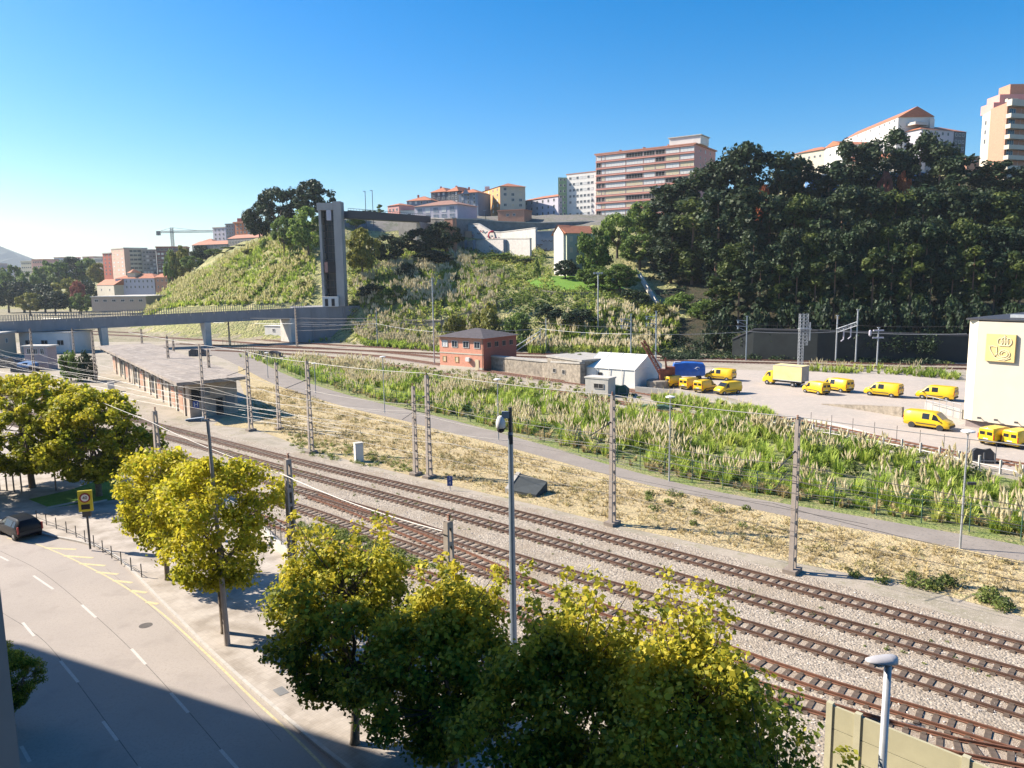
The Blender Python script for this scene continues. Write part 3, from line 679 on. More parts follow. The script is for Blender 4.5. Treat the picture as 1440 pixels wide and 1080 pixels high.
row([(1020, 425, 170, 60), (1065, 418, 168, 56), (1110, 412, 167, 60), (1155, 410, 166, 60), (1200, 408, 165, 60), (1245, 408, 164, 60), (1290, 405, 163, 60), (1335, 408, 162, 60), (1380, 410, 161, 60), (1425, 410, 160, 60)],
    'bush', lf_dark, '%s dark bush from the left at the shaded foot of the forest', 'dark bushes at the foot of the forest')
# single trees
for i_, (px_, py_, Y_, w_, k_, l_) in enumerate(sorted(((262, 402, 318, 26, 'bush', lf_mid), (318, 374, 305, 20, 'bush', lf_olive), (338, 362, 308, 24, 'bush', lf_mid), (352, 347, 306, 26, 'bush', lf_olive), (374, 334, 300, 28, 'bush', lf_mid), (335, 395, 285, 22, 'bush', lf_olive), (380, 368, 280, 26, 'bush', lf_mid), (415, 352, 275, 34, 'bush', lf_bright), (395, 395, 262, 24, 'bush', lf_mid), (430, 402, 250, 26, 'bush', lf_olive), (350, 412, 268, 22, 'bush', lf_mid), (300, 408, 285, 22, 'bush', lf_olive)), key=lambda a_: a_[0])):
    hill_tree(px_, py_, Y_, w_, k_, l_, '%s small bush from the left on the pale grassy hill beside the lift tower' % ORD[i_], 'bushes on the pale grassy hill')
for a in (
 (388, 264, 318, 62, 'round', lf_dark, 'dark spreading tree on the hilltop left of the concrete lift tower'),
 (437, 254, 312, 66, 'round', lf_dark, 'tallest dark spreading tree on the hilltop behind the lift tower'),
 (362, 285, 325, 44, 'round', lf_dark, 'smaller dark tree on the left slope of the hilltop group'),
 (430, 292, 270, 56, 'round', lf_bright, 'bright yellow-green tree touching the left side of the lift tower'),
 (397, 305, 282, 36, 'round', lf_mid, 'mid green tree between the dark hilltop trees and the bright one'),
 (507, 322, 240, 52, 'round', lf_olive, 'yellow-green bushy tree right of the lift tower'),
 (545, 330, 252, 56, 'round', lf_dark, 'dark tree under the middle of the footbridge'),
 (590, 322, 262, 62, 'round', lf_dark, 'dark tree in the shade under the right end of the footbridge'),
 (625, 312, 268, 56, 'round', lf_dark, 'dark tree in the corner beside the retaining wall'),
 (610, 352, 250, 60, 'round', lf_dark, 'dark lower tree below the corner of the retaining wall'),
 (570, 366, 240, 56, 'bush', lf_dark, 'dark bush in the middle of the slope right of the lift tower'),
 (525, 394, 226, 56, 'bush', lf_dark, 'dark bush low on the slope beside the foot of the lift tower'),
 (557, 396, 222, 44, 'bush', lf_mid, 'green bush beside the dark bush near the lift tower foot'),
 (500, 298, 300, 30, 'round', lf_mid, 'small tree on the skyline behind the footbridge'),
 (534, 286, 330, 22, 'cone', lf_mid, 'small conifer on the skyline left of the white pavilion'),
 (518, 292, 330, 34, 'bush', lf_dark, 'bush on the skyline behind the footbridge'),
 (685, 418, 190, 70, 'bush', lf_olive, 'yellow-green bush above the orange signal house'),
 (728, 428, 186, 62, 'bush', lf_mid, 'green bush right of the yellow-green one above the signal house'),
 (640, 430, 188, 50, 'bush', lf_olive, 'olive bush left of the signal house roof'),
 (755, 362, 226, 14, 'cone', lf_mid, 'slim young conifer at the left end of the lawn'),
 (795, 366, 222, 38, 'round', lf_dark, 'round dark tree on the lawn in front of the pale green house'),
 (836, 320, 221, 56, 'round', lf_mid, 'green tree right beside the pale green house'),
 (868, 300, 250, 56, 'round', lf_bright, 'bright green tree below the banded pink apartment block'),
 (905, 284, 262, 64, 'round', lf_mid, 'large green tree at the left end of the dark forest'),
 (900, 330, 240, 66, 'round', lf_mid, 'green tree halfway down the slope at the left forest edge'),
 (935, 330, 235, 60, 'round', lf_euc, 'dark tree above the bare brown slope'),
 (838, 372, 210, 56, 'round', lf_mid, 'green tree in front of the pale green house, beside the floodlight'),
 (872, 372, 205, 62, 'round', lf_mid, 'wide green tree right of the floodlight on the slope'),
 (890, 402, 198, 56, 'bush', lf_dark, 'dark bush under the wide green tree beside the concrete stairs'),
 (955, 408, 196, 56, 'bush', lf_bright, 'bright green bush under the bare brown slope'),
 (990, 418, 188, 56, 'bush', lf_mid, 'green bush at the left foot of the forest'),
 (930, 422, 188, 50, 'bush', lf_olive, 'olive bush beside the lower end of the stairs'),
 (1075, 262, 232, 26, 'round', lf_autumn, 'orange autumn tree showing through the dark forest'),
 (1270, 240, 246, 26, 'round', lf_autumn, 'rust coloured tree in front of the long white block'),
 (1245, 242, 246, 22, 'round', lf_red, 'pinkish red tree beside the rust coloured one'),
 (1345, 285, 205, 26, 'round', lf_autumn, 'dull orange tree in the forest below the brick tower'),
 (710, 355, 258, 80, 'bush', lf_mid, 'long green bush below the graffiti wall, centre'),
 (668, 357, 260, 60, 'bush', lf_mid, 'green bush below the left end of the graffiti wall'),
 (745, 362, 250, 56, 'bush', lf_dark, 'dark bush below the right end of the graffiti wall'),
 (690, 375, 240, 70, 'bush', lf_mid, 'green bush in the middle of the slope below the graffiti wall'),
 (650, 385, 235, 56, 'bush', lf_dark, 'dark green bush left in the slope below the graffiti wall'),
 (730, 392, 228, 50, 'bush', lf_mid, 'green bush beside the left end of the lawn'),
 (770, 425, 195, 60, 'bush', lf_dark, 'dark bush under the stone terrace of the lawn'),
 (815, 430, 190, 64, 'bush', lf_dark, 'dark bush right under the stone terrace, beside the pampas'),
 (293, 398, 300, 30, 'bush', lf_mid, 'round green bush at the left foot of the grassy hill'),
 (95, 482, 140, 44, 'bush', lf_mid, 'green bush beside the white shed under the bridge'),
 (118, 488, 140, 34, 'bush', lf_dark, 'dark bush behind the warehouse gable'),
): hill_tree(*a)
# left background trees
row([(15, 372, 560, 40), (38, 382, 540, 36), (65, 366, 600, 40), (82, 368, 590, 36), (100, 362, 600, 40), (122, 363, 600, 36), (140, 370, 580, 34), (30, 395, 480, 50), (60, 398, 470, 46), (95, 392, 480, 50), (118, 395, 470, 40), (8, 396, 480, 44), (75, 410, 430, 44), (40, 412, 430, 40), (112, 412, 430, 36)],
    'round', [lf_dark, lf_mid, lf_dark, lf_mid, lf_olive], '%s tree from the left in the far park beside the white town houses', 'trees of the far park')
row([(255, 345, 420, 34), (282, 345, 410, 34), (300, 350, 400, 30), (325, 348, 392, 34), (270, 360, 400, 34), (345, 345, 372, 30), (240, 352, 420, 24), (318, 360, 380, 26)],
    'round', [lf_mid, lf_olive, lf_mid, lf_dark], '%s tree from the left in the clump below the long grey building', 'trees below the long grey building')
hill_tree(108, 395, 440, 22, 'round', lf_red, 'reddish tree among the dark trees of the far park')
for i, (px, py) in enumerate(((92, 408), (118, 412), (18, 405))): pass

# ---------------------------------------------------------------- scrub, pampas and straw (nobody could count these)
def scatter_poly(poly, n, g):
    P = np.array([(p[0], p[1]) for p in poly]); lo, hi = P.min(0), P.max(0); out = []
    while sum(map(len, out)) < n:
        q = g.uniform(lo, hi, (n * 3, 2)); inside = np.zeros(len(q), bool); j = len(P) - 1
        for i in range(len(P)):
            c = ((P[i, 1] > q[:, 1]) != (P[j, 1] > q[:, 1])) & (q[:, 0] < (P[j, 0] - P[i, 0]) * (q[:, 1] - P[i, 1]) / (P[j, 1] - P[i, 1] + 1e-12) + P[i, 0]); inside ^= c; j = i
        out.append(q[inside])
    return np.concatenate(out)[:n]
def blades(base, h, spread, n_per, w, g, tint_c, tint_s=.15, droop=.35):
    """arching blades: each a bent strip of two quads"""
    k = len(base); N = k * n_per; b = np.repeat(base, n_per, 0); hh = np.repeat(h, n_per) * g.uniform(.55, 1.1, N); a = g.uniform(0, 6.28, N)
    out = np.stack([np.cos(a), np.sin(a), np.zeros(N)], 1); side = np.stack([-np.sin(a), np.cos(a), np.zeros(N)], 1)
    sp = np.repeat(spread, n_per) * g.uniform(.1, 1, N); b = b + out * (sp * .25)[:, None]
    mid = b + out * (sp * .45)[:, None]; mid[:, 2] += hh * .7; tip = b + out * (sp * 1.0)[:, None]; tip[:, 2] += hh * g.uniform(1 - droop, 1.0, N)
    W = w * g.uniform(.6, 1.3, N)[:, None]
    v = np.stack([b - side * W / 2, b + side * W / 2, mid - side * W * .4, mid + side * W * .4, tip - side * W * .08, tip + side * W * .08], 1).reshape(-1, 3)
    o = np.arange(N) * 6; q = np.concatenate([np.stack([o, o + 1, o + 3, o + 2], 1), np.stack([o + 2, o + 3, o + 5, o + 4], 1)])
    t = np.clip(np.repeat(tint_c, n_per) + g.normal(size=N) * tint_s, 0, 1); return v, q, np.concatenate([t, t])
def plumes(base, h, n_per, g, L=.8, w=.16, spread=.6):
    """feathery flower heads: spindles of three crossed blades"""
    k = len(base); N = k * n_per; b = np.repeat(base, n_per, 0).copy(); a = g.uniform(0, 6.28, N); r = g.uniform(.1, 1, N) * spread
    b[:, 0] += np.cos(a) * r; b[:, 1] += np.sin(a) * r; z0 = np.repeat(h, n_per) * g.uniform(.75, 1.25, N); b[:, 2] += z0
    ax = np.stack([np.cos(a) * .25, np.sin(a) * .25, np.ones(N)], 1) + g.normal(size=(N, 3)) * .12; ax /= np.linalg.norm(ax, axis=1, keepdims=True)
    LL = L * g.uniform(.7, 1.3, N)[:, None]; V = []; Q = []
    for j in range(3):
        t = g.uniform(0, 3.1) + j * 1.05; s = np.stack([np.full(N, math.cos(t)), np.full(N, math.sin(t)), np.zeros(N)], 1) * w / 2
        V.append(np.stack([b - s * .3, b + ax * LL * .4 - s, b + ax * LL, b + ax * LL * .4 + s], 1)); Q.append(np.arange(N * 4).reshape(N, 4) + j * N * 4)
    tn = np.clip(.5 + g.normal(size=N) * .25, 0, 1); return np.concatenate([x.reshape(-1, 3) for x in V]), np.concatenate(Q), np.tile(tn, 3)
def merge(parts):
    V, Q, T, Mi = [], [], [], []; n = 0
    for (v, q, t, mi) in parts: V.append(v); Q.append(q + n); T.append(t); Mi.append(np.full(len(q), mi)); n += len(v)
    return np.concatenate(V), np.concatenate(Q), np.concatenate(T), np.concatenate(Mi)
lf_pampas = leaf_mat('pampas_blades', [(0, (.13, .21, .03)), (.35, (.34, .46, .07)), (.75, (.56, .62, .14)), (1, (.70, .62, .26))], .5)
lf_plume = leaf_mat('pampas_plumes', [(0, (.58, .50, .30)), (.5, (.74, .66, .44)), (1, (.84, .78, .58))], .5, .9)
lf_plume_hill = leaf_mat('pampas_plumes_hill', [(0, (.50, .48, .20)), (.5, (.68, .63, .32)), (1, (.80, .74, .46))], .5, .9)
lf_straw = leaf_mat('straw', [(0, (.34, .27, .13)), (.5, (.54, .43, .22)), (1, (.66, .56, .33))], .35, .9)
lf_scrub = leaf_mat('scrub_leaves', [(0, (.06, .10, .02)), (.4, (.18, .25, .05)), (.75, (.38, .42, .09)), (1, (.54, .50, .18))], .45)
lf_weed = leaf_mat('weed_leaves', [(0, (.10, .14, .03)), (.5, (.20, .26, .05)), (1, (.36, .36, .11))], .35)
lf_weed_b = leaf_mat('bramble_leaves', [(0, (.07, .10, .025)), (.5, (.17, .22, .05)), (1, (.36, .36, .12))], .35)
g_ = np.random.default_rng(42)
def noise2(x, y, s, o=0): return np.sin(x * s + 1.3 * np.sin(y * s * .7 + o) + o) * np.sin(y * s * 1.1 + 1.7 * np.sin(x * s * .6 + o * 2))
def pampas(poly, n, h0, h1, lbl, nb=26, npl=7, bw=.07, dens_plume=1.0, terrain=False, L=.8, pw=.16, seed=1, plume_only=.5, pl=None, bl=None):
    g = np.random.default_rng(seed); P = scatter_poly(poly, int(n * 1.25), g); P = P[(noise2(P[:, 0], P[:, 1], .27, 8) + g.normal(size=len(P)) * .6) > -.45]; n = len(P); z = height(P[:, 0], P[:, 1]) if terrain else np.zeros(n); B = np.column_stack([P, z])
    h = g.uniform(h0, h1, n) * (1 + .25 * noise2(P[:, 0], P[:, 1], .35)); tc = .42 + .22 * noise2(P[:, 0], P[:, 1], .22, 2) + g.normal(size=n) * .1
    parts = [(*blades(B, h, h * .55, nb, bw, g, tc), 0)]
    sel = (noise2(P[:, 0], P[:, 1], .18, 5) + g.normal(size=n) * .5) > (1 - dens_plume) - .1; S = B[sel]
    if len(S): parts.append((*plumes(S, h[sel] * .95, npl, g, L, pw, .7), 1))
    v, q, t, mi = merge(parts); return stuff(link('pampas_grass', np_mesh('pampas_grass', v, q, [bl or lf_pampas, pl or lf_plume], t, mi)), lbl, 'grass')
far_line = GP([(430, 510), (520, 517), (600, 532), (700, 548), (760, 556), (840, 574), (940, 583), (1000, 592), (1080, 606), (1160, 622), (1300, 650), (1440, 682)]) + [Vector((70, 42, 0))]
belt = [p for p in offset(srv_up, -1.6) if p.y < 165]
pampas(belt + list(reversed(far_line)), 3100, .8, 1.9, 'green and cream pampas grass belt between the service road and the depot', nb=30, npl=7, bw=.10, dens_plume=.5, L=.8, pw=.24)
pampas(GP([(330, 500), (420, 512), (500, 520), (560, 540), (480, 545), (400, 520)]), 260, .8, 1.6, 'low green pampas patch at the far end of the service road', nb=18, npl=4, bw=.1, dens_plume=.9, seed=4)
hp = lambda l: [at(*p) for p in l]
pampas(hp([(205, 440, 300), (200, 420, 350), (255, 400, 365), (300, 375, 352), (345, 350, 342), (400, 326, 322), (440, 330, 296), (445, 432, 234), (340, 436, 256), (260, 440, 280)]), 3000, 1.2, 2.2, 'pale yellow-green pampas covering the grassy hill left of the tower', nb=20, npl=4, bw=.22, dens_plume=.7, terrain=True, L=1.2, pw=.5, seed=6, pl=lf_plume_hill)
pampas(hp([(492, 432, 222), (500, 405, 238), (560, 370, 256), (600, 380, 248), (700, 400, 228), (700, 450, 192), (690, 478, 172), (520, 478, 203)]), 1100, 1.3, 2.4, 'cream pampas plumes on the slope right of the lift tower', nb=14, npl=7, bw=.2, dens_plume=1.1, terrain=True, L=1.2, pw=.4, seed=7)
pampas(hp([(740, 470, 178), (760, 440, 192), (880, 430, 192), (960, 440, 186), (940, 480, 170)]), 420, 1.3, 2.6, 'cream pampas plumes on the slope behind the white tent', nb=14, npl=6, bw=.2, dens_plume=1.0, terrain=True, L=1.2, pw=.4, seed=8)
pampas(hp([(640, 350, 275), (560, 350, 268), (585, 385, 246), (680, 408, 222), (720, 405, 222)]), 300, 1.3, 2.2, 'pale pampas strip on the upper slope below the graffiti wall', nb=14, npl=7, bw=.2, dens_plume=1.2, terrain=True, L=1.2, pw=.4, seed=9)
pampas(GP([(250, 468), (250, 452), (400, 455), (470, 478), (600, 484), (700, 484), (700, 490), (440, 483)]), 420, .6, 1.5, 'scattered pampas and weeds beyond the far tracks under the bridge', nb=14, npl=4, bw=.18, dens_plume=.6, seed=12)
pampas(GP([(1135, 521), (1240, 519), (1350, 526), (1350, 535), (1240, 526), (1140, 526)]), 260, .5, 1.5, 'strip of weeds and pampas behind the parked yellow vans', nb=20, npl=4, bw=.12, dens_plume=.35, seed=13)
pampas(GP([(915, 562), (960, 560), (1020, 568), (1085, 580), (1090, 598), (1000, 588), (930, 572)]), 300, .7, 1.3, 'bright green weeds along the near wall of the depot yard', nb=26, npl=2, bw=.11, dens_plume=-.2, seed=14)
def scrub(region, n, lbl, r0, r1, seed, leaf=.5, per=46, lm=None, name='scrub', terrain=True, hfac=.7):
    g = np.random.default_rng(seed); P = scatter_poly(region, n, g); z = height(P[:, 0], P[:, 1]) if terrain else np.zeros(n)
    rad = g.uniform(r0, r1, n); C = np.column_stack([P, z + rad * hfac * .5])
    v, q, t = leaves(C, rad, np.full(n, per), leaf, seed=seed, tint_c=.45 + .3 * noise2(P[:, 0], P[:, 1], .12, 3) + g.normal(size=n) * .12, aspect=.7, squash=hfac)
    return stuff(link(name, np_mesh(name, v, q, lm or lf_scrub, t)), lbl, 'scrub')
scrub(hp([(240, 425, 300), (245, 410, 325), (300, 385, 318), (340, 356, 312), (440, 335, 292), (445, 428, 236), (340, 430, 262)]), 650, 'olive scrub between the pampas of the left hill', .5, 1.5, 21, leaf=.45, per=36)
scrub(hp([(488, 432, 222), (490, 350, 270), (640, 350, 278), (760, 350, 276), (780, 420, 212), (880, 420, 205), (960, 440, 190), (940, 470, 172), (700, 470, 184), (520, 476, 204)]), 1500, 'mixed green scrub covering the middle slope above the tracks', .8, 2.2, 22, leaf=.55, per=46)
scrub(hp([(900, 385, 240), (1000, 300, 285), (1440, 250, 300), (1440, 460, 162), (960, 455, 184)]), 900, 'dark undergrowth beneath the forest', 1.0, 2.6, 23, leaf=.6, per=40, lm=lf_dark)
scrub([V2 for V2 in (G(930, 506), G(1030, 506) , G(1060, 508) + Vector((0, 3, 0)), G(1350, 516) + Vector((0, 2.5, 0)), G(1350, 516) + Vector((0, 12, 0)), G(1060, 508) + Vector((0, 14, 0)), G(930, 500) + Vector((0, 14, 0)))], 420, 'creepers hanging over the dark wall behind the far tracks', .5, 1.4, 24, leaf=.4, per=46, lm=lf_dark)
scrub(belt + list(reversed(far_line)), 70, 'darker green bramble bushes inside the pampas belt', .6, 1.5, 61, leaf=.26, per=150, lm=lf_weed_b, terrain=False, hfac=.8)
scrub(GP([(430, 500), (600, 524), (800, 553), (880, 566), (860, 576), (700, 552), (520, 520), (430, 508)]), 60, 'olive brambles between the pampas and the middle tracks', .4, 1.1, 62, leaf=.26, per=110, lm=lf_weed_b, terrain=False, hfac=.7)
scrub([G(690, 516), G(815, 538), G(818, 527), G(700, 508)], 26, 'brambles hanging on the old stone platform wall', .4, .9, 63, leaf=.22, per=110, lm=lf_weed_b, terrain=False, hfac=1.6)
scrub(GP([(1200, 822), (1290, 835), (1420, 860), (1430, 848), (1300, 815), (1180, 800)]), 16, 'larger dark weeds at the edge of the dry field on the right', .3, .7, 64, leaf=.15, per=170, lm=lf_weed_b, terrain=False, hfac=.8)
scrub(GP([(980, 745), (1060, 755), (1060, 700), (930, 690), (880, 700)]), 12, 'larger weeds in the middle of the dry field', .25, .6, 65, leaf=.14, per=150, lm=lf_weed_b, terrain=False, hfac=.8)
pampas([p for p in offset(srv_up, -1.3) if p.y < 130] + list(reversed([p for p in offset(srv_up, -3.4) if p.y < 130])), 420, .5, 1.1, 'dry brownish fringe of the pampas belt beside the service road', nb=26, npl=1, bw=.08, dens_plume=-.3, seed=81, bl=lf_straw)
_nt = [ext(G(300, 600), -20), G(300, 640), G(700, 760), G(1140, 890), G(1440, 980), G(1440, 925), G(1140, 845), G(700, 730), G(300, 622)]
scrub(_nt, 130, 'small dry weeds between the near main tracks', .06, .2, 82, leaf=.08, per=26, lm=lf_weed_b, terrain=False, hfac=.7, name='weeds')
_w = scrub([G(1045, 508) + Vector((0, 6, 0)), G(1345, 516) + Vector((0, 5, 0)), G(1345, 516) + Vector((0, 7.2, 0)), G(1045, 508) + Vector((0, 8.2, 0))], 150, 'dark creepers hanging down the face of the long retaining wall', .7, 1.6, 83, leaf=.34, per=70, lm=lf_dark, terrain=False, hfac=1.8); _w.location.z = 2.6
# dry field: straw tufts and weeds
field = GP([(345, 545), (400, 545), (470, 572), (560, 594), (700, 630), (862, 674), (1116, 732), (1300, 766), (1440, 794)]) + [along(G(1440, 794), 12), along(G(1440, 870), 12)] + GP([(1440, 862), (1330, 834), (1250, 815), (1120, 788), (1000, 762), (880, 736), (760, 706), (640, 678), (520, 648), (440, 628), (372, 600)])
gs = np.random.default_rng(77); n = 9000; P = scatter_poly(field, n, gs); keep = (noise2(P[:, 0], P[:, 1], .8) + gs.normal(size=n) * .5) > -.25; P = P[keep]; n = len(P)
v, q, t = blades(np.column_stack([P, np.full(n, .02)]), gs.uniform(.10, .38, n), gs.uniform(.2, .5, n), 9, .045, gs, .5 + .3 * noise2(P[:, 0], P[:, 1], .5), droop=.7)
stuff(link('dry_grass', np_mesh('dry_grass', v, q, lf_straw, t)), 'dry straw coloured grass between the near tracks and the service road', 'grass')
P = scatter_poly(field, 420, gs); keep = noise2(P[:, 0], P[:, 1], .45, 1) + gs.normal(size=len(P)) * .4 > .1; P = P[keep]; nn = len(P); rad = gs.uniform(.18, .55, nn)
v, q, t = leaves(np.column_stack([P, rad * .45]), rad, np.full(nn, 60), .13, seed=5, tint_c=gs.uniform(.2, 1, nn), squash=.7)
stuff(link('weeds', np_mesh('weeds', v, q, leaf_mat('dry_weed', [(0, (.13, .13, .05)), (.5, (.30, .27, .11)), (1, (.50, .43, .20))], .3), t)), 'olive and brown weed clumps dotted over the dry field', 'weeds')
# green weeds: along the ballast edge, around the concrete posts, on the middle tracks, left of the sidings
for poly, k, r0, r1, lb, sd_ in (
 (GP([(410, 610), (470, 622), (540, 640), (600, 655), (600, 668), (500, 655), (430, 640), (400, 622)]), 170, .15, .45, 'low green weeds around the white cabinet', 31),
 (GP([(440, 505), (560, 512), (700, 528), (900, 556), (900, 566), (700, 545), (500, 518)]), 240, .2, .6, 'yellow-green weeds growing on the middle tracks', 32),
 (GP([(420, 735), (470, 740), (560, 775), (620, 800), (560, 800), (480, 775), (420, 760)]), 420, .10, .30, 'green weeds between the sidings behind the plane trees', 33),
 (GP([(490, 478), (640, 484), (900, 494), (900, 500), (640, 491), (490, 484)]), 300, .3, .8, 'green weeds along the foot of the hill behind the far tracks', 34),
 (GP([(1000, 500), (1350, 509), (1350, 513), (1000, 504)]), 160, .2, .6, 'weeds in front of the dark wall on the right', 35),
 (GP([(1090, 600), (1200, 617), (1330, 645), (1330, 652), (1200, 625), (1090, 608)]), 60, .3, .8, 'dry weeds along the white picket posts', 36)):
    gq = np.random.default_rng(sd_); P = scatter_poly(poly, k, gq); rad = gq.uniform(r0, r1, k)
    v, q, t = leaves(np.column_stack([P, rad * .4]), rad, np.full(k, 46), .12 if r1 < .5 else .24, seed=sd_, tint_c=gq.uniform(.2, .9, k), squash=.7)
    stuff(link('weeds', np_mesh('weeds', v, q, lf_weed, t)), lb, 'weeds')
# loose stones on the ballast
mbs = []; gq = np.random.default_rng(9); P = scatter_poly([*bf, *reversed(bn)], 26000, gq); dist = np.hypot(P[:, 0], P[:, 1]); P = P[(dist < 75) & (P[:, 1] > 12)]
k = len(P); s = gq.uniform(.03, .075, k)[:, None]; c = np.column_stack([P, np.full(k, .03)])
o6 = np.array([[1, 0, 0], [0, 1, 0], [-1, 0, 0], [0, -1, 0], [0, 0, .8], [0, 0, -.8]]); rot = gq.uniform(0, 6.28, k)
vv = o6[None] * gq.uniform(.6, 1.2, (k, 6, 1)); x = vv[..., 0] * np.cos(rot)[:, None] - vv[..., 1] * np.sin(rot)[:, None]; y = vv[..., 0] * np.sin(rot)[:, None] + vv[..., 1] * np.cos(rot)[:, None]
vv = np.stack([x, y, vv[..., 2]], 2) * s[:, None] + c[:, None]
tri = np.array([[0, 1, 4], [1, 2, 4], [2, 3, 4], [3, 0, 4]]); q = (np.arange(k) * 6)[:, None, None] + tri[None]
m_stone = leaf_mat('ballast_stone', [(0, (.26, .23, .20)), (.5, (.48, .43, .38)), (1, (.66, .60, .54))], 0.0, .95)
stuff(link('ballast_stones', np_mesh('ballast_stones', vv.reshape(-1, 3), q.reshape(-1, 3), m_stone, gq.random(len(q) * 4))), 'loose pale ballast stones between the near tracks', 'gravel')
# ================================================================ buildings
m_tile = mat('roof_tiles', (.40, .15, .08), var=.22, scale=.8, stretch=(1, 1, 6)); m_tile_pink = mat('faded_roof_tiles', (.44, .20, .13), var=.15, scale=.8)
m_cream = mat('cream_render', (.56, .50, .40), var=.06, scale=.5); m_white = mat('white_render', (.66, .64, .60), var=.07, scale=.4)
m_pink = mat('salmon_render', (.60, .29, .23), var=.08, scale=.5); m_pinkside = mat('pink_render', (.56, .29, .26), var=.06, scale=.5)
m_orange = mat('orange_render', (.62, .34, .14), var=.08, scale=.5); m_greyb = mat('grey_render', (.30, .29, .29), var=.08, scale=.5)
m_darkgrey = mat('dark_render', (.10, .11, .13), var=.1, scale=.5); m_brickb = mat('brown_brick', (.46, .24, .16), var=.14, scale=2)
m_greenr = mat('green_render', (.28, .42, .24), var=.06, scale=.5); m_palegreen = mat('pale_green_render', (.50, .52, .38), var=.06, scale=.5)
m_bluer = mat('blue_render', (.10, .22, .45), var=.08, scale=.5); m_redr = mat('red_render', (.50, .14, .10), var=.08, scale=.5)
m_bluegrey = mat('blue_grey_render', (.20, .24, .30), var=.1, scale=.5); m_lavender = mat('pale_lavender_render', (.48, .46, .52), var=.06, scale=.5)
m_conc = mat('concrete', (.36, .34, .31), var=.18, scale=.8, detail=8); m_concd = mat('dark_concrete', (.20, .20, .20), var=.25, scale=.7, detail=8); m_concl = mat('pale_concrete', (.52, .49, .44), var=.15, scale=.6, detail=8)
m_glass = mat('window_glass', (.035, .045, .06), rough=.12, var=0); m_frame = mat('window_frame', (.62, .61, .58), var=0, rough=.6)
m_shut = mat('cream_shutter', (.62, .52, .34), var=.05, scale=1); m_shutw = mat('white_shutter', (.66, .65, .63), var=.05, scale=1); m_void = mat('dark_opening', (.02, .02, .022), var=0)
m_metal = mat('galvanised_steel', (.42, .44, .46), rough=.5, var=.12, scale=2, metal=.4); m_darkmetal = mat('dark_metal', (.05, .05, .055), rough=.5, var=.15, scale=2)
m_blackrubber = mat('rubber', (.02, .02, .02), rough=.8, var=0)
WM = {}
def win_mesh(w, h, mf, mg, bars=1, wide=False):
    k = (round(w, 2), round(h, 2), mf.name, mg.name, bars)
    if k not in WM:
        mb = MB(); t = .09 if w > .9 else .07
        for c, s in (((0, 0, h / 2 - t / 2), (w, .12, t)), ((0, 0, -h / 2 + t / 2), (w, .12, t)), ((-w / 2 + t / 2, 0, 0), (t, .12, h - 2 * t)), ((w / 2 - t / 2, 0, 0), (t, .12, h - 2 * t))): mb.box(c, s)
        for b in range(bars): mb.box((-w / 2 + w * (b + 1) / (bars + 1), .005, 0), (.06, .10, h - 2 * t))
        mb.mat(1).box((0, .02, 0), (w - 2 * t, .05, h - 2 * t)); WM[k] = mb.mesh('window', [mf, mg])
    return WM[k]
def put_windows(b, P0, u, xs, zs, w, h, mats, rr, skip=0.0, bars=1, name='window', proud=.03):
    """a separate window for every opening; P0 lower left corner of the wall seen from outside, u along the wall"""
    n = Vector((u.y, -u.x, 0)); rz = math.atan2(u.y, u.x)
    for z in zs:
        for x in xs:
            if rr.random() < skip: continue
            mf, mg = rr.choice(mats); o = link(name, win_mesh(w, h, mf, mg, bars), b)
            o.location = P0 + u * x + n * proud + Vector((0, 0, z)); o.rotation_euler = (0, 0, rz)
def roof_mesh(mb, A, B, C, D, z, kind, rh, oh=.5):
    """A,B,C,D footprint counterclockwise from above, A-B the front"""
    c = (A + B + C + D) / 4
    def o(p): d = (p - c); d.z = 0; return p + d.normalized() * oh * 1.3
    a, b, cc, d = [Vector((*o(p).xy, z)) for p in (A, B, C, D)]
    if kind == 'flat':
        mb.prism([tuple(q.xy) for q in (a, b, cc, d)], z - .02, z + rh); return
    long_ab = (b - a).length >= (d - a).length
    if not long_ab: a, b, cc, d = b, cc, d, a
    ins = min((d - a).length / 2, (b - a).length * .45) if kind == 'hip' else 0
    m1 = (a + d) / 2 + (b - a).normalized() * ins; m2 = (b + cc) / 2 - (b - a).normalized() * ins
    m1.z = m2.z = z + rh
    mb.face([a, b, m2, m1]); mb.face([cc, d, m1, m2]); mb.face([d, a, m1]); mb.face([b, cc, m2]); mb.face([d, cc, b, a])
def block(name, label, A, B, dep, ztop, z0, wm, roof='flat', rm=None, rh=.5, oh=.3, sidemat=None, cat='building', group=None, backmat=None):
    """A,B: ground points of the front wall, left and right as seen; returns (thing, origin, u, width, n-back)"""
    A = Vector((A.x, A.y, 0)); B = Vector((B.x, B.y, 0)); u = (B - A).normalized(); nb = Vector((-u.y, u.x, 0)); C = B + nb * dep; D = A + nb * dep
    t = thing(name, label, cat, (0, 0, 0), 0, group)
    mb = MB(); mb.prism([tuple(p.xy) for p in (A, B, C, D)], z0, ztop)
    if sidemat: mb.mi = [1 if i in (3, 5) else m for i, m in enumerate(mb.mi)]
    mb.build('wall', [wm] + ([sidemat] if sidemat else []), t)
    rb = MB(); roof_mesh(rb, A, B, C, D, ztop + .01, roof, rh, oh); ro = rb.build('roof', rm or m_concl, t)
    return t, A, B, C, D, u, nb, ro
def rows(z0, z1, n, off=.5): s = (z1 - z0) / n; return [z0 + s * (i + off) for i in range(n)]
def cols(w, n, m=0.0): s = (w - 2 * m) / n; return [m + s * (i + .5) for i in range(n)]
WD = [(m_frame, m_glass)]; WMIX = [(m_frame, m_glass), (m_frame, m_shutw), (m_frame, m_glass)]; WCR = [(m_frame, m_glass), (m_frame, m_shut)]
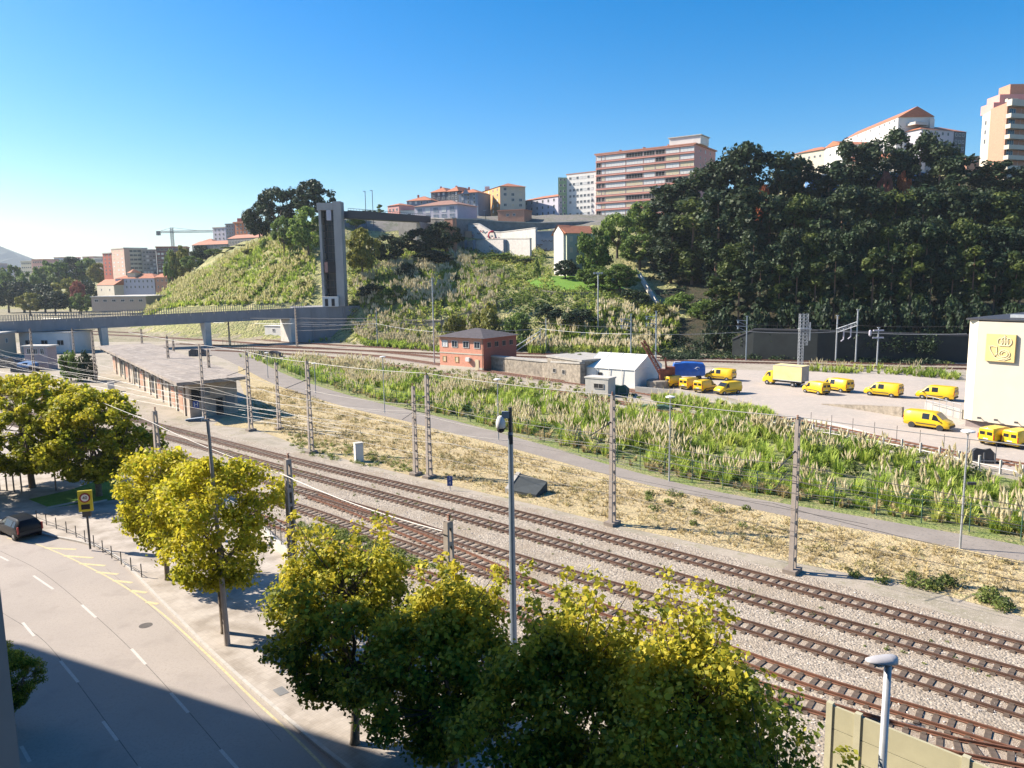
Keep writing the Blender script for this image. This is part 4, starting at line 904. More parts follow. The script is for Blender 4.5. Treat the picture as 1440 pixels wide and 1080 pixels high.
def chimney(t, p, z0, z1, s=1.0, m=None, parent=None): MB().box((p.x, p.y, (z0 + z1) / 2), (s, s * .8, z1 - z0)).build('chimney', m or m_white, parent or t)

rr = random.Random(5)
# --- banded pink apartment block on the crest
A, B = at(838, 218, 360), at(977, 203, 334); zt = A.z; zb = at(838, 306, 360).z - 4
t, A, B, C, D, u, nb, ro = block('apartment_block', 'long pink apartment block with white and salmon bands on the crest, centre right', A, B, 26, zt, zb, m_pink, 'flat', m_tile_pink, .5, .6, sidemat=m_pinkside)
W = (B - A).length; fh = 3.05; nfl = 9
for k in range(nfl):
    z = zt - 1.75 - k * fh
    x = 0
    segs = [.06, .10, .32, .50, .62, .72, .86, 1.0]; px_ = 0
    for j, s in enumerate(segs):
        w = (s - px_) * W - .35; cx = (px_ + s) / 2 * W; px_ = s
        dark = (rr.random() < .22) or j == 0 and rr.random() < .6
        mtx = [(m_frame, m_void)] if dark else [(m_frame, rr.choice([m_shutw, m_white, m_shut, m_white]))]
        put_windows(t, A, u, [cx], [z], w, 1.95, mtx, rr, bars=max(1, int(w / 1.6)), name='glazed_balcony' if not dark else 'window', proud=.06)
put_windows(t, B, nb, cols(26, 3, 4), [zt - 1.75 - k * fh for k in range(9)], 1.1, 1.3, WMIX, rr)
MB().box(tuple((B + (A - B) * .12 + nb * 8 + Vector((0, 0, zt + 2.2)))), (14, 10, 3.4), math.atan2(u.y, u.x)).build('penthouse', m_white, t)
MB().box(tuple((B + (A - B) * .12 + nb * 8 + Vector((0, 0, zt + 4.1)))), (15, 11, .35), math.atan2(u.y, u.x)).build('penthouse_roof', m_concl, t)
for k in (.2, .45, .7): chimney(t, A + u * W * k + nb * 6, zt, zt + 2, 1.2, m_tile_pink)
rb = MB()
for k in range(nfl + 1): rb.box(tuple(A + u * W / 2 - nb * .28 + Vector((0, 0, zt - .35 - k * fh))), (W, .5, .30), math.atan2(u.y, u.x))
rb.build('floor_bands', m_pink, t)
# --- white and green block left of it
A, B = at(797, 246, 372), at(838, 241, 362); zt = A.z; zb = at(797, 306, 372).z - 6
t, A, B, C, D, u, nb, ro = block('apartment_block', 'white apartment block with green end wall left of the banded pink block', A, B, 7, zt, zb, m_white, 'flat', m_tile_pink, .35, .3)
W = (B - A).length; put_windows(t, A, u, cols(W, 7, 1), rows(zb + 6, zt - .5, 7), 1.3, 1.25, WMIX, rr)
A2, B2 = at(785, 275, 376), at(797, 272, 373)
t2 = MB().prism([tuple(q.xy) for q in (at(785, 270, 371), A, A + nb * 14, at(785, 270, 371) + nb * 14)], zb, zt - 1.2).build('stair_wing', m_greenr, t)
u2 = (A - Vector((*at(785, 270, 371).xy, 0))); w2 = u2.length; u2.normalize(); put_windows(t, Vector((*at(785, 270, 366).xy, 0)), u2, cols(w2, 2, .3), rows(zb + 6, zt - 1.5, 7), 1.0, 1.1, WD, rr)
# --- orange and cream block
A, B = at(673, 273, 400), at(703, 266, 372); zt = A.z + .6; zb = at(673, 306, 400).z - 4
t, A, B, C, D, u, nb, ro = block('apartment_block', 'orange fronted block with cream end wall and tiled roof behind the retaining wall', A, B, 13, zt, zb, m_orange, 'hip', m_tile, 2.2, .8, sidemat=m_cream)
W = (B - A).length; put_windows(t, A, u, cols(W, 5, .6), rows(zb + 4, zt, 5), 1.3, 1.3, WMIX, rr); put_windows(t, B, nb, cols(13, 3, .6), rows(zb + 4, zt, 5), 1.6, 1.4, WCR, rr)
chimney(t, A + u * 2 + nb * 4, zt, zt + 3.0, 2.4, m_white)
# --- white twin gabled houses right of it
A, B = at(735, 283, 392), at(785, 281, 370); zt = A.z; zb = at(735, 308, 392).z - 5
t, A, B, C, D, u, nb, ro = block('town_house', 'white row with low red roofs between the orange block and the green ended block', A, B, 14, zt, zb, m_lavender, 'hip', m_tile, 2.0, .7)
W = (B - A).length; put_windows(t, A, u, cols(W, 6, 1), rows(zb + 5, zt, 3), 1.2, 1.5, WD, rr)
t, A, B, C, D, u, nb, ro = block('building', 'brown windowless annex in front of the orange fronted block', at(700, 297, 330), at(737, 298, 326), 10, at(700, 297, 330).z, 34, m_brickb, 'flat', m_tile_pink, .4, .3)
put_windows(t, A, u, cols((B - A).length, 2, 3), [at(700, 303, 330).z], 1.2, 1.0, WD, rr)
# --- steep roofed dark residential group
t = thing('residential_block', 'blue-grey residential block with stepped red roofs and gable on the crest', 'building')
zb = at(600, 310, 370).z - 4; parts_ = [(572, 606, 283, 372, m_bluegrey, 4), (606, 628, 271, 380, m_darkgrey, 6), (628, 645, 270, 376, m_darkgrey, 6), (645, 672, 272, 372, m_bluegrey, 6)]
for x0, x1, py, Y, m_, nr in parts_:
    A = Vector((*at(x0, py, Y).xy, 0)); B = Vector((*at(x1, py, Y - 4).xy, 0)); zt = at(x0, py, Y).z; u = (B - A).normalized(); nb = Vector((-u.y, u.x, 0)); Cc, Dd = B + nb * 14, A + nb * 14
    MB().prism([tuple(q.xy) for q in (A, B, Cc, Dd)], zb, zt).build('wall', m_, t)
    rb = MB(); roof_mesh(rb, A, B, Cc, Dd, zt + .01, 'hip', 2.6 if x0 < 640 else 2.2, .6); ro = rb.build('roof', m_tile, t)
    W = (B - A).length; put_windows(t, A, u, cols(W, max(3, int(W / 2.6)), .4), rows(zb + 6, zt, nr), 1.1, 1.3, WMIX, rr)
    chimney(t, A + u * W * .3 + nb * 5, zt, zt + 3.2, .9, m_tile_pink, ro)
Ag = Vector((*at(650, 272, 369).xy, 0)); Bg = Vector((*at(660, 272, 368).xy, 0)); zt = at(650, 273, 369).z; u = (Bg - Ag).normalized()
MB().prism([tuple(q.xy) for q in (Ag, Bg, Bg + nb * 2, Ag + nb * 2)], zt, [zt + .2, zt + .2, zt + .2, zt + .2]).face([Ag + Vector((0, 0, zt + .2)), Bg + Vector((0, 0, zt + .2)), (Ag + Bg) / 2 + Vector((0, 0, zt + 2.6))]).build('gable', m_bluegrey, t)
# --- white pavilion in front
A, B = at(583, 291, 335), at(643, 292, 325); zt = A.z; zb = at(583, 307, 335).z - 4
t, A, B, C, D, u, nb, ro = block('pavilion', 'low white pavilion with brown tiled roof at the end of the footbridge', A, B, 16, zt, zb, m_lavender, 'hip', mat('brown_tiles', (.28, .15, .11), var=.15, scale=1), 2.6, .8)
W = (B - A).length; put_windows(t, A, u, cols(W, 5, .6), [zt - 1.8], 2.4, 2.2, [(m_frame, m_bluegrey), (m_frame, m_shutw)], rr, bars=2)
put_windows(t, A, u, cols(W, 5, .6), [zt - 4.3], 2.4, 1.4, [(m_frame, m_bluegrey)], rr, bars=2)
A, B = at(563, 297, 338), at(583, 294, 336); t, A, B, C, D, u, nb, ro = block('pavilion_wing', 'small white wing left of the pavilion with a dark doorway', A, B, 10, A.z, zb, m_white, 'flat', m_concl, .3, .2)
put_windows(t, A, u, [(B - A).length * .6], [A.z + at(563, 297, 338).z - 2.3], 1.6, 2.2, [(m_frame, m_void)], rr)
t, A, B, C, D, u, nb, ro = block('town_house', 'small pinkish house on the skyline above the middle of the footbridge', at(545, 290, 345), at(561, 291, 340), 9, at(545, 290, 345).z, 34, m_pinkside, 'hip', m_tile, 1.2, .4)
put_windows(t, A, u, cols((B - A).length, 3, .3), [at(545, 296, 345).z], .9, 1.2, WD, rr)
# --- retaining walls and graffiti terrace
def wall_thing(name, label, pts, ztops, z0, th, m, cat='wall', coping=None):
    t = thing(name, label, cat); mb = MB(); cp_ = MB()
    for (a, b), (za, zb_) in zip(zip(pts, pts[1:]), zip(ztops, ztops[1:])):
        a = Vector((*a.xy, 0)); b = Vector((*b.xy, 0)); d = (b - a).normalized(); n = Vector((-d.y, d.x, 0)) * th
        mb.prism([tuple(q.xy) for q in (a, b, b + n, a + n)], z0, [za, zb_, zb_, za]); 
        cp_.prism([tuple(q.xy) for q in (a - n * .15 - d * .05, b - n * .15 + d * .05, b + n * 1.15 + d * .05, a + n * 1.15 - d * .05)], [za + .01, zb_ + .01, zb_ + .01, za + .01], [za + .3, zb_ + .3, zb_ + .3, za + .3])
    mb.build('wall', m, t); cp_.build('coping', coping or m_concl, t); return t
P = [at(640, 308, 292), at(672, 309, 300), at(702, 312, 303), at(760, 314, 306), at(836, 312, 312)]
wall_thing('retaining_wall', 'dark upper retaining wall carrying the crest street', P, [p.z for p in P], 22, 1.2, m_concd)
P = [at(560, 306, 296), at(600, 307, 284), at(634, 309, 276), at(636, 309, 292)]
wall_thing('retaining_wall', 'shaded tall concrete abutment wall right of the footbridge', P, [p.z for p in P], 24, 1.2, mat('stained_concrete', (.16, .155, .15), var=.3, scale=.4, detail=8))
P = [at(625, 308, 270), at(640, 307, 268), at(640, 307, 282)]; t = wall_thing('retaining_wall', 'brown concrete pier with recess at the corner of the terrace', P, [p.z for p in P], 24, .9, m_brickb)
m_graf = mat('painted_wall', (.60, .56, .52), var=.14, scale=1.2, detail=8)
P = [at(645, 318, 300), at(672, 315, 293), at(690, 326, 288), at(705, 327, 284), at(753, 321, 268)]
tg = wall_thing('graffiti_wall', 'long whitish graffiti covered wall of the terrace, upper tier', P, [p.z for p in P], 25, .8, m_graf)
P2 = [at(628, 341, 288), at(655, 340, 280), at(686, 337, 271), at(710, 336, 265), at(745, 336, 256)]
tl = wall_thing('graffiti_wall', 'pale lower tier wall with dark buttresses above the green bushes', P2, [p.z for p in P2], 22, .8, m_graf)
for px, yy in ((655, 279.5), (667, 276), (710, 264.5)): q = at(px, 338, yy); MB().box((q.x, q.y - .1, q.z - 2.6), (1.1, 1.0, 5.6)).build('buttress', m_bluegrey, tl)
tw = wall_thing('retaining_wall', 'plain blue-grey end wall right of the graffiti terrace', [at(753, 326, 268), at(778, 326, 266)], [at(753, 326, 268).z] * 2, 24, .8, m_bluegrey)
def scribble(parent, wallpts, cols_, n, seed, hmax=2.2, th=.05):
    g = random.Random(seed)
    for k in range(n):
        i = g.randrange(len(wallpts) - 1); a, b = wallpts[i], wallpts[i + 1]; f = g.random(); p = a.lerp(b, f); d = (b - a); d.z = 0; d.normalize(); nn = Vector((d.y, -d.x, 0)) * .12
        z = p.z - g.uniform(1, 4.6); s = g.uniform(.3, hmax * .5); pts = []
        for j in range(7): pts.append(Vector((p.x, p.y, 0)) + nn + d * (j * s * .35 - s) + Vector((0, 0, z + math.sin(j * g.uniform(1.2, 2.2)) * s * .5)))
        MB().tube(pts, th, 4).build('graffiti', g.choice(cols_), parent)
gc = [mat('graffiti_blue', (.08, .14, .35), var=0), mat('graffiti_red', (.55, .05, .08), var=0), mat('graffiti_black', (.03, .03, .03), var=0), mat('graffiti_teal', (.2, .42, .5), var=0)]
scribble(tg, P, gc, 26, 3, th=.09); scribble(tl, P2, gc[2:], 10, 4, th=.06); scribble(tw, [at(753, 334, 267.4), at(775, 334, 265.6)], [gc[2]], 8, 8, th=.12)
q = at(692, 331, 287.0); MB().tube([q + Vector((math.cos(a / 10 * 6.28) * 1.3, -.2, math.sin(a / 10 * 6.28) * 1.5)) for a in range(11)], .3, 5).build('graffiti', gc[1], tg)
MB().box((q.x, q.y - .2, q.z + 1.2), (1.6, .2, .5)).build('graffiti', gc[1], tg)
m_orw = mat('orange_panel', (.48, .30, .20), var=.15, scale=1); q = at(659, 332, 295); MB().box((q.x, q.y, q.z - 1), (2.6, 1.0, 5.6)).build('pier', m_orw, tg)
# street railing and lamps along the crest are separate things further down

# --- pale green house on the lawn
A, B = at(779, 330, 233), at(797, 330, 226); zt = A.z; zb = hz(B.x, B.y) - 3
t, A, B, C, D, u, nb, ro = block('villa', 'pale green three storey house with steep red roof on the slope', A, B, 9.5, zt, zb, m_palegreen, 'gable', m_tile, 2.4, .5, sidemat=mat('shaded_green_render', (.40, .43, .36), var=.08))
W = (B - A).length; put_windows(t, A, u, cols(W, 2, .5), rows(zt - 9.5, zt, 3), .9, 1.6, WD, rr, bars=1); put_windows(t, B, nb, cols(9.5, 4, .4), rows(zt - 9.5, zt, 3), .9, 1.5, WCR, rr)
gp = A + u * W * .5
MB().prism([tuple(q.xy) for q in (A + u * 1 - nb * .6, B - u * 1 - nb * .6, B - u * 1, A + u * 1)], zb, zt).face([A + u * .5 - nb * .7 + Vector((0, 0, zt)), B - u * .5 - nb * .7 + Vector((0, 0, zt)), gp - nb * .7 + Vector((0, 0, zt + 2.3))]).build('gable_bay', m_white, t)
rb = MB(); 
for s in (-1, 1):
    e = gp + u * s * (W / 2); rb.face([gp - nb * 1.0 + Vector((0, 0, zt + 2.6)), gp + nb * 3 + Vector((0, 0, zt + 2.6)), e + nb * 3 + Vector((0, 0, zt - .3)), e - nb * 1.0 + Vector((0, 0, zt - .3))])
rb.build('gable_roof', m_tile, t)
# --- lawn terrace with stone wall
lp = hp([(738, 398, 222), (752, 405, 214), (790, 412, 208), (835, 412, 207), (880, 412, 212), (850, 395, 222), (800, 392, 226), (760, 390, 226)])
lz = [hz(p.x, p.y) + .35 for p in lp]; mb = MB(); cx = sum(lp, Vector()) / len(lp); 
for i in range(len(lp)):
    a, b = lp[i], lp[(i + 1) % len(lp)]; mb.face([(a.x, a.y, lz[i]), (b.x, b.y, lz[(i + 1) % len(lp)]), (cx.x, cx.y, hz(cx.x, cx.y) + .6)])
me = mb.mesh('lawn', m_lawn); bm = bmesh.new(); bm.from_mesh(me); bmesh.ops.remove_doubles(bm, verts=bm.verts, dist=.01); bmesh.ops.subdivide_edges(bm, edges=bm.edges, cuts=5, use_grid_fill=True); bm.normal_update()
for f in bm.faces:
    if f.normal.z < 0: f.normal_flip()
for v_ in bm.verts: v_.co.z = hz(v_.co.x, v_.co.y) + .45
bm.to_mesh(me); bm.free(); structure(link('lawn', me))
m_stonewall = mat('stone_wall', (.27, .23, .18), var=.5, scale=1.6, detail=8, bump=.8)
P = hp([(722, 402, 216), (752, 408, 210), (790, 415, 205), (835, 416, 203), (882, 415, 206)]); wall_thing('stone_wall', 'rough stone terrace wall holding up the green lawn', P, [hz(p.x, p.y) + .6 for p in P], 2, .8, m_stonewall, coping=m_stonewall)
P = hp([(560, 422, 214), (620, 428, 208), (680, 424, 205), (720, 418, 205)]); wall_thing('stone_wall', 'low rough stone wall on the pampas slope left of the lawn', P, [hz(p.x, p.y) + 1.3 for p in P], 2, .8, m_stonewall, coping=m_stonewall)
# --- dark retaining wall behind the far tracks on the right
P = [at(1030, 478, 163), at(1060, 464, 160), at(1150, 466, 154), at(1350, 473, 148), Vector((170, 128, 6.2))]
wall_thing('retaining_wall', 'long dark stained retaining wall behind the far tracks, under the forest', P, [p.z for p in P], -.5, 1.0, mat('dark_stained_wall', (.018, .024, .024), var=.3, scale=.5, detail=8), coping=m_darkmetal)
# --- concrete stairs on the slope
t = thing('outdoor_stairs', 'narrow concrete staircase with rail climbing the slope at the left forest edge', 'stairs'); a, b = at(898, 375, 232), at(930, 428, 190); a.z = hz(a.x, a.y) + 1.2; b.z = hz(b.x, b.y) + .8
mb = MB(); L = 26
for k in range(L): p = a.lerp(b, k / (L - 1)); p.z = max(hz(p.x, p.y) + .7, p.z); mb.box(tuple(p), (1.3, (b - a).length / L, .5), math.atan2((b - a).y, (b - a).x) - math.pi / 2)
mb.build('steps', m_concl, t); mb = MB(); hr_ = [a.lerp(b, k / 9) for k in range(10)]
for p in hr_: p.z = max(hz(p.x, p.y) + .7, p.z)
mb.tube([p + Vector((-.6, 0, 1.3)) for p in hr_], .12, 5)
for p in hr_: mb.tube([p + Vector((-.6, 0, .2)), p + Vector((-.6, 0, 1.3))], .08, 4)
mb.build('handrail', m_concl, t)

# --- right skyline buildings
A, B = at(1185, 196, 420), at(1263, 171, 360); zt = A.z; zb = 36
t, A, B, C, D, u, nb, ro = block('apartment_block', 'long white block with red roof stepping up the hill behind the forest', A, B, 16, zt - .6, zb, m_white, 'gable', m_tile, 4.6, .5)
W = (B - A).length; put_windows(t, A, u, cols(W, 12, 1), rows(zt - 12, zt, 4), 1.1, 1.3, WMIX, rr); m_lg = mat('light_grey_render', (.38, .37, .38), var=.06)
MB().prism([tuple(q.xy) for q in (A + u * W * .30 - nb * .25, B - nb * .25, B, A + u * W * .30)], zb, zt - 9).build('grey_plinth', m_lg, t)
A, B = at(1297, 176, 372), at(1337, 184, 366); A.z -= 0; 
A = at(1296, 180, 352); B = at(1358, 186, 362); zt = at(1320, 183, 356).z
t, A, B, C, D, u, nb, ro = block('apartment_block', 'white and dark grey block with red roof and white chimney on the right skyline', A, B, 15, zt, zb, m_lavender, 'hip', m_tile, 3.0, .6)
W = (B - A).length; put_windows(t, A, u, cols(W * .7, 5, 1), rows(zt - 15, zt, 5), 1.3, 1.5, WMIX, rr)
MB().prism([tuple(q.xy) for q in (A + u * W * .73 - nb * .2, B - nb * .2 + u * .2, B, A + u * W * .73)], zb, zt - .1).build('dark_cladding', m_darkgrey, t)
put_windows(t, A - nb * .2, u, [W * .78, W * .86, W * .94], rows(zt - 15, zt, 5), 1.3, 1.5, WD, rr)
MB().prism([tuple(q.xy) for q in (A + u * W * .12 - nb * .2, A + u * W * .73 - nb * .2, A + u * W * .73, A + u * W * .12)], zb, zt - 5.2).build('dark_cladding', m_bluegrey, t)
chimney(t, A + u * W * .38 + nb * 4, zt, zt + 5.5, 2.0, m_white); MB().box(tuple(A + u * W * .15 + nb * 6 + Vector((0, 0, zt + 3.2))), (8, 5, 1.2), math.atan2(u.y, u.x)).build('skylight', m_concl, t)
A, B = at(1117, 216, 400), at(1160, 214, 385); t, A, B, C, D, u, nb, ro = block('town_house', 'low cream house with bright red roof above the forest', A, B, 14, at(1117, 217, 400).z, 36, m_cream, 'hip', m_tile, 2.6, .8)
put_windows(t, A, u, cols((B - A).length, 5, 1), [at(1117, 225, 400).z], 1.2, 1.3, WD, rr)
A, B = at(1160, 208, 385), at(1185, 205, 372); t, A, B, C, D, u, nb, ro = block('town_house', 'white gabled house between the cream house and the long white block', A, B, 18, at(1160, 209, 385).z, 36, m_white, 'gable', m_tile, 2.4, .4)
put_windows(t, A, u, cols((B - A).length, 2, 2), [at(1160, 220, 385).z], 1.2, 1.3, WD, rr)
A, B = at(1190, 226, 330), at(1262, 222, 318); t, A, B, C, D, u, nb, ro = block('building', 'long low house with red tiled roof half hidden by the skyline trees', A, B, 12, at(1190, 228, 330).z, 36, m_cream, 'gable', m_tile, 2.6, .5)
put_windows(t, A, u, cols((B - A).length, 6, 1), [at(1190, 234, 330).z], 1.2, 1.3, WD, rr)
A, B = at(1140, 268, 292), at(1300, 246, 285); t, A, B, C, D, u, nb, ro = block('school_building', 'blue building glimpsed through gaps in the forest', A, B, 12, at(1200, 246, 290).z, 34, m_bluer, 'flat', m_concl, .6, .2)
put_windows(t, A, u, cols((B - A).length, 12, 1), rows(36, at(1200, 246, 290).z, 3), 1.8, 1.4, [(m_frame, m_shutw), (m_frame, m_glass)], rr)
A, B = at(1360, 222, 400), at(1384, 222, 398); t, A, B, C, D, u, nb, ro = block('building', 'small brown house beside the brick tower block', A, B, 10, at(1360, 221, 400).z, 36, m_brickb, 'flat', m_concl, .4, .2)
put_windows(t, A, u, cols((B - A).length, 3, .5), [at(1360, 228, 400).z], 1.1, 1.3, WD, rr)
# brick tower block, right edge
A, B = at(1382, 164, 306), at(1394, 158, 300); zt = A.z; zb = 30
t = thing('tower_block', 'brick and cream tower block with balconies at the right edge', 'building')
A = Vector((*at(1382, 160, 303).xy, 0)); B = Vector((*at(1393, 160, 295).xy, 0)); Cp = Vector((*at(1416, 158, 284).xy, 0)); Dp = Vector((*at(1500, 150, 294).xy, 0))
MB().prism([tuple(q.xy) for q in (A, B, B + Vector((13.6, 22, 0)), A + Vector((13.6, 22, 0)))], zb, zt).build('wall', m_cream, t)
MB().prism([tuple(q.xy) for q in (B + Vector((.02, 0, 0)), Cp, Cp + Vector((13, 20, 0)), B + Vector((13.6, 22, 0)))], zb, zt + .6).build('wall', m_brickb, t)
MB().prism([tuple(q.xy) for q in (Cp + Vector((.02, .6, 0)), Dp, Dp + Vector((13, 20, 0)), Cp + Vector((13, 20, 0)))], zb, zt + 1.6).build('wall', m_brickb, t)
u = (B - A).normalized(); put_windows(t, A, u, [(B - A).length / 2], [zt - 3.6 - 3.4 * k for k in range(7)], 1.6, 1.7, WMIX, rr)
u = (Dp - Cp).normalized(); W = (Dp - Cp).length; nb = Vector((-u.y, u.x, 0))
for k in range(8):
    z = zt + .4 - 3.6 * k; MB().box(tuple(Cp + u * W / 2 - nb * .7 + Vector((0, 0, z - .9 if k else z))), (W, 2.0, 1.5 if k else 2.2), math.atan2(u.y, u.x)).build('balcony', m_cream, t)
    if k < 7:
        put_windows(t, Cp + nb * .5, u, cols(W, 5, .3), [z - 2.6], 3.2, 1.9, [(m_frame, m_glass)], rr, bars=2)
mb = MB(); mb.box(tuple(at(1425, 150, 302) + Vector((0, 4, 0))), (15, 8, 3.4)); mb.box(tuple(at(1434, 141, 303) + Vector((0, 5, 0))), (14, 8, 5)); mb.build('penthouse', m_pinkside, t)
mb = MB(); mb.box(tuple(at(1442, 134, 303) + Vector((1, 5, 0))), (12, 7, 9)); mb.build('stair_tower', m_brickb, t)
MB().box(tuple(at(1424, 146, 302) + Vector((0, 2, 0))), (4, 4, 4)).build('chimney', m_cream, t)

# --- left hill buildings
def simple(name, label, x0, x1, py, Y0, Y1, pyb, wm, nc, nr, roof='flat', rm=None, rh=.5, dep=14, ww=1.2, wh=1.4, mats=None, sm=None, cat='building', zb=None, sidec=0, oh=.4, group=None):
    A, B = at(x0, py, Y0), at(x1, py, Y1); zt = A.z; z0 = zb if zb is not None else at(x0, pyb, Y0).z - 3
    t, A, B, C, D, u, nb, ro = block(name, label, A, B, dep, zt, z0, wm, roof, rm, rh, oh, sidemat=sm, cat=cat, group=group)
    zl = at(x0, pyb, Y0).z; put_windows(t, A, u, cols((B - A).length, nc, .4), rows(zl, zt, nr), ww, wh, mats or WD, rr)
    if sidec: put_windows(t, B, nb, cols(dep, sidec, .4), rows(zl, zt, nr), ww, wh, mats or WD, rr)
    return t, A, B, C, D, u, nb, ro, zt
m_slate = mat('grey_brown_render', (.24, .22, .21), var=.1, scale=.5)
simple('long_building', 'long grey building with red roof, right part, on the left hill', 320, 372, 336, 405, 392, 356, m_slate, 12, 2, 'gable', m_tile_pink, 2.2, 12, 1.0, 1.5, WD)
simple('long_building', 'long grey building with red roof, left part, below the tall grey tower blocks', 270, 320, 345, 415, 405, 357, m_slate, 12, 2, 'gable', m_tile_pink, 2.2, 12, 1.0, 1.5, WD)
simple('tower_block', 'pale grey tower block left of the orange one on the left skyline', 299, 317, 321, 520, 515, 345, m_lavender, 3, 4, 'flat', m_concl, .6, 14)
simple('tower_block', 'darker grey block squeezed beside the orange tower block', 317, 329, 316, 500, 498, 345, m_bluegrey, 3, 6, 'flat', m_concd, .6, 12)
t_ = simple('tower_block', 'orange tower block with flared top on the left skyline', 330, 347, 314, 490, 486, 345, mat('terracotta_render', (.45, .17, .09), var=.08), 3, 6, 'flat', m_tile_pink, .8, 14, oh=1.0)
MB().box(tuple(at(342, 311, 492)), (5.5, 6, 3.2)).build('roof_house', m_redr, t_[0])
simple('building', 'dark low building right of the orange tower block', 348, 368, 325, 470, 465, 345, m_darkgrey, 6, 3, 'flat', m_concd, .6, 12)
simple('town_house', 'small house with round red roof in front of the long grey building', 283, 312, 377, 380, 374, 386, m_cream, 4, 1, 'hip', m_tile, 2.4, 10)
simple('building', 'little orange roofed house left of the grey tower blocks', 280, 300, 341, 500, 498, 350, m_pinkside, 4, 1, 'hip', m_tile_pink, 2.5, 10)
# town houses by the bridge
t_ = simple('apartment_block', 'cream and salmon striped apartment block of the left town', 156, 174, 351, 560, 545, 388, mat('salmon_cream_render', (.58, .40, .32), var=.06), 3, 7, 'flat', m_concl, .7, 16, 3.0, 1.1, [(m_frame, m_shutw), (m_frame, m_shut)])
t_ = simple('apartment_block', 'pale grey apartment block with dark balconies beside the striped one', 174, 199, 350, 546, 552, 386, m_cream, 4, 6, 'flat', m_concl, .7, 14, 2.4, 1.5, WD)
t_ = simple('apartment_block', 'stepped grey apartment block in the middle of the left town', 199, 219, 352, 548, 552, 386, m_greyb, 4, 6, 'flat', m_concl, .7, 14, 1.6, 1.5, WMIX)
t_ = simple('apartment_block', 'dark red-brown apartment block with bushy roof terrace', 219, 262, 348, 540, 545, 384, mat('wine_render', (.15, .08, .085), var=.1), 8, 6, 'flat', m_tile_pink, .7, 14, 1.6, 1.5, WMIX)
t_ = simple('apartment_block', 'narrow red end building at the left end of the town block', 144, 156, 357, 565, 560, 388, m_redr, 2, 6, 'flat', m_concl, .7, 12)
t, A, B, C, D, u, nb, ro, zt = simple('manor_house', 'long white house with low red roof and central turret', 162, 217, 392, 430, 424, 408, m_lavender, 9, 2, 'hip', m_tile, 2.6, 13, .9, 1.4)
q = A + u * (B - A).length * .37 + nb * 4; MB().box((q.x, q.y, zt + 1.6), (5, 5, 3.2), math.atan2(u.y, u.x)).build('turret', m_cream, t); rb = MB(); rb.lathe((q.x, q.y, zt + 3.2), [(4.2, 0), (.1, 2)], 4); rb.build('turret_roof', m_tile, t)
simple('long_building', 'long brick wing with red roof right of the long white house', 218, 280, 390, 424, 415, 408, m_brickb, 10, 2, 'gable', m_tile, 2.0, 10, .9, 1.2)
simple('town_house', 'small cream gabled house left of the long white house', 136, 160, 401, 440, 425, 414, m_cream, 2, 1, 'gable', m_tile, 3.2, 10, 1.0, 1.2)
m_haz = mat('far_cream_render', (.50, .42, .38), var=.08)
far = [(-40, -8, 372, 900), (-6, 18, 378, 900), (29, 44, 368, 880), (45, 62, 366, 860), (62, 76, 372, 840), (76, 98, 363, 1000), (98, 116, 366, 980), (116, 132, 362, 1000), (132, 144, 364, 900), (262, 275, 366, 620)]
for i, (x0, x1, py, Y) in enumerate(far):
    simple('far_block', '%s distant hazy apartment block from the left beyond the park trees' % ORD[i], x0, x1, py, Y, Y - 6, 396, [m_haz, m_lavender, m_cream, m_pinkside][i % 4], 5, 5, 'flat', [m_concl, m_tile_pink][i % 2], 1.0, 18, 2.0, 1.6, WD, group='distant apartment blocks')
# far bare park ground / sunlit blocks behind the bridge
simple('warehouse', 'pale tan shed with flat roof on the ground beyond the bridge, left', 128, 205, 418, 330, 322, 428, mat('tan_render', (.42, .33, .27), var=.12), 6, 1, 'flat', m_concl, .4, 24, 2, 1.0)
# mountain on the far left
mb = MB(); g = random.Random(3); ridge = [(-700, 350), (-420, 340), (-200, 342), (-60, 338), (-20, 344), (0, 346), (14, 353), (26, 361), (34, 372), (44, 386), (60, 398), (80, 404)]
pr = [at(a, b, 4200) for a, b in ridge]; 
for a, b in zip(pr, pr[1:]):
    for (s0, s1) in ((0, .35), (.35, .7), (.7, 1.0)):
        f = lambda p, s: Vector((p.x, p.y - 900 * s + g.uniform(-20, 20) * 0, max(-2, p.z * (1 - s) ** 1.15)))
        mb.face([f(a, s0), f(b, s0), f(b, s1), f(a, s1)][::-1])
    mb.face([a, b, Vector((b.x, b.y + 900, 0)), Vector((a.x, a.y + 900, 0))])
me = mb.mesh('hills', mat('mountain_forest', (.05, .075, .05), var=.3, scale=.004)); structure(link('hills', me))
# tower crane
q = at(243, 345, 640); z0 = hz(q.x, q.y); zt = at(243, 320, 640).z
t = thing('tower_crane', 'tower crane with long horizontal jib above the left town', 'crane', (0, 0, 0)); m_crane = mat('crane_paint', (.40, .40, .38), var=.05)
def lattice(a, b, w, m, parent, name, n=12, r=.12):
    mb = MB(); a, b = Vector(a), Vector(b); d = (b - a).normalized(); x = d.cross(Vector((0, 0, 1))) if abs(d.z) < .9 else Vector((1, 0, 0)); x.normalize(); y = d.cross(x).normalized(); cs = [(x + y) * w / 2, (x - y) * w / 2, (-x - y) * w / 2, (-x + y) * w / 2]
    for c in cs: mb.tube([a + c, b + c], r, 4)
    for i in range(n):
        p, q2 = a.lerp(b, i / n), a.lerp(b, (i + 1) / n)
        for k in range(4): mb.tube([p + cs[k], q2 + cs[(k + 1) % 4]], r * .6, 3, cap=False)
        for k in range(4): mb.tube([p + cs[k], p + cs[(k + 1) % 4]], r * .6, 3, cap=False)
    return mb.build(name, m, parent)
zj = at(243, 326, 640).z
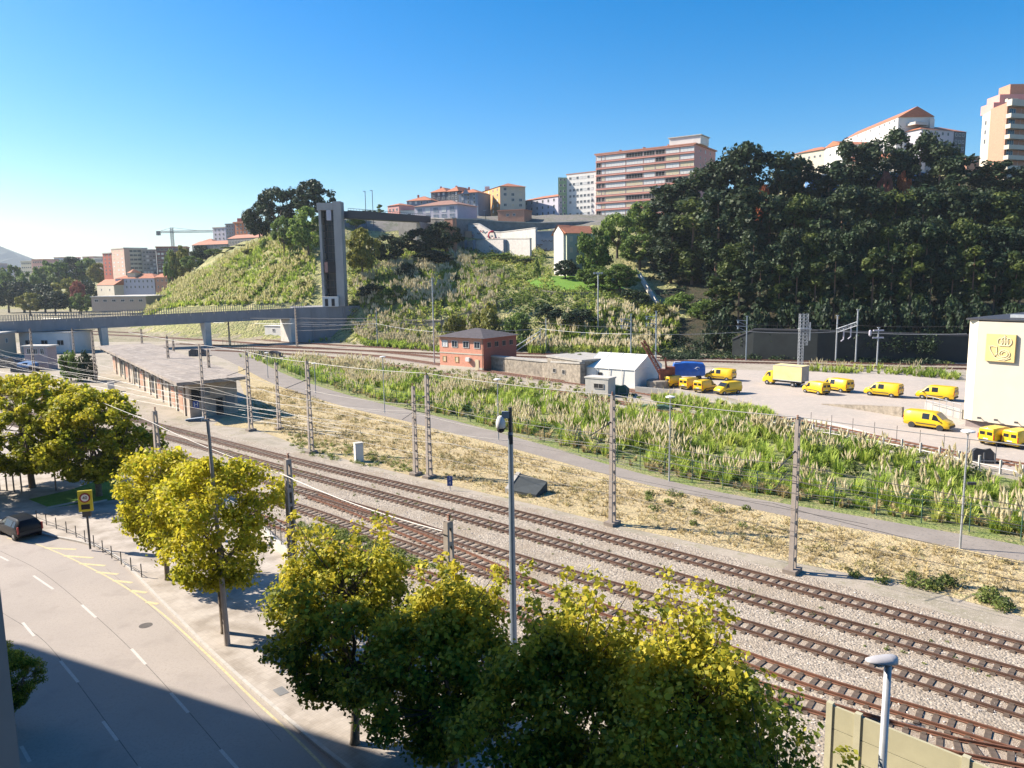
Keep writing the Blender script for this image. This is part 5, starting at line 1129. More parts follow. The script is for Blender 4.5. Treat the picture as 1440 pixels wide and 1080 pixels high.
lattice((q.x, q.y, z0), (q.x, q.y, zt), 1.8, m_crane, t, 'mast', 24, .2); e1, e0 = at(300, 322, 640), at(221, 327, 640)
lattice((e0.x, q.y, zj), (e1.x, q.y, zj), 1.4, m_crane, t, 'jib', 26, .18); MB().box((e0.x + 1, q.y, zj - 1), (3, 1.6, 3.4)).build('counterweight', m_concd, t)
MB().tube([(q.x, q.y, zt), (e1.x - 12, q.y, zj + .7)], .12, 4).tube([(q.x, q.y, zt), (e0.x + 2, q.y, zj + .7)], .12, 4).build('stay_cables', m_darkmetal, t)

# ================================================================ bridge, lift tower, footbridge
def proj_x(p):
    v = Vector((p.x, p.y, 5)) - Vector((0, 0, H)); return 720 + F * v.dot(rt) / v.dot(fw)
t = thing('bridge', 'dark grey concrete bridge with railings crossing the tracks on the left', 'bridge')
b0, b1 = at(-260, 473, 126), None
b0 = at(0, 453, 196); b1 = at(432, 433, 221); sl_ = (b1.z - b0.z) / (b1.xy - b0.xy).length; za_, zb2 = b0.z, b1.z; b1.z = b0.z = 0; dd = (b1 - b0).normalized(); b0 = b0 - dd * 90; za_ -= sl_ * 90; nb = Vector((-dd.y, dd.x, 0)); L = (b1 - b0).length; rz = math.atan2(dd.y, dd.x); zd = lambda s: za_ + sl_ * s; b1.z = b0.z = 10
m_bridge = mat('bridge_concrete', (.23, .23, .24), var=.14, scale=.5, detail=6, stretch=(1, 1, .3))
c = (b0 + b1) / 2
mb = MB(); mb.prism([tuple(p.xy) for p in (b0, b1, b1 + nb * 6, b0 + nb * 6)], [za_ - 2.7, zb2 - 2.7, zb2 - 2.7, za_ - 2.7], [za_ - .6, zb2 - .6, zb2 - .6, za_ - .6])
for k in range(int(L / 3)): s_ = k * 3; q_ = [b0 + dd * s_ - nb * .1, b0 + dd * (s_ + 2.95) - nb * .1, b0 + dd * (s_ + 2.95) + nb * .02, b0 + dd * s_ + nb * .02]; mb.prism([tuple(p.xy) for p in q_], [zd(s_) - 2.85, zd(s_ + 2.95) - 2.85, zd(s_ + 2.95) - 2.85, zd(s_) - 2.85], [zd(s_), zd(s_ + 2.95), zd(s_ + 2.95), zd(s_)])
mb.build('deck', m_bridge, t)
q_ = [b0 - nb * .2, b1 - nb * .2, b1 + nb * .15, b0 + nb * .15]; MB().prism([tuple(p.xy) for p in q_], [za_ + .01, zb2 + .01, zb2 + .01, za_ + .01], [za_ + .15, zb2 + .15, zb2 + .15, za_ + .15]).build('parapet', m_concd, t)
rl = MB(); 
for k in range(int(L / .6)): p = b0 + dd * k * .6; z_ = zd(k * .6); rl.box((p.x, p.y, z_ + .85), (.11, .11, 1.7), rz); p = p + nb * 5.8; rl.box((p.x, p.y, z_ + .5), (.09, .09, 2.0), rz)
for z in (.6, 1.65): rl.tube([Vector((b0.x, b0.y, za_ + z)), Vector((b1.x, b1.y, zb2 + z))], .04, 4)
rl.build('railing', mat('weathered_railing', (.22, .20, .19), var=.2), t)
for px, py in ((287, 489), (142, 479), (-60, 478)):
    s = next(k * .5 for k in range(2000) if (b0 + dd * (k * .5)).y > 5 and proj_x(b0 + dd * (k * .5)) >= px); p = b0 + dd * s + nb * 3; mb = MB()
    ax = Vector((.66, -.75, 0)); an = Vector((.75, .66, 0)); zt_ = zd(s) - 2.72; q0 = p - nb * 2
    pr_ = [(.1, -.5), (1.7, -.5), (1.9, zt_), (-2.3, zt_), (-2.1, zt_ - .7)]
    fr = [q0 + ax * a_ - an * .7 + Vector((0, 0, z_ - 0)) for a_, z_ in pr_]; bk = [v_ + an * 1.5 for v_ in fr]
    for v_ in fr + bk: v_.z = v_.z - q0.z
    mb.face(fr); mb.face(bk[::-1])
    for k_ in range(5): mb.face([fr[k_], bk[k_], bk[(k_ + 1) % 5], fr[(k_ + 1) % 5]])
    mb.build('pier', m_concl, t)
# abutment block under the tower
pa = b1 - dd * 4; pb = b1 + dd * 22
mb = MB(); mb.prism([tuple(p.xy) for p in (pa - nb * .3, pb - nb * .3, pb + nb * 13, pa + nb * 13)], -.5, 10.0); 
for k in range(6): mb.box(tuple(pa + dd * (k * 4.4 + 1) - nb * .5)[:2] + (4.8,), (.35, .4, 10), rz)
mb.build('abutment', m_bridge, t); MB().prism([tuple(p.xy) for p in (pa - dd * .8 - nb * .8, pa + dd * .4 - nb * .8, pa + dd * .4 + nb * 6, pa - dd * 3.4 + nb * 6)], -.5, 7).build('wing_wall', m_concl, t)
tt = thing('lift_tower', 'tall concrete lift tower with dark glass shaft standing on the bridge abutment', 'tower')
P0 = at(447, 285, 224); P1 = at(487, 285, 224); zt = P0.z; zf = 10.0; X0 = at(457, 425, 224).x; X1 = at(490, 425, 224).x; X0 = (P0.x + X0) / 2 ; Yt = 224
wx = 8.1; X0 = -55.0; 
mp_ = mat('tower_concrete', (.33, .32, .31), var=.16, scale=.35, detail=8, stretch=(1, 1, .35))
X0 = at(450, 350, 224).x
def bx(x0, x1, y0, y1, z0, z1, m, nm, par=tt): return MB().box(((x0 + x1) / 2, (y0 + y1) / 2, (z0 + z1) / 2), (x1 - x0, y1 - y0, z1 - z0)).build(nm, m, par)
bx(X0, X0 + .7, Yt, Yt + 5, zf, zt, mp_, 'left_pier'); bx(X0 + 4.3, X0 + 6.5, Yt - .2, Yt + 4.2, zf, zt + .3, mp_, 'right_pier')
bx(X0 + .7, X0 + 4.3, Yt + 4.2, Yt + 5, zf, zt - .4, mat('shaft_glass', (.03, .045, .06), rough=.25, var=.2, scale=.5), 'glass_shaft')
bx(X0 - .3, X0 + 4.25, Yt - .3, Yt + 5.3, zt - 2.1, zt - .1, mp_, 'top_beam'); bx(X0 + 2.4, X0 + 3.7, Yt - .5, Yt + 1, zt - 5, zt - 2.15, m_lavender, 'motor_box')
mb = MB(); 
for k in range(13): mb.box((X0 + 2.5, Yt + 2.0, zf + 3.5 + k * 2.0), (3.55, .18, .18)); 
for x in (X0 + 1.9, X0 + 3.2): mb.box((x, Yt + 2.1, (zf + zt) / 2 - 1), (.14, .14, zt - zf - 3))
mb.build('guide_frame', m_darkmetal, tt); bx(X0 + 1.0, X0 + 1.9, Yt + .2, Yt + 2.1, zf + 9.8, zf + 12.8, mat('cabin_panel', (.40, .22, .18), var=.1), 'lift_cabin'); bx(X0 + 1.95, X0 + 4.1, Yt + .3, Yt + 2.5, zf + 9.8, zf + 12.8, m_void, 'lift_cabin')
k_ = bx(X0 + .3, X0 + 4.9, Yt - 1.5, Yt - .25, zf, zf + 2.9, m_white, 'entrance'); 
for x in (X0 + 1.5, X0 + 3.4): MB().box((x, Yt - 1.53, zf + 1.2), (.9, .1, 2.1)).build('door', m_void, k_)
# footbridge to the crest
fb = thing('footbridge', 'dark steel footbridge from the lift tower top to the crest street', 'footbridge')
a = Vector((X0 + 6.6, Yt + 2.5, at(487, 301, 225).z)); b = at(600, 311, 282); b.z = at(600, 309, 282).z; d = (b - a).normalized(); hb = Vector((d.x, d.y, 0)).normalized(); nn = Vector((-hb.y, hb.x, 0))
mb = MB(); W2 = 1.6
for s in (-1, 1):
    o = nn * W2 * s
    q = [a + o + Vector((0, 0, -1.1)), b + o + Vector((0, 0, -1.1)), b + o + Vector((0, 0, 1.2)), a + o + Vector((0, 0, 1.2))]; mb.face(q); mb.face([x + nn * .15 for x in q][::-1])
mb.face([a + nn * W2 - Vector((0, 0, 1.1)), b + nn * W2 - Vector((0, 0, 1.1)), b - nn * W2 - Vector((0, 0, 1.1)), a - nn * W2 - Vector((0, 0, 1.1))])
mb.build('truss', mat('footbridge_steel', (.035, .04, .05), var=.2, rough=.6), fb)
mb = MB(); mb.tube([a - nn * W2 + Vector((0, 0, 1.7)), b - nn * W2 + Vector((0, 0, 1.7))], .06, 4)
for k in range(36): p = a.lerp(b, k / 35) - nn * W2; mb.tube([p + Vector((0, 0, 1.1)), p + Vector((0, 0, 1.7))], .04, 4)
mb.build('handrail', m_darkmetal, fb)
pp = a.lerp(b, .86); zg = hz(pp.x, pp.y) - 1; mb = MB(); 
mb.face([pp + hb * -2 - nn * 1.7 + Vector((0, 0, -1.1)), pp + hb * 14 - nn * 1.7 + Vector((0, 0, -1.1)), pp + hb * 14 - nn * 1.7 + Vector((0, 0, zg - pp.z)), pp + hb * 6 - nn * 1.7 + Vector((0, 0, zg - pp.z))]); mb.prism([tuple((pp + x).xy) for x in (hb * 3 - nn * 1.7, hb * 14 - nn * 1.7, hb * 14 + nn * 1.7, hb * 3 + nn * 1.7)], [zg] * 4, [pp.z - 1.15] * 4)
mb.build('abutment', m_conc, fb)

# ================================================================ freight shed by the near tracks
t = thing('freight_shed', 'long disused freight shed with flat concrete roof beside the tracks', 'shed')
o = G(268, 588); ua = az2v(-35); va = az2v(55); Ls, Ws = 66, 6.2
m_shed = mat('peeling_shed_wall', (.44, .33, .25), var=.28, scale=.7, detail=8, col2=(.56, .47, .38)); m_roofc = ground_mat('shed_roof_concrete', [(0, 0, 0, (.34, .29, .25)), (.15, .42, .6, (.26, .225, .20)), (.9, .5, .62, (.40, .35, .30)), (2.2, .56, .68, (.14, .13, .10))], bump=.4, bscale=6)
f = lambda a_, b_: (o + ua * a_ + va * b_)
MB().prism([tuple(f(*p).xy) for p in ((0, 0), (0, Ws), (Ls, Ws), (Ls, 0))], 0, 4.75).build('wall', m_shed, t)
ro = MB().prism([tuple(f(*p).xy) for p in ((-3.0, -2.0), (-2.2, 7.1), (Ls + 3, 7.6), (Ls + 3, -2.0))], 4.78, 5.2).build('roof', m_roofc, t)
mb = MB(); 
for k in range(16): p = f(k * 4.4, -1.0); mb.box((p.x, p.y, 4.6), (.25, 2.0, .3), math.atan2(ua.y, ua.x))
mb.build('roof_bracket', m_concd, t)
for k in range(13):
    p = f(2.4 + k * 4.9, -.06); MB().box((p.x, p.y, 2.3), (.7, .3, 4.6), math.atan2(ua.y, ua.x)).build('pilaster', m_cream if k % 3 else m_shed, t)
    p = f(4.8 + k * 4.9, -.02)
    if k % 3 != 2: MB().box((p.x, p.y, 1.9), (2.3, .12, 2.6), math.atan2(ua.y, ua.x)).build('door', [m_brickb, m_void, mat('rusty_door', (.30, .10, .06), var=.3) if 'rusty_door' not in bpy.data.materials else bpy.data.materials['rusty_door']][k % 3 if k % 3 < 2 else 0] if k not in (0, 1) else m_brickb, t)
for b_, w_, h_, z_, mm in ((.9, 1.2, 1.5, 3.0, m_void), (3.8, .9, 2.3, 1.2, m_void), (2.0, 1.3, 1.0, 3.3, m_concd), (5.2, 1.2, 1.4, 2.0, m_concd)):
    p = f(-.04, b_); MB().box((p.x, p.y, z_), (w_, .14, h_), math.atan2(va.y, va.x)).build('opening', mm, t)
def text_mesh(s, size, m, ext=.01):
    cu = bpy.data.curves.new('lettering', 'FONT'); cu.body = s; cu.size = size; cu.align_x = 'CENTER'; cu.align_y = 'CENTER'; cu.extrude = ext
    ob = bpy.data.objects.new('lettering', cu); me = bpy.data.meshes.new_from_object(ob); bpy.data.objects.remove(ob); me.materials.clear(); me.materials.append(m); me.name = 'lettering'; return me
def put_text(parent, s, size, m, loc, rz, name='lettering', ext=.01):
    o_ = link(name, text_mesh(s, size, m, ext), parent); o_.location = loc; o_.rotation_euler = (math.pi / 2, 0, rz); return o_
m_signblue = mat('sign_blue', (.03, .08, .32), var=0, rough=.5); m_signwhite = mat('sign_white', (.75, .75, .74), var=0, rough=.5)
p = f(-.16, .75); sg = thing('wall_sign', 'small blue sign with a white letter on the shed end wall', 'sign', (p.x, p.y, 1.75), math.atan2(va.y, va.x))
MB().box((0, 0, 0), (.75, .05, .95)).build('plate', m_signblue, sg); put_text(sg, 'H', .8, m_signwhite, (0, -.045, 0), 0)
# chimneys-like posts and objects on the roof
for px, py in ((176, 481),): pass

# --- white shed under the bridge on the left
simple('shed', 'white two storey shed behind the parked wrecks under the bridge', 26, 97, 468, 199, 197, 496, m_white, 3, 1, 'flat', m_concl, .12, 9, 2.0, 1.4, [(m_frame, m_void)], zb=0, sm=None)
simple('shed', 'low pinkish annex of the white shed under the bridge', 33, 66, 488, 160, 159, 500, mat('pink_grey_render', (.40, .32, .32), var=.1), 3, 1, 'flat', m_concl, .3, 2.5, 1.0, 1.2, zb=0)
simple('shed', 'tan lit building cut by the left edge below the bridge', -60, 22, 478, 172, 196, 500, mat('apricot_render', (.58, .42, .30), var=.08), 3, 1, 'flat', m_concl, .4, 8, 1.0, 1.2, zb=0)
simple('container', 'white container standing beside the bridge abutment', 372, 397, 458, 236, 232, 470, m_white, 1, 1, 'flat', m_white, .1, 3, 1.0, 1.0, zb=0, cat='container')
# --- orange signal house
A, B = G(619, 517), G(679, 521); B = A + (B - A).normalized() * 8.3
B = Vector((G(680, 522).x, G(680, 522).y, 0)); zt = at(680, 476, G(680, 522).y).z
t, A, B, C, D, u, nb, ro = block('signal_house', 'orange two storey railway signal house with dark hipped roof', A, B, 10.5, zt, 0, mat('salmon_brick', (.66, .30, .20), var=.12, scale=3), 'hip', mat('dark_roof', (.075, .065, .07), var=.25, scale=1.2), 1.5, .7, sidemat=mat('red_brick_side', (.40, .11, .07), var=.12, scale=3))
W = (B - A).length; rz = math.atan2(u.y, u.x)
def fbox(x, z, w, h, m, nm, par=t, dy=.03, th=.08, A=A, u=u, nb=nb, rz=rz): q = A + u * x - nb * dy; return MB().box((q.x, q.y, z), (w, th, h), rz).build(nm, m, par)
fbox(W / 2, zt * .5, W, .22, m_cream, 'string_course', dy=.02); fbox(W / 2, .3, W, .6, m_cream, 'plinth', dy=.02)
put_windows(t, A, u, [W * .13, W * .36, W * .62, W * .87], [zt - 1.35], 1.5, 1.3, [(m_frame, m_shutw), (m_frame, m_glass)], rr)
for x in (W * .11, W * .40): put_windows(t, A, u, [x], [zt * .25 + .35], .95, 1.15, [(m_orange, m_shut)], rr, bars=0)
fbox(W * .86, 1.1, .95, 2.1, m_shut, 'door', dy=.06); q = fbox(W * .68, 2.1, .9, .75, m_white, 'air_conditioner', dy=.35, th=.5)
put_windows(t, B, nb, cols(10.5, 4, .6), [zt - 1.35], 1.2, 1.1, [(m_brickb, m_void)], rr)
MB().tube([B - nb * .1 + Vector((-.1, 0, .1)), B - nb * .1 + Vector((-.1, 0, zt))], .06, 5).build('downpipe', m_darkmetal, t)
# --- grey stone platform wall between the signal house and the tent
P = [G(690, 520), G(762, 530), G(816, 541), G(822, 541)]; zs = [at(690, 502, P[0].y).z, at(762, 509, P[1].y).z, at(810, 512, P[2].y).z, at(822, 512, P[3].y).z]
t = wall_thing('stone_wall', 'old grey stained stone platform wall between signal house and tent', P, zs, 0, 1.0, m_stonewall, coping=m_conc)
t, A, B, C, D, u, nb, ro = block('bunker', 'square weathered concrete bunker at the end of the stone wall', G(770, 532), G(818, 541), 8, at(790, 508, 127).z, 0, m_stonewall, 'flat', m_conc, .3, .2)
put_windows(t, A, u, [2.2, 5], [1.6], .9, .8, [(m_conc, m_void)], rr, bars=0)
# small pale block with a dark opening in front of the tent
t, A, B, C, D, u, nb, ro = block('transformer_hut', 'small pale concrete hut with one dark window in front of the white tent', G(823, 556), G(855, 559), 2.2, at(840, 533, G(840, 558).y).z, 0, m_concl, 'flat', m_concl, .2, .12)
put_windows(t, A, u, [(B - A).length * .6], [1.6], 1.7, .8, [(m_conc, m_void)], rr, bars=1)
# --- white storage tent
t = thing('storage_tent', 'big white storage tent with ridged roof at the depot edge', 'tent'); A, B = G(822, 540), G(893, 546); u = (B - A); W = u.length; u.normalize(); nb = Vector((-u.y, u.x, 0)); dp = 9.5
m_tent = mat('tent_fabric', (.80, .78, .70), var=.05, scale=.6, rough=.6); ze = at(822, 516, A.y).z; zr = ze + 2.1; Cq, Dq = B + nb * dp, A + nb * dp
MB().prism([tuple(q.xy) for q in (A, B, Cq, Dq)], 0, ze).build('side_wall', m_tent, t)
mb = MB(); m1 = (A + Dq) / 2 + Vector((0, 0, zr)); m2 = (B + Cq) / 2 + Vector((0, 0, zr)); e = Vector((0, 0, ze + .02)); n_b = 4
for k in range(n_b):
    s0, s1 = k / n_b, (k + 1) / n_b - .006
    mb.face([A.lerp(B, s0) + e - nb * .15, A.lerp(B, s1) + e - nb * .15, m1.lerp(m2, s1), m1.lerp(m2, s0)]); mb.face([Cq.lerp(Dq, 1 - s1) + e, Cq.lerp(Dq, 1 - s0) + e, m1.lerp(m2, s0), m1.lerp(m2, s1)])
mb.face([B + e, Cq + e, m2]); mb.face([Dq + e, A + e, m1]); mb.build('roof', m_tent, t)
mb = MB()
for k in range(n_b + 1): mb.tube([A.lerp(B, k / n_b) - nb * .06, A.lerp(B, k / n_b) + e - nb * .16, m1.lerp(m2, k / n_b) + Vector((0, 0, .04)), Dq.lerp(Cq, k / n_b) + e], .05, 4)
mb.build('frame', m_shutw, t); q = A + u * W * .32 - nb * .05; MB().box((q.x, q.y, ze - 1.0), (.7, .08, .6), math.atan2(u.y, u.x)).build('vent', m_void, t)

# --- cream postal building on the right
t = thing('office_building', 'cream windowless building end with yellow post horn emblem at the right edge', 'building')
A = G(1366, 602); B = A + (G(1440, 612) - A).normalized() * 5.5; u = (B - A).normalized(); nb = Vector((-u.y, u.x, 0)); zt = at(1366, 452, A.y).z; rz = math.atan2(u.y, u.x); m_post = mat('cream_cladding', (.60, .54, .44), var=.04, scale=.4)
MB().prism([tuple(q.xy) for q in (A, B, B + nb * 9, A + nb * 9)], .9, zt).build('wall', m_post, t)
MB().prism([tuple(q.xy) for q in (A - u * 1.1 + nb * .5, A - nb * .01, A + nb * 9, A - u * 1.1 + nb * 9)], .9, zt + .12).build('corner_column', mat('pale_cladding', (.72, .66, .52), var=.03), t)
MB().prism([tuple(q.xy) for q in (A - u * .9 + nb * .6, B + u * 8 + nb * .3, B + u * 8 + nb * 9, A - u * .9 + nb * 9)], 0, .9).build('plinth', mat('plinth', (.26, .21, .20), var=.1), t)
MB().prism([tuple(q.xy) for q in (B + nb * 2.5 + u * .02, B + u * 20 + nb * 2.5, B + u * 20 + nb * 20, B + nb * 20 + u * .02)], .9, zt - .6).build('wall', m_lavender, t)
MB().prism([tuple(q.xy) for q in (B + u * .03 - nb * .4, B + u * 3 - nb * .4, B + u * 3 + nb * 2.4, B + u * .03 + nb * 2.4)], .5, 4.0).build('annex', m_shut, t)
MB().prism([tuple(q.xy) for q in (A - u * 1.3 - nb * .1, B + nb * -.1, B + u * 20 + nb * 2.3, B + u * 20 + nb * 20, A - u * 1.3 + nb * 20)], zt + .14, zt + .32).build('roof', m_darkmetal, t)
for k, x in enumerate((.5, 3.2, 6.0)): q = B + u * (x - 3) + nb * (3 + k) + Vector((0, 0, zt + .55)); MB().box(tuple(q), (1.6, .9, .35), rz).build('roof_vent', m_metal, t)
# emblem panel
ec = A + u * 2.45 - nb * .16; W_ = (B - A).length; ezc = at(1392, 487, A.y).z; es = 2.9
em = thing('emblem_sign', 'square yellow emblem panel with crown and post horn on the cream building', 'sign', (ec.x, ec.y, ezc), rz)
m_emb = mat('emblem_yellow', (.72, .53, .22), var=.06, scale=1.0); m_line = mat('emblem_cream', (.74, .66, .42), var=0)
MB().box((0, 0, 0), (es, .28, es + .1)).build('panel', m_emb, em)
mb = MB(); yq = -.17; sp = []
for k in range(30): a_ = k / 29 * 4.1 * math.pi; r_ = .70 - .46 * k / 29; sp.append((.42 + r_ * math.cos(a_ + 3.0), yq, -.62 + r_ * .82 * math.sin(a_ + 3.0)))
mb.tube(sp, .055, 5); mb.tube([(-.28, yq, -.55), (-.5, yq, -1.0), (-.95, yq, -.3), (-1.05, yq, .12), (-.75, yq, .18), (-.35, yq, .12), (-.28, yq, -.45)], .055, 5)
mb.tube([(-.5, yq, -1.0), (-.1, yq, -1.28), (.5, yq, -1.30), (1.05, yq, -1.05)], .055, 5); mb.build('post_horn', m_line, em)
mb = MB()
for cx_, sx, h_ in ((-.22, .24, .75), (.22, .20, .9), (.62, .20, .9), (1.05, .24, .75)):
    mb.tube([(cx_ * .7 + .12 + sx * math.cos(k / 14 * 6.283), yq, .72 + h_ * .5 * math.sin(k / 14 * 6.283)) for k in range(15)], .05, 5)
mb.tube([(-.1, yq, .28), (.9, yq, .28)], .06, 5); mb.tube([(.4, yq, 1.15), (.4, yq, 1.42)], .05, 5); mb.tube([(.3, yq, 1.3), (.5, yq, 1.3)], .05, 5); mb.build('crown', m_line, em)
for k in (0.9, 2.6, 4.6):
    q = A + u * k - nb * .3; fl = thing('wall_lamp', 'small dark lamp bracket at the foot of the cream wall, %s from the left' % ORD[int(k > 1) + int(k > 3)], 'lamp', (q.x, q.y, 1.3), rz, 'lamp brackets on the cream wall')
    MB().box((0, .1, 0), (.08, .4, .06)).build('arm', m_darkmetal, fl); MB().box((0, -.15, .06), (.35, .15, .2)).build('head', m_darkmetal, fl)

# ================================================================ our own building: only its corner pilaster shows, its shade falls on the street
t = thing('facade_building', 'tall grey apartment building whose pilaster edge shows at the lower left', 'building')
m_fac = mat('facade_render', (.27, .26, .26), var=.1, scale=2, detail=8)
q = [Vector((-63.4, 47.6, 0)), Vector((-28.5, 30.6, 0)), Vector((.05, -1.05, 0)), Vector((22, -21, 0)), Vector((10, -34, 0)), Vector((-44, 20, 0)), Vector((-70, 33, 0))]
MB().prism([tuple(p.xy) for p in q], 0, 29).build('wall', m_fac, t); MB().prism([tuple(p.xy) for p in q], 29.01, 29.3).build('roof', m_concd, t)
u = (q[2] - q[1]).normalized(); W = (q[2] - q[1]).length; nrm = Vector((-u.y, u.x, 0)); nrm = nrm if nrm.y > 0 else -nrm
pe = ray(22, 1020); pe.z = 0; pe.normalize(); e_ = pe * 4.2; base = q[1] + u * ((e_ - q[1]).dot(u))
MB().prism([tuple(p.xy) for p in (base + u * -.0, e_, e_ - u * 1.6, base - u * 1.6)], .02, 27.95).build('pilaster', m_fac, t)
for zz in range(8):
    for k in range(9):
        if k * 4.9 + 3 > W - 6: continue
        p = q[1] + u * (k * 4.9 + 3) + nrm * .04; o_ = link('window', win_mesh(1.4, 1.5, m_frame, m_glass), t); o_.location = (p.x, p.y, 3 + zz * 3.4); o_.rotation_euler = (0, 0, math.atan2(u.y, u.x) + math.pi)
# ================================================================ masts, posts, wires and small railway things
m_postc = mat('post_concrete', (.36, .31, .27), var=.14, scale=2, detail=6); m_postd = mat('aged_post_concrete', (.24, .20, .17), var=.2, scale=2, detail=6)
m_insul = mat('insulator', (.30, .15, .10), var=.1); m_steelblue = mat('blue_grey_steel', (.26, .31, .36), rough=.45, var=.1, scale=2, metal=.3)
PM = {}
def post_meshes(h, w, dpt, key, m):
    if key in PM: return PM[key]
    mb = MB(); wt = w * .62      # two legs joined by rungs: the openings show through
    for s in (-1, 1):
        x0, x1 = s * w / 2, s * wt / 2; L = .12 if w > .45 else .10
        mb.face([(x0 - s * L, -dpt / 2, 0), (x0, -dpt / 2, 0), (x1, -dpt * .35, h), (x1 - s * L * .8, -dpt * .35, h)][::s])
        mb.face([(x0, dpt / 2, 0), (x0 - s * L, dpt / 2, 0), (x1 - s * L * .8, dpt * .35, h), (x1, dpt * .35, h)][::s])
        mb.face([(x0, -dpt / 2, 0), (x0, dpt / 2, 0), (x1, dpt * .35, h), (x1, -dpt * .35, h)][::s])
        mb.face([(x0 - s * L, dpt / 2, 0), (x0 - s * L, -dpt / 2, 0), (x1 - s * L * .8, -dpt * .35, h), (x1 - s * L * .8, dpt * .35, h)][::s])
    n = int(h / .75)
    for k in range(n + 1):
        z = .12 + (h - .24) * k / n; t_ = z / h; ww = w * (1 - t_) + wt * t_; mb.box((0, 0, z), (ww - .18, dpt * .72, .16 if k not in (0, n) else .26))
    PM[key] = mb.mesh('shaft', m); return PM[key]
def cat_post(name, base, top_py, label, w=.52, dpt=.30, rz=None, m=m_postc, arm=True, h=None, side=1, group='concrete catenary posts', foot=True):
    rz = R(-42.5) + math.pi / 2 if rz is None else rz
    h = h or at(base[2] if len(base) > 2 else 720, top_py, base[1]).z
    t = thing(name, label, 'catenary post', (base[0], base[1], 0), rz, group)
    link('shaft', post_meshes(h, w, dpt, (round(h, 1), w, m.name), m), t)
    if foot: MB().box((0, 0, .12), (w + .5, dpt + .5, .3)).build('foundation', m_postd, t)
    mb = MB(); 
    for k in range(3): mb.lathe((side * (.05 + k * .0), 0, h + .02 + k * .09), [(.02, 0), (.07, .02), (.07, .05), (.02, .08)], 8)
    mb.build('insulator', m_insul, t)
    if arm:
        mb = MB(); mb.tube([(side * w * .3, 0, h * .80), (side * 2.6, 0, h * .74)], .035, 5).tube([(side * w * .3, 0, h * .64), (side * 2.6, 0, h * .72)], .03, 5).tube([(side * 1.2, 0, h * .69), (side * 2.9, 0, h * .62)], .025, 5)
        for k in range(3): mb.lathe((side * (w * .35 + .1 + k * .09), 0, h * .80), [(.02, -.04), (.08, 0), (.02, .04)], 8, 'X')
        mb.build('bracket_arm', m_darkmetal, t)
    return t, h
def Gp(px, py): p = G(px, py); return (p.x, p.y, px)
W_tops = []
for (px, py, ty, tx, lab, arm) in (
    (1114, 805, 590, 1118, 'rightmost tall openwork concrete post on the dry grass edge', True), (861, 738, 556, 862, 'openwork concrete post right of the camera pole, beside the dry field', True),
    (604, 672, 528, 601, 'taller post of the pair standing close together left of the blue sign', True), (585, 668, 543, 583, 'shorter post of the close pair left of the blue sign', False),
    (438, 637, 508, 434, 'openwork concrete post between the white cabinet and the shed', True), (353, 606, 497, 348, 'concrete post on a slab standing in the shadow of the shed', True),
    (393, 604, 510, 388, 'slim rusty stained concrete post right of the shed shadow', False), (288, 592, 487, 282, 'dark concrete post right in front of the shed end wall', False)):
    b = Gp(px, py); z = at(tx, ty, b[1]).z; t, h = cat_post('catenary_post', b, ty, lab, h=z, arm=arm, side=-1, w=.55 if arm else .45); W_tops.append((Vector((b[0], b[1], h)), arm))
W_near = []
for (tx, ty, D, lab) in ((217, 578, 52.5, 'near openwork concrete post left of the two golden plane trees'), (404, 645, 37.5, 'near openwork concrete post right of the golden plane tree'), (630, 733, 28.5, 'nearest openwork concrete post rising out of the shaded plane trees')):
    q = at(tx, ty, D); t, h = cat_post('catenary_post', (q.x, q.y, tx), ty, lab, h=q.z, arm=False, w=.48, dpt=.34, side=1, foot=False); W_near.append(Vector((q.x, q.y, h)))
for (tx, ty, D, lab) in ((234, 473, 128, 'openwork post rising behind the shed roof, near its middle'), (243, 478, 142, 'short slim post behind the shed roof beside the openwork one'), (292, 492, 113, 'slim post behind the near right corner of the shed roof'), (198, 463, 160, 'slim dark post behind the far end of the shed roof'), (42, 463, 150, 'left concrete post in front of the white shed under the bridge'), (129, 467, 138, 'concrete post with box standing at the far gable of the shed'), (415, 433, 205, 'tall post in front of the bridge abutment'), (321, 452, 215, 'pale post beyond the tracks right of the bridge pier'), (101, 462, 190, 'pale post beyond the far gable of the shed, left of the bridge pier')):
    q = at(tx, ty, D); cat_post('catenary_post', (q.x, q.y, tx), ty, lab, h=q.z, arm=False, w=.5, dpt=.35, m=m_postd, foot=False)
# steel poles of the far tracks
def steel_pole(px, pyb, pyt, label, r=.13, name='steel_pole', arms=0, m=None, Y=None, cat='pole', group='steel masts of the far tracks'):
    b = G(px, pyb) if Y is None else Vector((*at(px, pyb, Y).xy, 0)); h = at(px, pyt, b.y).z
    t = thing(name, label, cat, (b.x, b.y, 0), 0, group); MB().tube([(0, 0, 0), (0, 0, h)], [r, r * .8], 8).build('shaft', m or m_metal, t); mb = MB()
    for k in range(arms):
        z = h * (.9 - .13 * k); mb.tube([(0, 0, z), (-2.2, -.3, z + .2)], .07, 4).tube([(0, 0, z - 1.0), (-2.2, -.3, z + .1)], .05, 4); mb.lathe((-1.9, -.3, z - .2), [(.05, -.3), (.16, -.2), (.16, .2), (.05, .3)], 6)
    if arms: mb.build('bracket', m or m_metal, t)
    MB().box((0, 0, h + .05), (.5, .3, .12)).build('cap', m or m_metal, t); return t, h
steel_pole(887, 514, 442, 'steel mast with brackets behind the white tent, left one', arms=2, m=m_steelblue); steel_pole(922, 514, 438, 'steel mast with brackets behind the white tent, right one', arms=2, m=m_steelblue, r=.16)
steel_pole(1049, 507, 445, 'steel mast with wide bracket in front of the creeper bank', arms=2, m=m_steelblue); steel_pole(531, 487, 435, 'thin steel mast at the slope foot right of the abutment', m=m_steelblue)
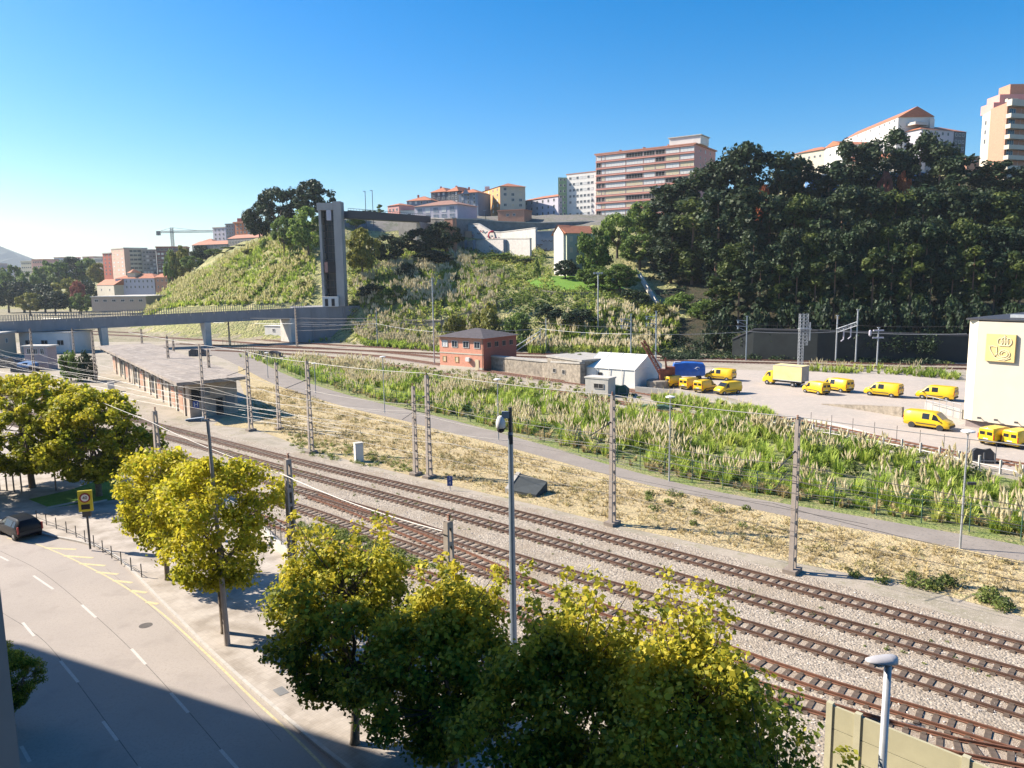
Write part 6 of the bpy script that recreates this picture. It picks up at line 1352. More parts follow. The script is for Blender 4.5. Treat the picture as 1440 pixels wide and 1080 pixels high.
steel_pole(611, 512, 392, 'very tall slim pole just left of the orange signal house', r=.14); steel_pole(622, 487, 445, 'short mast behind the signal house, left of two', m=m_darkmetal); steel_pole(637, 487, 437, 'short mast behind the signal house, right of two', m=m_darkmetal)
t, h = steel_pole(760, 497, 462, 'stayed mast behind the stone wall, left one', m=m_steelblue); MB().tube([(0, 0, h * .9), (-9, -2, 0)], .09, 4).tube([(0, 0, h * .75), (-7, -2, 0)], .09, 4).build('stay', m_metal, t)
steel_pole(768, 496, 448, 'stayed mast behind the stone wall, right one', m=m_steelblue)
t, h = steel_pole(1233, 513, 461, 'white insulated mast in front of the dark wall, rightmost', r=.15); mb = MB()
for z in (h - .5, h - 1.9): mb.box((0, 0, z), (2.0, .3, .25)); 
mb.lathe((-1.6, 0, h - 1.6), [(.1, 0), (.25, .2), (.25, 1.0), (.1, 1.2)], 8); mb.build('insulators', m_lavender, t)
t, h1 = steel_pole(1175, 509, 444, 'left leg mast of the small gantry before the dark wall', r=.16); t2, h2 = steel_pole(1203, 510, 436, 'right leg mast of the small gantry before the dark wall', r=.16)
ga, gb = G(1175, 509), G(1203, 510); ga.z = at(1175, 465, ga.y).z; gb.z = at(1203, 455, gb.y).z; gt = thing('gantry_beam', 'sloping lattice beam with hanging insulators between the two masts', 'gantry')
lattice(ga, gb, .7, m_metal, gt, 'beam', 7, .07); mb = MB()
for f_ in (.35, .7): q = ga.lerp(gb, f_); mb.tube([q, q + Vector((0, 0, -2.2)), q + Vector((-.5, 0, -2.6))], .14, 6)
mb.build('insulators', m_lavender, gt)
b = G(1125, 517); h = at(1127, 441, b.y).z; lm = thing('lattice_mast', 'square galvanised lattice signal mast with ladder and white aerial', 'mast', (0, 0, 0)); lattice((b.x, b.y, 0), (b.x, b.y, h), .75, m_metal, lm, 'lower_frame', 16, .05)
lattice((b.x + .75, b.y, h * .42), (b.x + .75, b.y, h), .75, m_metal, lm, 'upper_frame', 9, .05); MB().tube([(b.x + 1.6, b.y, h * .5), (b.x + 1.6, b.y, h * .84)], .14, 7).build('aerial', m_white, lm); MB().box((b.x + .6, b.y, h * .72), (2.2, 1.2, .12)).build('platform', m_metal, lm)
# rusty derrick crane on its round base
t = thing('derrick_crane', 'rusty old derrick crane leaning left on a round stone base by the tent', 'crane'); b = G(928, 546); tp = at(904, 480, b.y + 1); m_rust = mat('rusty_steel', (.22, .07, .045), var=.35, scale=1.5)
MB().lathe((b.x, b.y + 1.2, 0), [(2.0, 0), (1.9, 1.1), (1.7, 1.2)], 16).build('base', m_stonewall, t); lattice((b.x + .8, b.y + 1, 1.4), tuple(tp), .55, m_rust, t, 'jib', 9, .09)
mb = MB(); mb.box((b.x + .9, b.y + 1.2, 2.0), (1.6, 1.4, 1.8)); mb.box((b.x + 1.9, b.y + 1.4, 2.6), (1.3, 1.1, 1.3)); mb.tube([(b.x + 1.4, b.y + 1.2, 2.8), (b.x + 1.1, b.y + 1.2, 4.6), tuple(tp)], .06, 4); mb.tube([(b.x + 1.2, b.y + .9, 1.4), (b.x + 1.0, b.y + .9, 4.8)], .14, 5); mb.build('winch_house', m_rust, t)

# wires
m_wire = mat('pale_cable', (.28, .27, .26), var=0, rough=.5); m_wired = mat('dark_wire', (.05, .045, .045), var=0, rough=.5)
def wire(pts, r, m, label, sag=.35, group='overhead wires'):
    mb = MB(); out = []
    for a, b in zip(pts, pts[1:]):
        n = 8
        for i in range(n): f_ = i / n; p = a.lerp(b, f_); p.z -= sag * 4 * f_ * (1 - f_); out.append(p)
    out.append(pts[-1]); mb.tube(out, r, 4); o_ = mb.build('overhead_wire', m); tag(o_, label, 'wire', group); return o_
V3 = Vector
row_f = [p for p, a_ in W_tops if a_]; row_f.sort(key=lambda p: p.x); row_f = [row_f[0] + (row_f[0] - row_f[1]) * 3.2] + row_f + [row_f[-1] + tr_dir * 22]
for p in row_f: p.z = 9.35
row_f[1].z = 9.4
wire([p + V3((0, 0, .2)) for p in row_f], .027, m_wire, 'thick pale cable running over the tops of the dry field posts', .15)
wire([p + V3((-.25, -.2, -2.6)) for p in row_f], .02, m_wired, 'upper of two dark wires on the dry field posts', .3); wire([p + V3((-.25, -.2, -3.6)) for p in row_f], .02, m_wired, 'lower of two dark wires on the dry field posts', .3)
rn = [V3((-52, 84, 9))] + W_near
for p in rn: p.z = W_near[1].z
rn[3].z = W_near[2].z; rn[1].z = W_near[0].z
wire([p + V3((-.2, -.2, -.75)) for p in rn], .022, m_wire, 'thick whitish cable on the near concrete posts in front of the plane trees', .2)
for k, (P_, z, lb) in enumerate(((T1, 5.6, 'contact wire above the farthest main track'), (T1, 6.8, 'carrier wire above the farthest main track'), (T2, 5.6, 'contact wire above the second main track'), (T2, 6.8, 'carrier wire above the second main track'), (T3, 5.6, 'contact wire above the third main track'), (T3, 6.8, 'carrier wire above the third main track'))):
    l = spline([V3((p.x, p.y, 0)) for p in P_], 22); wire([p + V3((0, 0, z)) for p in l], .014, m_wired, lb, .04 if z < 6 else .5)
for k in range(5):
    a0, b0_ = at(-60, 492 + k * 9, 150), at(480, 593 + k * 5, 86); wire([a0, a0.lerp(b0_, .5), b0_], .022, m_wire, '%s pale wire from the top in the bundle crossing before the shed' % ORD[k], .4)
for k, z in enumerate((6.2, 7.6)):
    pts = [G(px, py) + V3((0, -1.5, z)) for px, py in ((60, 472), (415, 487), (531, 487), (611, 505), (760, 500), (887, 512), (1049, 508), (1175, 509), (1350, 515))]; wire(pts, .03, m_wired if k else m_metal, '%s wire along the far tracks at the foot of the hill' % ('upper', 'lower')[1 - k], .3)
for k in range(4): a0, b0_ = at(416, 447 + k * 6, 205), at(531, 447 + k * 4, G(531, 487).y); wire([a0, b0_], .05, m_wire, '%s of four wires from the abutment post to the slope mast' % ORD[k], .2)

# slim lamps along the service road
for i, (px, pb, pt_) in enumerate(((377, 532, 497), (444, 553, 512), (541, 581, 503), (701, 619, 535), (941, 677, 560), (1350, 772, 609))):
    b = G(px, pb); tx = px + (7 if px > 1300 else -1); h = min(8.6, at(tx, pt_, b.y).z); lt = thing('street_lamp', 'slim pale lamp beside the service road, %s from the left' % ORD[i], 'street lamp', (b.x, b.y, 0), 0, 'slim lamps beside the service road')
    MB().tube([(0, 0, 0), (0, 0, h)], [.075, .045], 8).build('pole', m_metal, lt); MB().lathe((0, 0, h), [(.05, -.1), (.14, 0), (.42, .08), (.40, .16), (.08, .24)], 12).build('lamp_head', m_shutw, lt)
    if i == 5: MB().box((.45, 0, h * .57), (.5, .2, .16)).build('bracket', m_darkmetal, lt)
# floodlight mast on the slope
b = at(841, 425, 186); zb_ = hz(b.x, b.y); h = at(841, 384, 186).z - zb_; t = thing('floodlight_mast', 'mast with four floodlights before the dark trees on the slope', 'street lamp', (b.x, b.y, zb_), 0); MB().tube([(0, 0, -.5), (0, 0, h)], .14, 6).build('pole', m_metal, t)
for k in range(4): MB().box((-.9 + .6 * k, -.1, h), (.4, .3, .45)).build('floodlight', m_metal, t)
for i, (px, pt_, pb, Y) in enumerate(((515, 269, 312, 300), (525, 268, 312, 302), (683, 296, 318, 318))):
    b = at(px, pb, Y); h = at(px, pt_, Y).z - b.z; t = thing('street_lamp', 'skyline lamp post, %s from the left along the crest street' % ORD[i], 'street lamp', (b.x, b.y, b.z), 0, 'lamp posts on the skyline'); MB().tube([(0, 0, -2), (0, 0, h)], .12, 5).build('pole', m_darkmetal, t); MB().box((-.3, 0, h), (1.0, .35, .2)).build('lamp_head', m_metal, t)

# green mesh fence along the service road
t = thing('mesh_fence', 'thin green wire mesh fence between service road and pampas grass', 'fence'); fl_ = offset(srv_up, -.9); m_fence = mat('green_fence', (.05, .12, .08), var=.1); pm = MB().tube([(0, 0, 0), (0, 0, 2.1)], .04, 5).mesh('fence_post', m_fence); mb = MB(); last = None; acc = 0
fp = [p for i, p in enumerate(fl_) if i > 8]; pts_f = spline(fp, 3.0)
for p in pts_f[:100]: o_ = link('fence_post', pm, t); o_.location = p
for z in (.1, .5, .9, 1.3, 1.7, 2.05): mb.tube([p + V3((0, 0, z)) for p in pts_f[:100]], .012 if z < 2 else .02, 3, cap=False)
mb.build('mesh_wires', m_fence, t)
# white concrete posts and rail along the depot edge
t = thing('post_fence', 'row of pale concrete posts with a rail along the depot edge', 'fence'); line = spline(GP([(1085, 600), (1140, 612), (1200, 622), (1300, 642), (1440, 675)]), 2.0); pm = MB().box((0, 0, .65), (.16, .16, 1.3)).mesh('fence_post', m_concl); mb = MB()
for p in line: o_ = link('fence_post', pm, t); o_.location = (p.x, p.y, 0)
mb.tube([V3((p.x, p.y, .55)) for p in line], .07, 4); mb.build('rail', m_concl, t)
line = spline(GP([(1140, 600), (1200, 610), (1290, 627), (1400, 650)]), 2.6)[:12]; tg_ = thing('chain_fence', 'thin dark stakes standing on the depot side of the pale posts', 'fence'); pm = MB().tube([(0, 0, 0), (0, 0, 1.7)], .03, 4).mesh('stake', m_darkmetal)
for p in line: o_ = link('stake', pm, tg_); o_.location = (p.x, p.y, .03)
# low walls of the depot
def low_wall(name, label, pts, hs, w, m):
    t = thing(name, label, 'wall'); mb = MB()
    for (a, b), (h0, h1) in zip(zip(pts, pts[1:]), zip(hs, hs[1:])):
        a, b = V3((*a.xy, 0)), V3((*b.xy, 0)); d = (b - a).normalized(); n = V3((-d.y, d.x, 0)) * w; mb.prism([tuple(q.xy) for q in (a, b, b + n, a + n)], 0, [h0, h1, h1, h0])
    mb.build('wall', m, t); return t
low_wall('loading_wall', 'low pale loading wall between the weeds and the yellow vans', GP([(893, 552), (950, 557), (1010, 566), (1085, 590)]), [.9, .9, .7, .1], .4, m_conc)
low_wall('ramp_wall', 'low brown ramp wall rising towards the cream building', GP([(1155, 569), (1210, 577), (1268, 587)]), [.1, .7, 1.3], .35, m_stonewall)
low_wall('ramp_wall', 'low grey wall between the right hand vans and the cream building', GP([(1300, 575), (1352, 590)]), [.9, 1.2], .3, m_conc)
low_wall('kerb_wall', 'long low kerb between depot and weeds below the parked truck', GP([(1090, 592), (1130, 590), (1180, 600), (1240, 615)]), [.25, .3, .25, .1], .25, m_concl)
t = thing('railing', 'light tube railing above the low wall beside the cream building', 'railing'); a, b = G(1302, 578), G(1350, 592); mb = MB()
for z in (1.4, 2.0): mb.tube([a + V3((0, 0, z)), b + V3((0, 0, z))], .04, 4)
mb.build('rail', m_metal, t)
for k in range(6): p = a.lerp(b, k / 5); MB().tube([p, p + V3((0, 0, 2.0))], .04, 4).build('upright', m_metal, t)
q_ = [G(768, 524), G(818, 533), G(830, 524), G(785, 516)]
for v_ in q_: v_.z = 0
_s = scrub(q_, 16, 'weeds and brambles growing on the bunker roof', .4, .8, 71, leaf=.2, per=80, lm=lf_weed_b, terrain=False, hfac=.5); _s.location.z = at(790, 508, 127).z + .2
# cabinets, signs and bits near the tracks
def cabinet(px, py, w, d, h, label, m=m_shutw, rz=.5):
    b = G(px, py); t = thing('trackside_cabinet', label, 'cabinet', (b.x, b.y + d / 2, 0), rz); MB().box((0, 0, h / 2), (w, d, h)).build('body', m, t); MB().box((0, 0, h + .04), (w + .08, d + .08, .08)).build('lid', m_concl, t); MB().box((-w * .2, -d / 2 - .02, h * .5), (w * .42, .04, h * .8)).build('door', m, t); MB().box((w * .22, -d / 2 - .02, h * .5), (w * .42, .04, h * .8)).build('door', m, t); return t
cabinet(504, 650, .8, .6, 1.85, 'white trackside cabinet standing in the green weeds'); cabinet(155, 551, 1.0, .8, 1.5, 'small white cabinet on the ground left of the freight shed'); cabinet(383, 693, 1.0, .6, .35, 'flat white box beside the sidings behind the golden tree', rz=-.7)
cabinet(688, 655, .3, .3, 1.2, 'small grey signal post right of the white cabinet', m=m_concl) if False else None
b = G(633, 690); t = thing('track_sign', 'small dark blue track sign with white figures at the ballast edge', 'sign', (b.x, b.y, 0), R(-8)); MB().tube([(0, 0, 0), (0, 0, .5)], .04, 5).build('post', m_metal, t); MB().box((0, -.03, .85), (.46, .04, .85)).build('plate', m_signblue, t)
put_text(t, '3', .38, m_signwhite, (0, -.07, 1.06), 0); put_text(t, '4', .38, m_signwhite, (0, -.07, .68), 0)
t = thing('concrete_block', 'wedge shaped concrete cover with dark side beside the dry field', 'concrete block', (0, 0, 0)); a, b = G(716, 694), G(754, 700); c_ = G(723, 668); a1 = V3((*a.xy, 0)); b1_ = V3((*b.xy, 0)); u = (b1_ - a1).normalized(); n = V3((-u.y, u.x, 0))
MB().prism([tuple(q.xy) for q in (a1, b1_, b1_ + n * 1.9, a1 + n * 1.9)], 0, [.35, .25, .9, 1.3]).build('body', mat('shaded_slab', (.045, .055, .06), var=.2), t); MB().prism([tuple(q.xy) for q in (a1 - u * .38 - n * .05, a1 - u * .02 - n * .05, a1 + n * 1.9 - u * .02, a1 + n * 1.9 - u * .38)], 0, [.4, .4, 1.4, 1.4]).build('lit_edge', m_conc, t)  # dark body colour stands in for the shaded concrete face, paler edge for the lit one
for i, (px, py, w, d, h, lb, m_) in enumerate(((873, 556, 2.6, 2.0, 1.6, 'dark green covered crate beside the small pale hut', m_fence), (925, 577, 4.0, 1.5, .7, 'dark green tarpaulin bundle in the weeds below the vans', m_fence), (1128, 606, 2.2, .8, 1.1, 'dark green leaning sheet behind the rightmost post', m_fence), (1385, 652, 2.0, .9, 1.5, 'dark bin at the depot edge left of the cream building lamp', m_darkmetal),
    (465, 534, 4.5, 2.2, 1.3, 'dark collapsed shelter in the pampas left of the signal house', m_darkmetal), (528, 538, 2.6, 1.8, 1.5, 'dark rusty shelter in the pampas between road and tracks', m_rust), (376, 502, 6.5, 2.0, 1.5, 'dark open freight frame beside the end of the service road', m_darkmetal), (277, 501, 4.0, 2.0, 1.8, 'dark skip beside the bridge pier foot', m_darkmetal), (30, 524, 4.6, 2.6, 2.0, 'dark scrap pile under a blue tarpaulin under the bridge', m_darkmetal), (12, 518, 5.2, 2.6, 2.4, 'dark scrapped van body at the left edge under the bridge', m_darkmetal), (1300, 661, 2.0, 1.0, .8, 'dark thicket covered box in the pampas before the depot', m_darkmetal))):
    b = G(px, py); t = thing('crate' if 'crate' in lb or 'box' in lb else 'scrap_item', lb, 'crate' if 'crate' in lb or 'box' in lb else 'scrap', (b.x, b.y + d / 2, 0), rnd.uniform(-.5, .5)); mb = MB(); nx = 6; g2 = random.Random(i)
    top_ = []
    prof = [(-w / 2, .72), (-w * .3, 1.0), (0, .9), (w * .25, 1.0), (w / 2, .6)]
    for (x0, f0), (x1, f1) in zip(prof, prof[1:]):
        n0 = len(mb.v); mb.prism([(x0, -d / 2), (x1, -d / 2), (x1, d / 2), (x0, d / 2)], 0, [h * f0 * g2.uniform(.93, 1), h * f1, h * f1 * .85, h * f0 * .85])
    mb.build('body', m_, t)
    mb = MB(); 
    for x in (-w * .46, 0, w * .46): mb.box((x, -d / 2 - .05, h * .35), (.12, .08, h * .7))
    mb.box((0, -d / 2 - .09, h * .2), (w, .06, .1)); mb.build('frame', m_concd, t)
    if 'blue tarpaulin' in lb: mb = MB(); mb.prism([(-w * .1, -d * .55), (w * .48, -d * .55), (w * .52, d * .4), (-w * .05, d * .4)], [h * .55] * 4, [h * .98, h * .72, h * .95, h * 1.12]); mb.build('tarpaulin', mat('blue_tarpaulin', (.06, .16, .34), var=.2, scale=2), t)

# ================================================================ street furniture
# tall leaning grey lamp
def seg_pole(t, a, b, r0_, r1_, m): return MB().tube([a, (V3(a) + V3(b)) / 2, b], [r0_, (r0_ + r1_) / 2, r1_], 10).build('pole', m, t)
b = G(320, 907, .13); tp = at(292, 592, b.y + .6); t = thing('street_lamp', 'tall pale concrete street lamp at the kerb beside the golden tree', 'street lamp', (b.x, b.y, .13)); d = tp - b
seg_pole(t, (0, 0, 0), tuple(d), .15, .075, m_postc); mb = MB(); mb.tube([d, d + V3((-.25, -.1, .06))], .05, 6); mb.build('arm', m_postc, t)
hd = MB(); hd.prism([(-.85, -.14), (-.1, -.16), (0, 0), (-.1, .16), (-.85, .14), (-.95, 0)], [0, -.05, -.05, -.05, 0, 0], [.08, .16, .14, .16, .08, .05]); ho = hd.build('lamp_head', m_metal, t); ho.location = d + V3((-.15, 0, .03)); MB().box((-.5, 0, -.03), (.5, .2, .05)).build('lens', m_frame, ho)
# steel camera pole
q = at(714, 573, 33); t = thing('camera_pole', 'tall blue-grey steel pole with a white dome camera near its top', 'pole', (q.x + .1, q.y, .1)); h = q.z
MB().lathe((0, 0, 0), [(.16, 0), (.145, 4), (.125, 8), (.11, h - 1.2)], 10).build('pole', m_steelblue, t); MB().lathe((0, 0, 0), [(.115, h - 1.25), (.085, h - 1.2), (.08, h - .1)], 10).build('top_section', m_darkmetal, t)
br = MB(); br.box((-.2, 0, h - .42), (.34, .14, .3)); br.build('bracket', m_steelblue, t); cm = MB(); cm.lathe((-.42, 0, h - 1.02), [(.15, 0), (.21, .04), (.21, .28), (.14, .5), (.06, .56)], 14); cmo = cm.build('camera_housing', m_shutw, t, smooth=True)
MB().lathe((-.42, 0, h - 1.22), [(.03, 0), (.12, .04), (.17, .12), (.175, .2)], 14).build('camera_dome', m_void, cmo, smooth=True); MB().box((.02, -.15, h - 1.5), (.16, .12, .4)).build('junction_box', m_darkmetal, t)
# nearest lamp, lower right
q = at(1249, 932, 15.5); t = thing('street_lamp', 'near street lamp with grey oval head above the screen wall', 'street lamp', (q.x, q.y, 0)); h = q.z; MB().lathe((0, 0, 0), [(.12, 0), (.1, 5), (.075, h)], 12).build('pole', m_metal, t, smooth=True)
hd = MB(); S = []
prof = [(-.50, .05, .02), (-.44, .12, .045), (-.25, .17, .09), (0, .19, .12), (.14, .16, .13), (.2, .09, .11), (.22, .03, .06)]
for x, ww, hh in prof:
    for k in range(12): a = k / 12 * 2 * math.pi; S.append((x, ww * math.cos(a), hh * math.sin(a) * (1.0 if math.sin(a) > 0 else .55) + .03))
hd.v = S; 
for i in range(len(prof) - 1):
    for k in range(12): hd.f.append((i * 12 + k, i * 12 + (k + 1) % 12, (i + 1) * 12 + (k + 1) % 12, (i + 1) * 12 + k)); hd.mi.append(0)
hd.f.append(tuple(range(12))[::-1]); hd.mi.append(0); hd.f.append(tuple((len(prof) - 1) * 12 + k for k in range(12))); hd.mi.append(0)
ho = hd.build('lamp_head', mat('lamp_grey', (.42, .41, .42), rough=.45, var=.06), t, smooth=True); ho.location = (-.02, 0, h + .02); ho.rotation_euler = (0, R(4), R(8)); MB().lathe((-.2, 0, -.05), [(.02, -.04), (.11, -.02), (.13, .02)], 12).build('lens', m_frame, ho)
# screen wall at the lower right
a = G(1168, 990, 2.6); b = G(1400, 1083, 2.6); a.z = b.z = 0; u = (b - a).normalized(); n = V3((-u.y, u.x, 0)); rz = math.atan2(u.y, u.x); t = thing('screen_wall', 'beige concrete panel wall between the nearest track and the street', 'wall'); m_panel = mat('beige_panel', (.40, .37, .24), var=.08, scale=1.2, detail=8); m_pan2 = mat('beige_post', (.44, .41, .28), var=.08, scale=2)
s = -.0; edges = [0, 1.0, 4.4, 7.8, 11.2, 14.6, 18]
for k, (e0_, e1_) in enumerate(zip(edges, edges[1:])):
    for r_ in range(3): c_ = a + u * (e0_ + e1_) / 2 + V3((0, 0, .43 + r_ * .87)); MB().box(tuple(c_), (e1_ - e0_ - .04, .10, .845), rz).build('panel', m_panel, t)
for e0_ in edges: c_ = a + u * e0_; MB().box((c_.x, c_.y, 1.34), (.22, .2, 2.68), rz).build('post', m_pan2, t)
# speed display sign
b = G(127, 772, .13); h = at(121, 692, b.y).z; t = thing('speed_sign', 'yellow speed display sign with red 40 disc beside the street', 'sign', (b.x, b.y, .13), R(18)); MB().tube([(0, 0, 0), (0, 0, h - .3)], .07, 8).build('post', m_darkmetal, t)
m_yel = mat('sign_yellow', (.62, .52, .03), var=.06, rough=.5); m_redd = mat('sign_red', (.30, .03, .03), var=0, rough=.5); hw = (h - at(121, 721, b.y).z); MB().box((0, -.08, h - hw / 2), (.86, .16, hw)).build('panel', m_yel, t)
MB().lathe((0, -.175, h - .48), [(.33, -.015), (.33, .0)], 24, 'Y').build('ring', m_redd, t); MB().lathe((0, -.19, h - .48), [(.235, -.015), (.235, .0)], 24, 'Y').build('disc', m_signwhite, t); put_text(t, '40', .30, m_void, (0, -.215, h - .48), 0); MB().box((0, -.175, h - hw + .32), (.52, .03, .34)).build('display', m_void, t)
MB().box((0, .0, h - hw - .18), (.5, .3, .36)).build('battery_box', m_darkmetal, t)
# low guard rail along the kerb
t = thing('guard_rail', 'low metal pedestrian rail along the kerb between car and yellow hatching', 'railing'); line = spline(GP([(52, 733), (75, 742), (100, 752), (130, 768), (165, 790), (205, 815)], .13), 1.6); pm = MB().tube([(0, 0, 0), (0, 0, .85)], .035, 6).mesh('upright', m_darkmetal)
for p in line: o_ = link('upright', pm, t); o_.location = (p.x, p.y, .13)
mb = MB(); mb.tube([V3((p.x, p.y, .45)) for p in line], .02, 5); mb.build('rail', m_darkmetal, t)
for i, (px, py) in enumerate(((-15, 688), (0, 690), (10, 690), (20, 691), (31, 693), (79, 690))):
    b = G(px, py, .13); t = tag(MB().tube([(0, 0, 0), (0, 0, 1.9)], .07, 6).build('wooden_stake', m_postd), '%s stake from the left on the pavement behind the dark car' % ORD[i], 'stake', 'stakes behind the dark car'); t.location = (b.x, b.y, .13)
# fence and low wall along the back of the pavement
t = thing('boundary_fence', 'dark metal fence along the back of the pavement under the plane trees', 'fence'); line = spline([V3((7, 25.4, 0)), V3((4.5, 27.5, 0)), V3((-3, 34, 0)), V3((-9, 41, 0)), V3((-14.5, 47.5, 0)), V3((-21, 57, 0)), V3((-26, 62, 0))], 1.2); mb = MB(); lw = MB()
pm = MB().tube([(0, 0, .5), (0, 0, 2.1)], .03, 4).mesh('picket', m_darkmetal)
for p in line[:90]: o_ = link('picket', pm, t); o_.location = (p.x, p.y, .1)
for z in (.9, 2.1): mb.tube([V3((p.x, p.y, z)) for p in line[:90]], .03, 4)
mb.build('rails', m_darkmetal, t)
for p, q in zip(line[:90], line[1:90]): c_ = (p + q) / 2; lw.box((c_.x, c_.y, .35), ((q - p).length, .25, .7), math.atan2((q - p).y, (q - p).x))
lw.build('low_wall', m_concl, t)
b = G(1127, 1010, .0)
for i in range(1):
    b = G(395, 972, .13); structure(MB().box((b.x, b.y, .136), (.7, .45, .012), R(-48)).build('drain_cover', m_concd))
# ================================================================ vehicles
m_vanyel = mat('yellow_paintwork', (.80, .50, .010), rough=.4, var=.07, scale=1.1); m_vanyel.node_tree.nodes['Principled BSDF'].inputs['Coat Weight'].default_value = .3
m_carblack = mat('dark_blue_paintwork', (.006, .007, .012), rough=.35, var=0, spec=.3)
m_glass2 = mat('tinted_glass', (.02, .024, .03), rough=.08, var=0); m_plastic = mat('dark_plastic', (.03, .03, .032), rough=.6, var=0); m_rim = mat('alloy', (.42, .42, .43), rough=.4, var=0, metal=.5)
m_taillight = mat('tail_light', (.35, .02, .02), rough=.3, var=0); m_headl = mat('head_light', (.6, .62, .64), rough=.15, var=0); m_plate = mat('number_plate', (.62, .62, .60), var=0)
def loft(st):
    """st: (x, z bottom, z top, half width low, half width at the belt, half width at the roof, z belt)"""
    mb = MB(); k = 12
    for (x, zb, zt, wl, wb, wt, zbelt) in st:
        half = [(wl * .9, zb), (wl, zb + .12), (wb, zbelt - .15), (wb * .995, zbelt), (wt, zt - .10), (wt * .86, zt)]
        ring = [(y, z) for y, z in half] + [(-y, z) for y, z in reversed(half)]
        for y, z in ring: mb.v.append((x, y, z))
    for i in range(len(st) - 1):
        for j in range(k): a = i * k + j; b = i * k + (j + 1) % k; mb.f.append((a, b, b + k, a + k)[::-1]); mb.mi.append(0)
    mb.f.append(tuple(range(k))); mb.mi.append(0); mb.f.append(tuple((len(st) - 1) * k + j for j in reversed(range(k)))); mb.mi.append(0); return mb
def interp(st, x):
    st = sorted(st)
    for a, b in zip(st, st[1:]):
        if a[0] <= x <= b[0]: f_ = (x - a[0]) / (b[0] - a[0]); return [a[i] * (1 - f_) + b[i] * f_ for i in range(7)]
    return list(st[-1] if x > st[-1][0] else st[0])
def side_glass(st, x0, x1, s, x0t=None, x1t=None, m=m_glass2, lo=.06, hi=.16):
    """pane lying on the body side between belt and roof"""
    mb = MB(); P_ = []
    for x, lvl in ((x0, 0), (x1, 0), (x1t if x1t is not None else x1, 1), (x0t if x0t is not None else x0, 1)):
        q = interp(st, x); zb, zt = q[6] + lo, q[2] - hi; f_ = 0
        z = zt if lvl else zb; f_ = (z - q[6]) / max(.01, (q[2] - .10) - q[6]); y = q[4] * .995 * (1 - f_) + q[5] * f_ + .012; P_.append((x, s * y, z))
    mb.face(P_ if s < 0 else P_[::-1]); return mb
def wheel(t, x, y, s, r=.32, w=.21):
    o = MB().lathe((0, 0, 0), [(r * .62, -w / 2), (r * .95, -w / 2), (r, -w * .3), (r, w * .3), (r * .95, w / 2), (r * .62, w / 2)], 18, 'Y').build('wheel', m_blackrubber, t); o.location = (x, y, r)
    MB().lathe((0, s * (w / 2 - .02), 0), [(.05, -.02), (r * .64, -.012), (r * .64, .012), (.05, .03)], 10, 'Y').build('rim', m_rim, o); return o
def vehicle(label, st, paint, glass_sides, wb_, loc, rz, tyre=.32, front_glass=None, rear_glass=None, name='van', cat='van', group=None, rear_doors=False, emblem=False):
    t = thing(name, label, cat, loc, rz, group); b = loft(st).build('body', paint, t, smooth=False)
    for p in b.data.polygons: p.use_smooth = True
    try: b.data.set_sharp_from_angle(angle=R(40))
    except Exception: pass
    x0, x1 = st[0][0], st[-1][0]
    def cross(xa, xb, m, nm, wa=.86, off=.014, la=.0, lb=.0):
        qa, qb = interp(st, xa), interp(st, xb); d = V3((xb - xa, 0, qb[2] - qa[2])).normalized(); nn = V3((-d.z, 0, d.x)); nn = nn if nn.z > 0 else -nn
        pts = [V3((xa, -qa[5] * wa, qa[2])) + nn * off, V3((xb, -qb[5] * wa, qb[2])) + nn * off, V3((xb, qb[5] * wa, qb[2])) + nn * off, V3((xa, qa[5] * wa, qa[2])) + nn * off]
        mb = MB(); mb.face(pts if xb > xa else pts[::-1]); return mb.build(nm, m, t)
    if front_glass: cross(*front_glass, m_glass2, 'windscreen', .92)
    for s in (-1, 1):
        for g_i, gs_ in enumerate(glass_sides): side_glass(st, gs_[0], gs_[1], s, gs_[2], gs_[3]).build('side_window', m_glass2, t)
        for x in wb_:
            q = interp(st, x); a = MB().lathe((x, s * (q[3] - .05), tyre), [(tyre * 1.16, -.10), (tyre * 1.16, .06)], 18, 'Y'); a.build('wheel_arch', m_plastic, t); wheel(t, x, s * (q[3] - .08), s, tyre)
        q = interp(st, x1 - .12); MB().box((x1 - .14, s * q[4] * .72, q[6] - .12), (.22, .3, .17)).build('headlight', m_headl, t)
        q = interp(st, x0 + .04); MB().box((x0 + .01, s * q[4] * .93, q[6] - .05), (.09, .10, .5)).build('tail_light', m_taillight, t)
        q = interp(st, st[-3][0] - .25); MB().box((st[-3][0] - .25, s * (q[4] + .10), q[6] + .12), (.12, .2, .16)).build('mirror', m_plastic, t)
    q = interp(st, x1); MB().box((x1 + .0, 0, q[1] + .14), (.16, q[3] * 1.86, .24)).build('bumper', m_plastic, t); q = interp(st, x0); MB().box((x0 - .0, 0, q[1] + .12), (.14, q[3] * 1.86, .22)).build('bumper', m_plastic, t)
    MB().box((x0 - .03, 0, q[6] - .28), (.03, .5, .12)).build('number_plate', m_plate, t)
    if rear_glass: MB().box((x0 + rear_glass[0], 0, rear_glass[1]), (.04, rear_glass[2], rear_glass[3]), M=Matrix.Rotation(rear_glass[4], 3, 'Y')).build('rear_window', m_glass2, t)
    if rear_doors:
        for s in (-1, 1): MB().box((x0 - .02, s * q[4] * .45, q[2] - .42), (.05, q[4] * .62, .34)).build('rear_window', m_glass2, t)
        for s in (-1, 1): MB().box((.0, s * (.945 if st[0][0] < -2.3 else .885), .62), (2.2, .03, .09)).build('side_trim', m_plastic, t)
        for s in (-1, 1): MB().box((x0 - .012, s * q[4] * .46, (q[1] + q[2]) / 2 + .1), (.02, q[4] * .86, (q[2] - q[1]) * .78)).build('rear_door', paint, t)
    return t
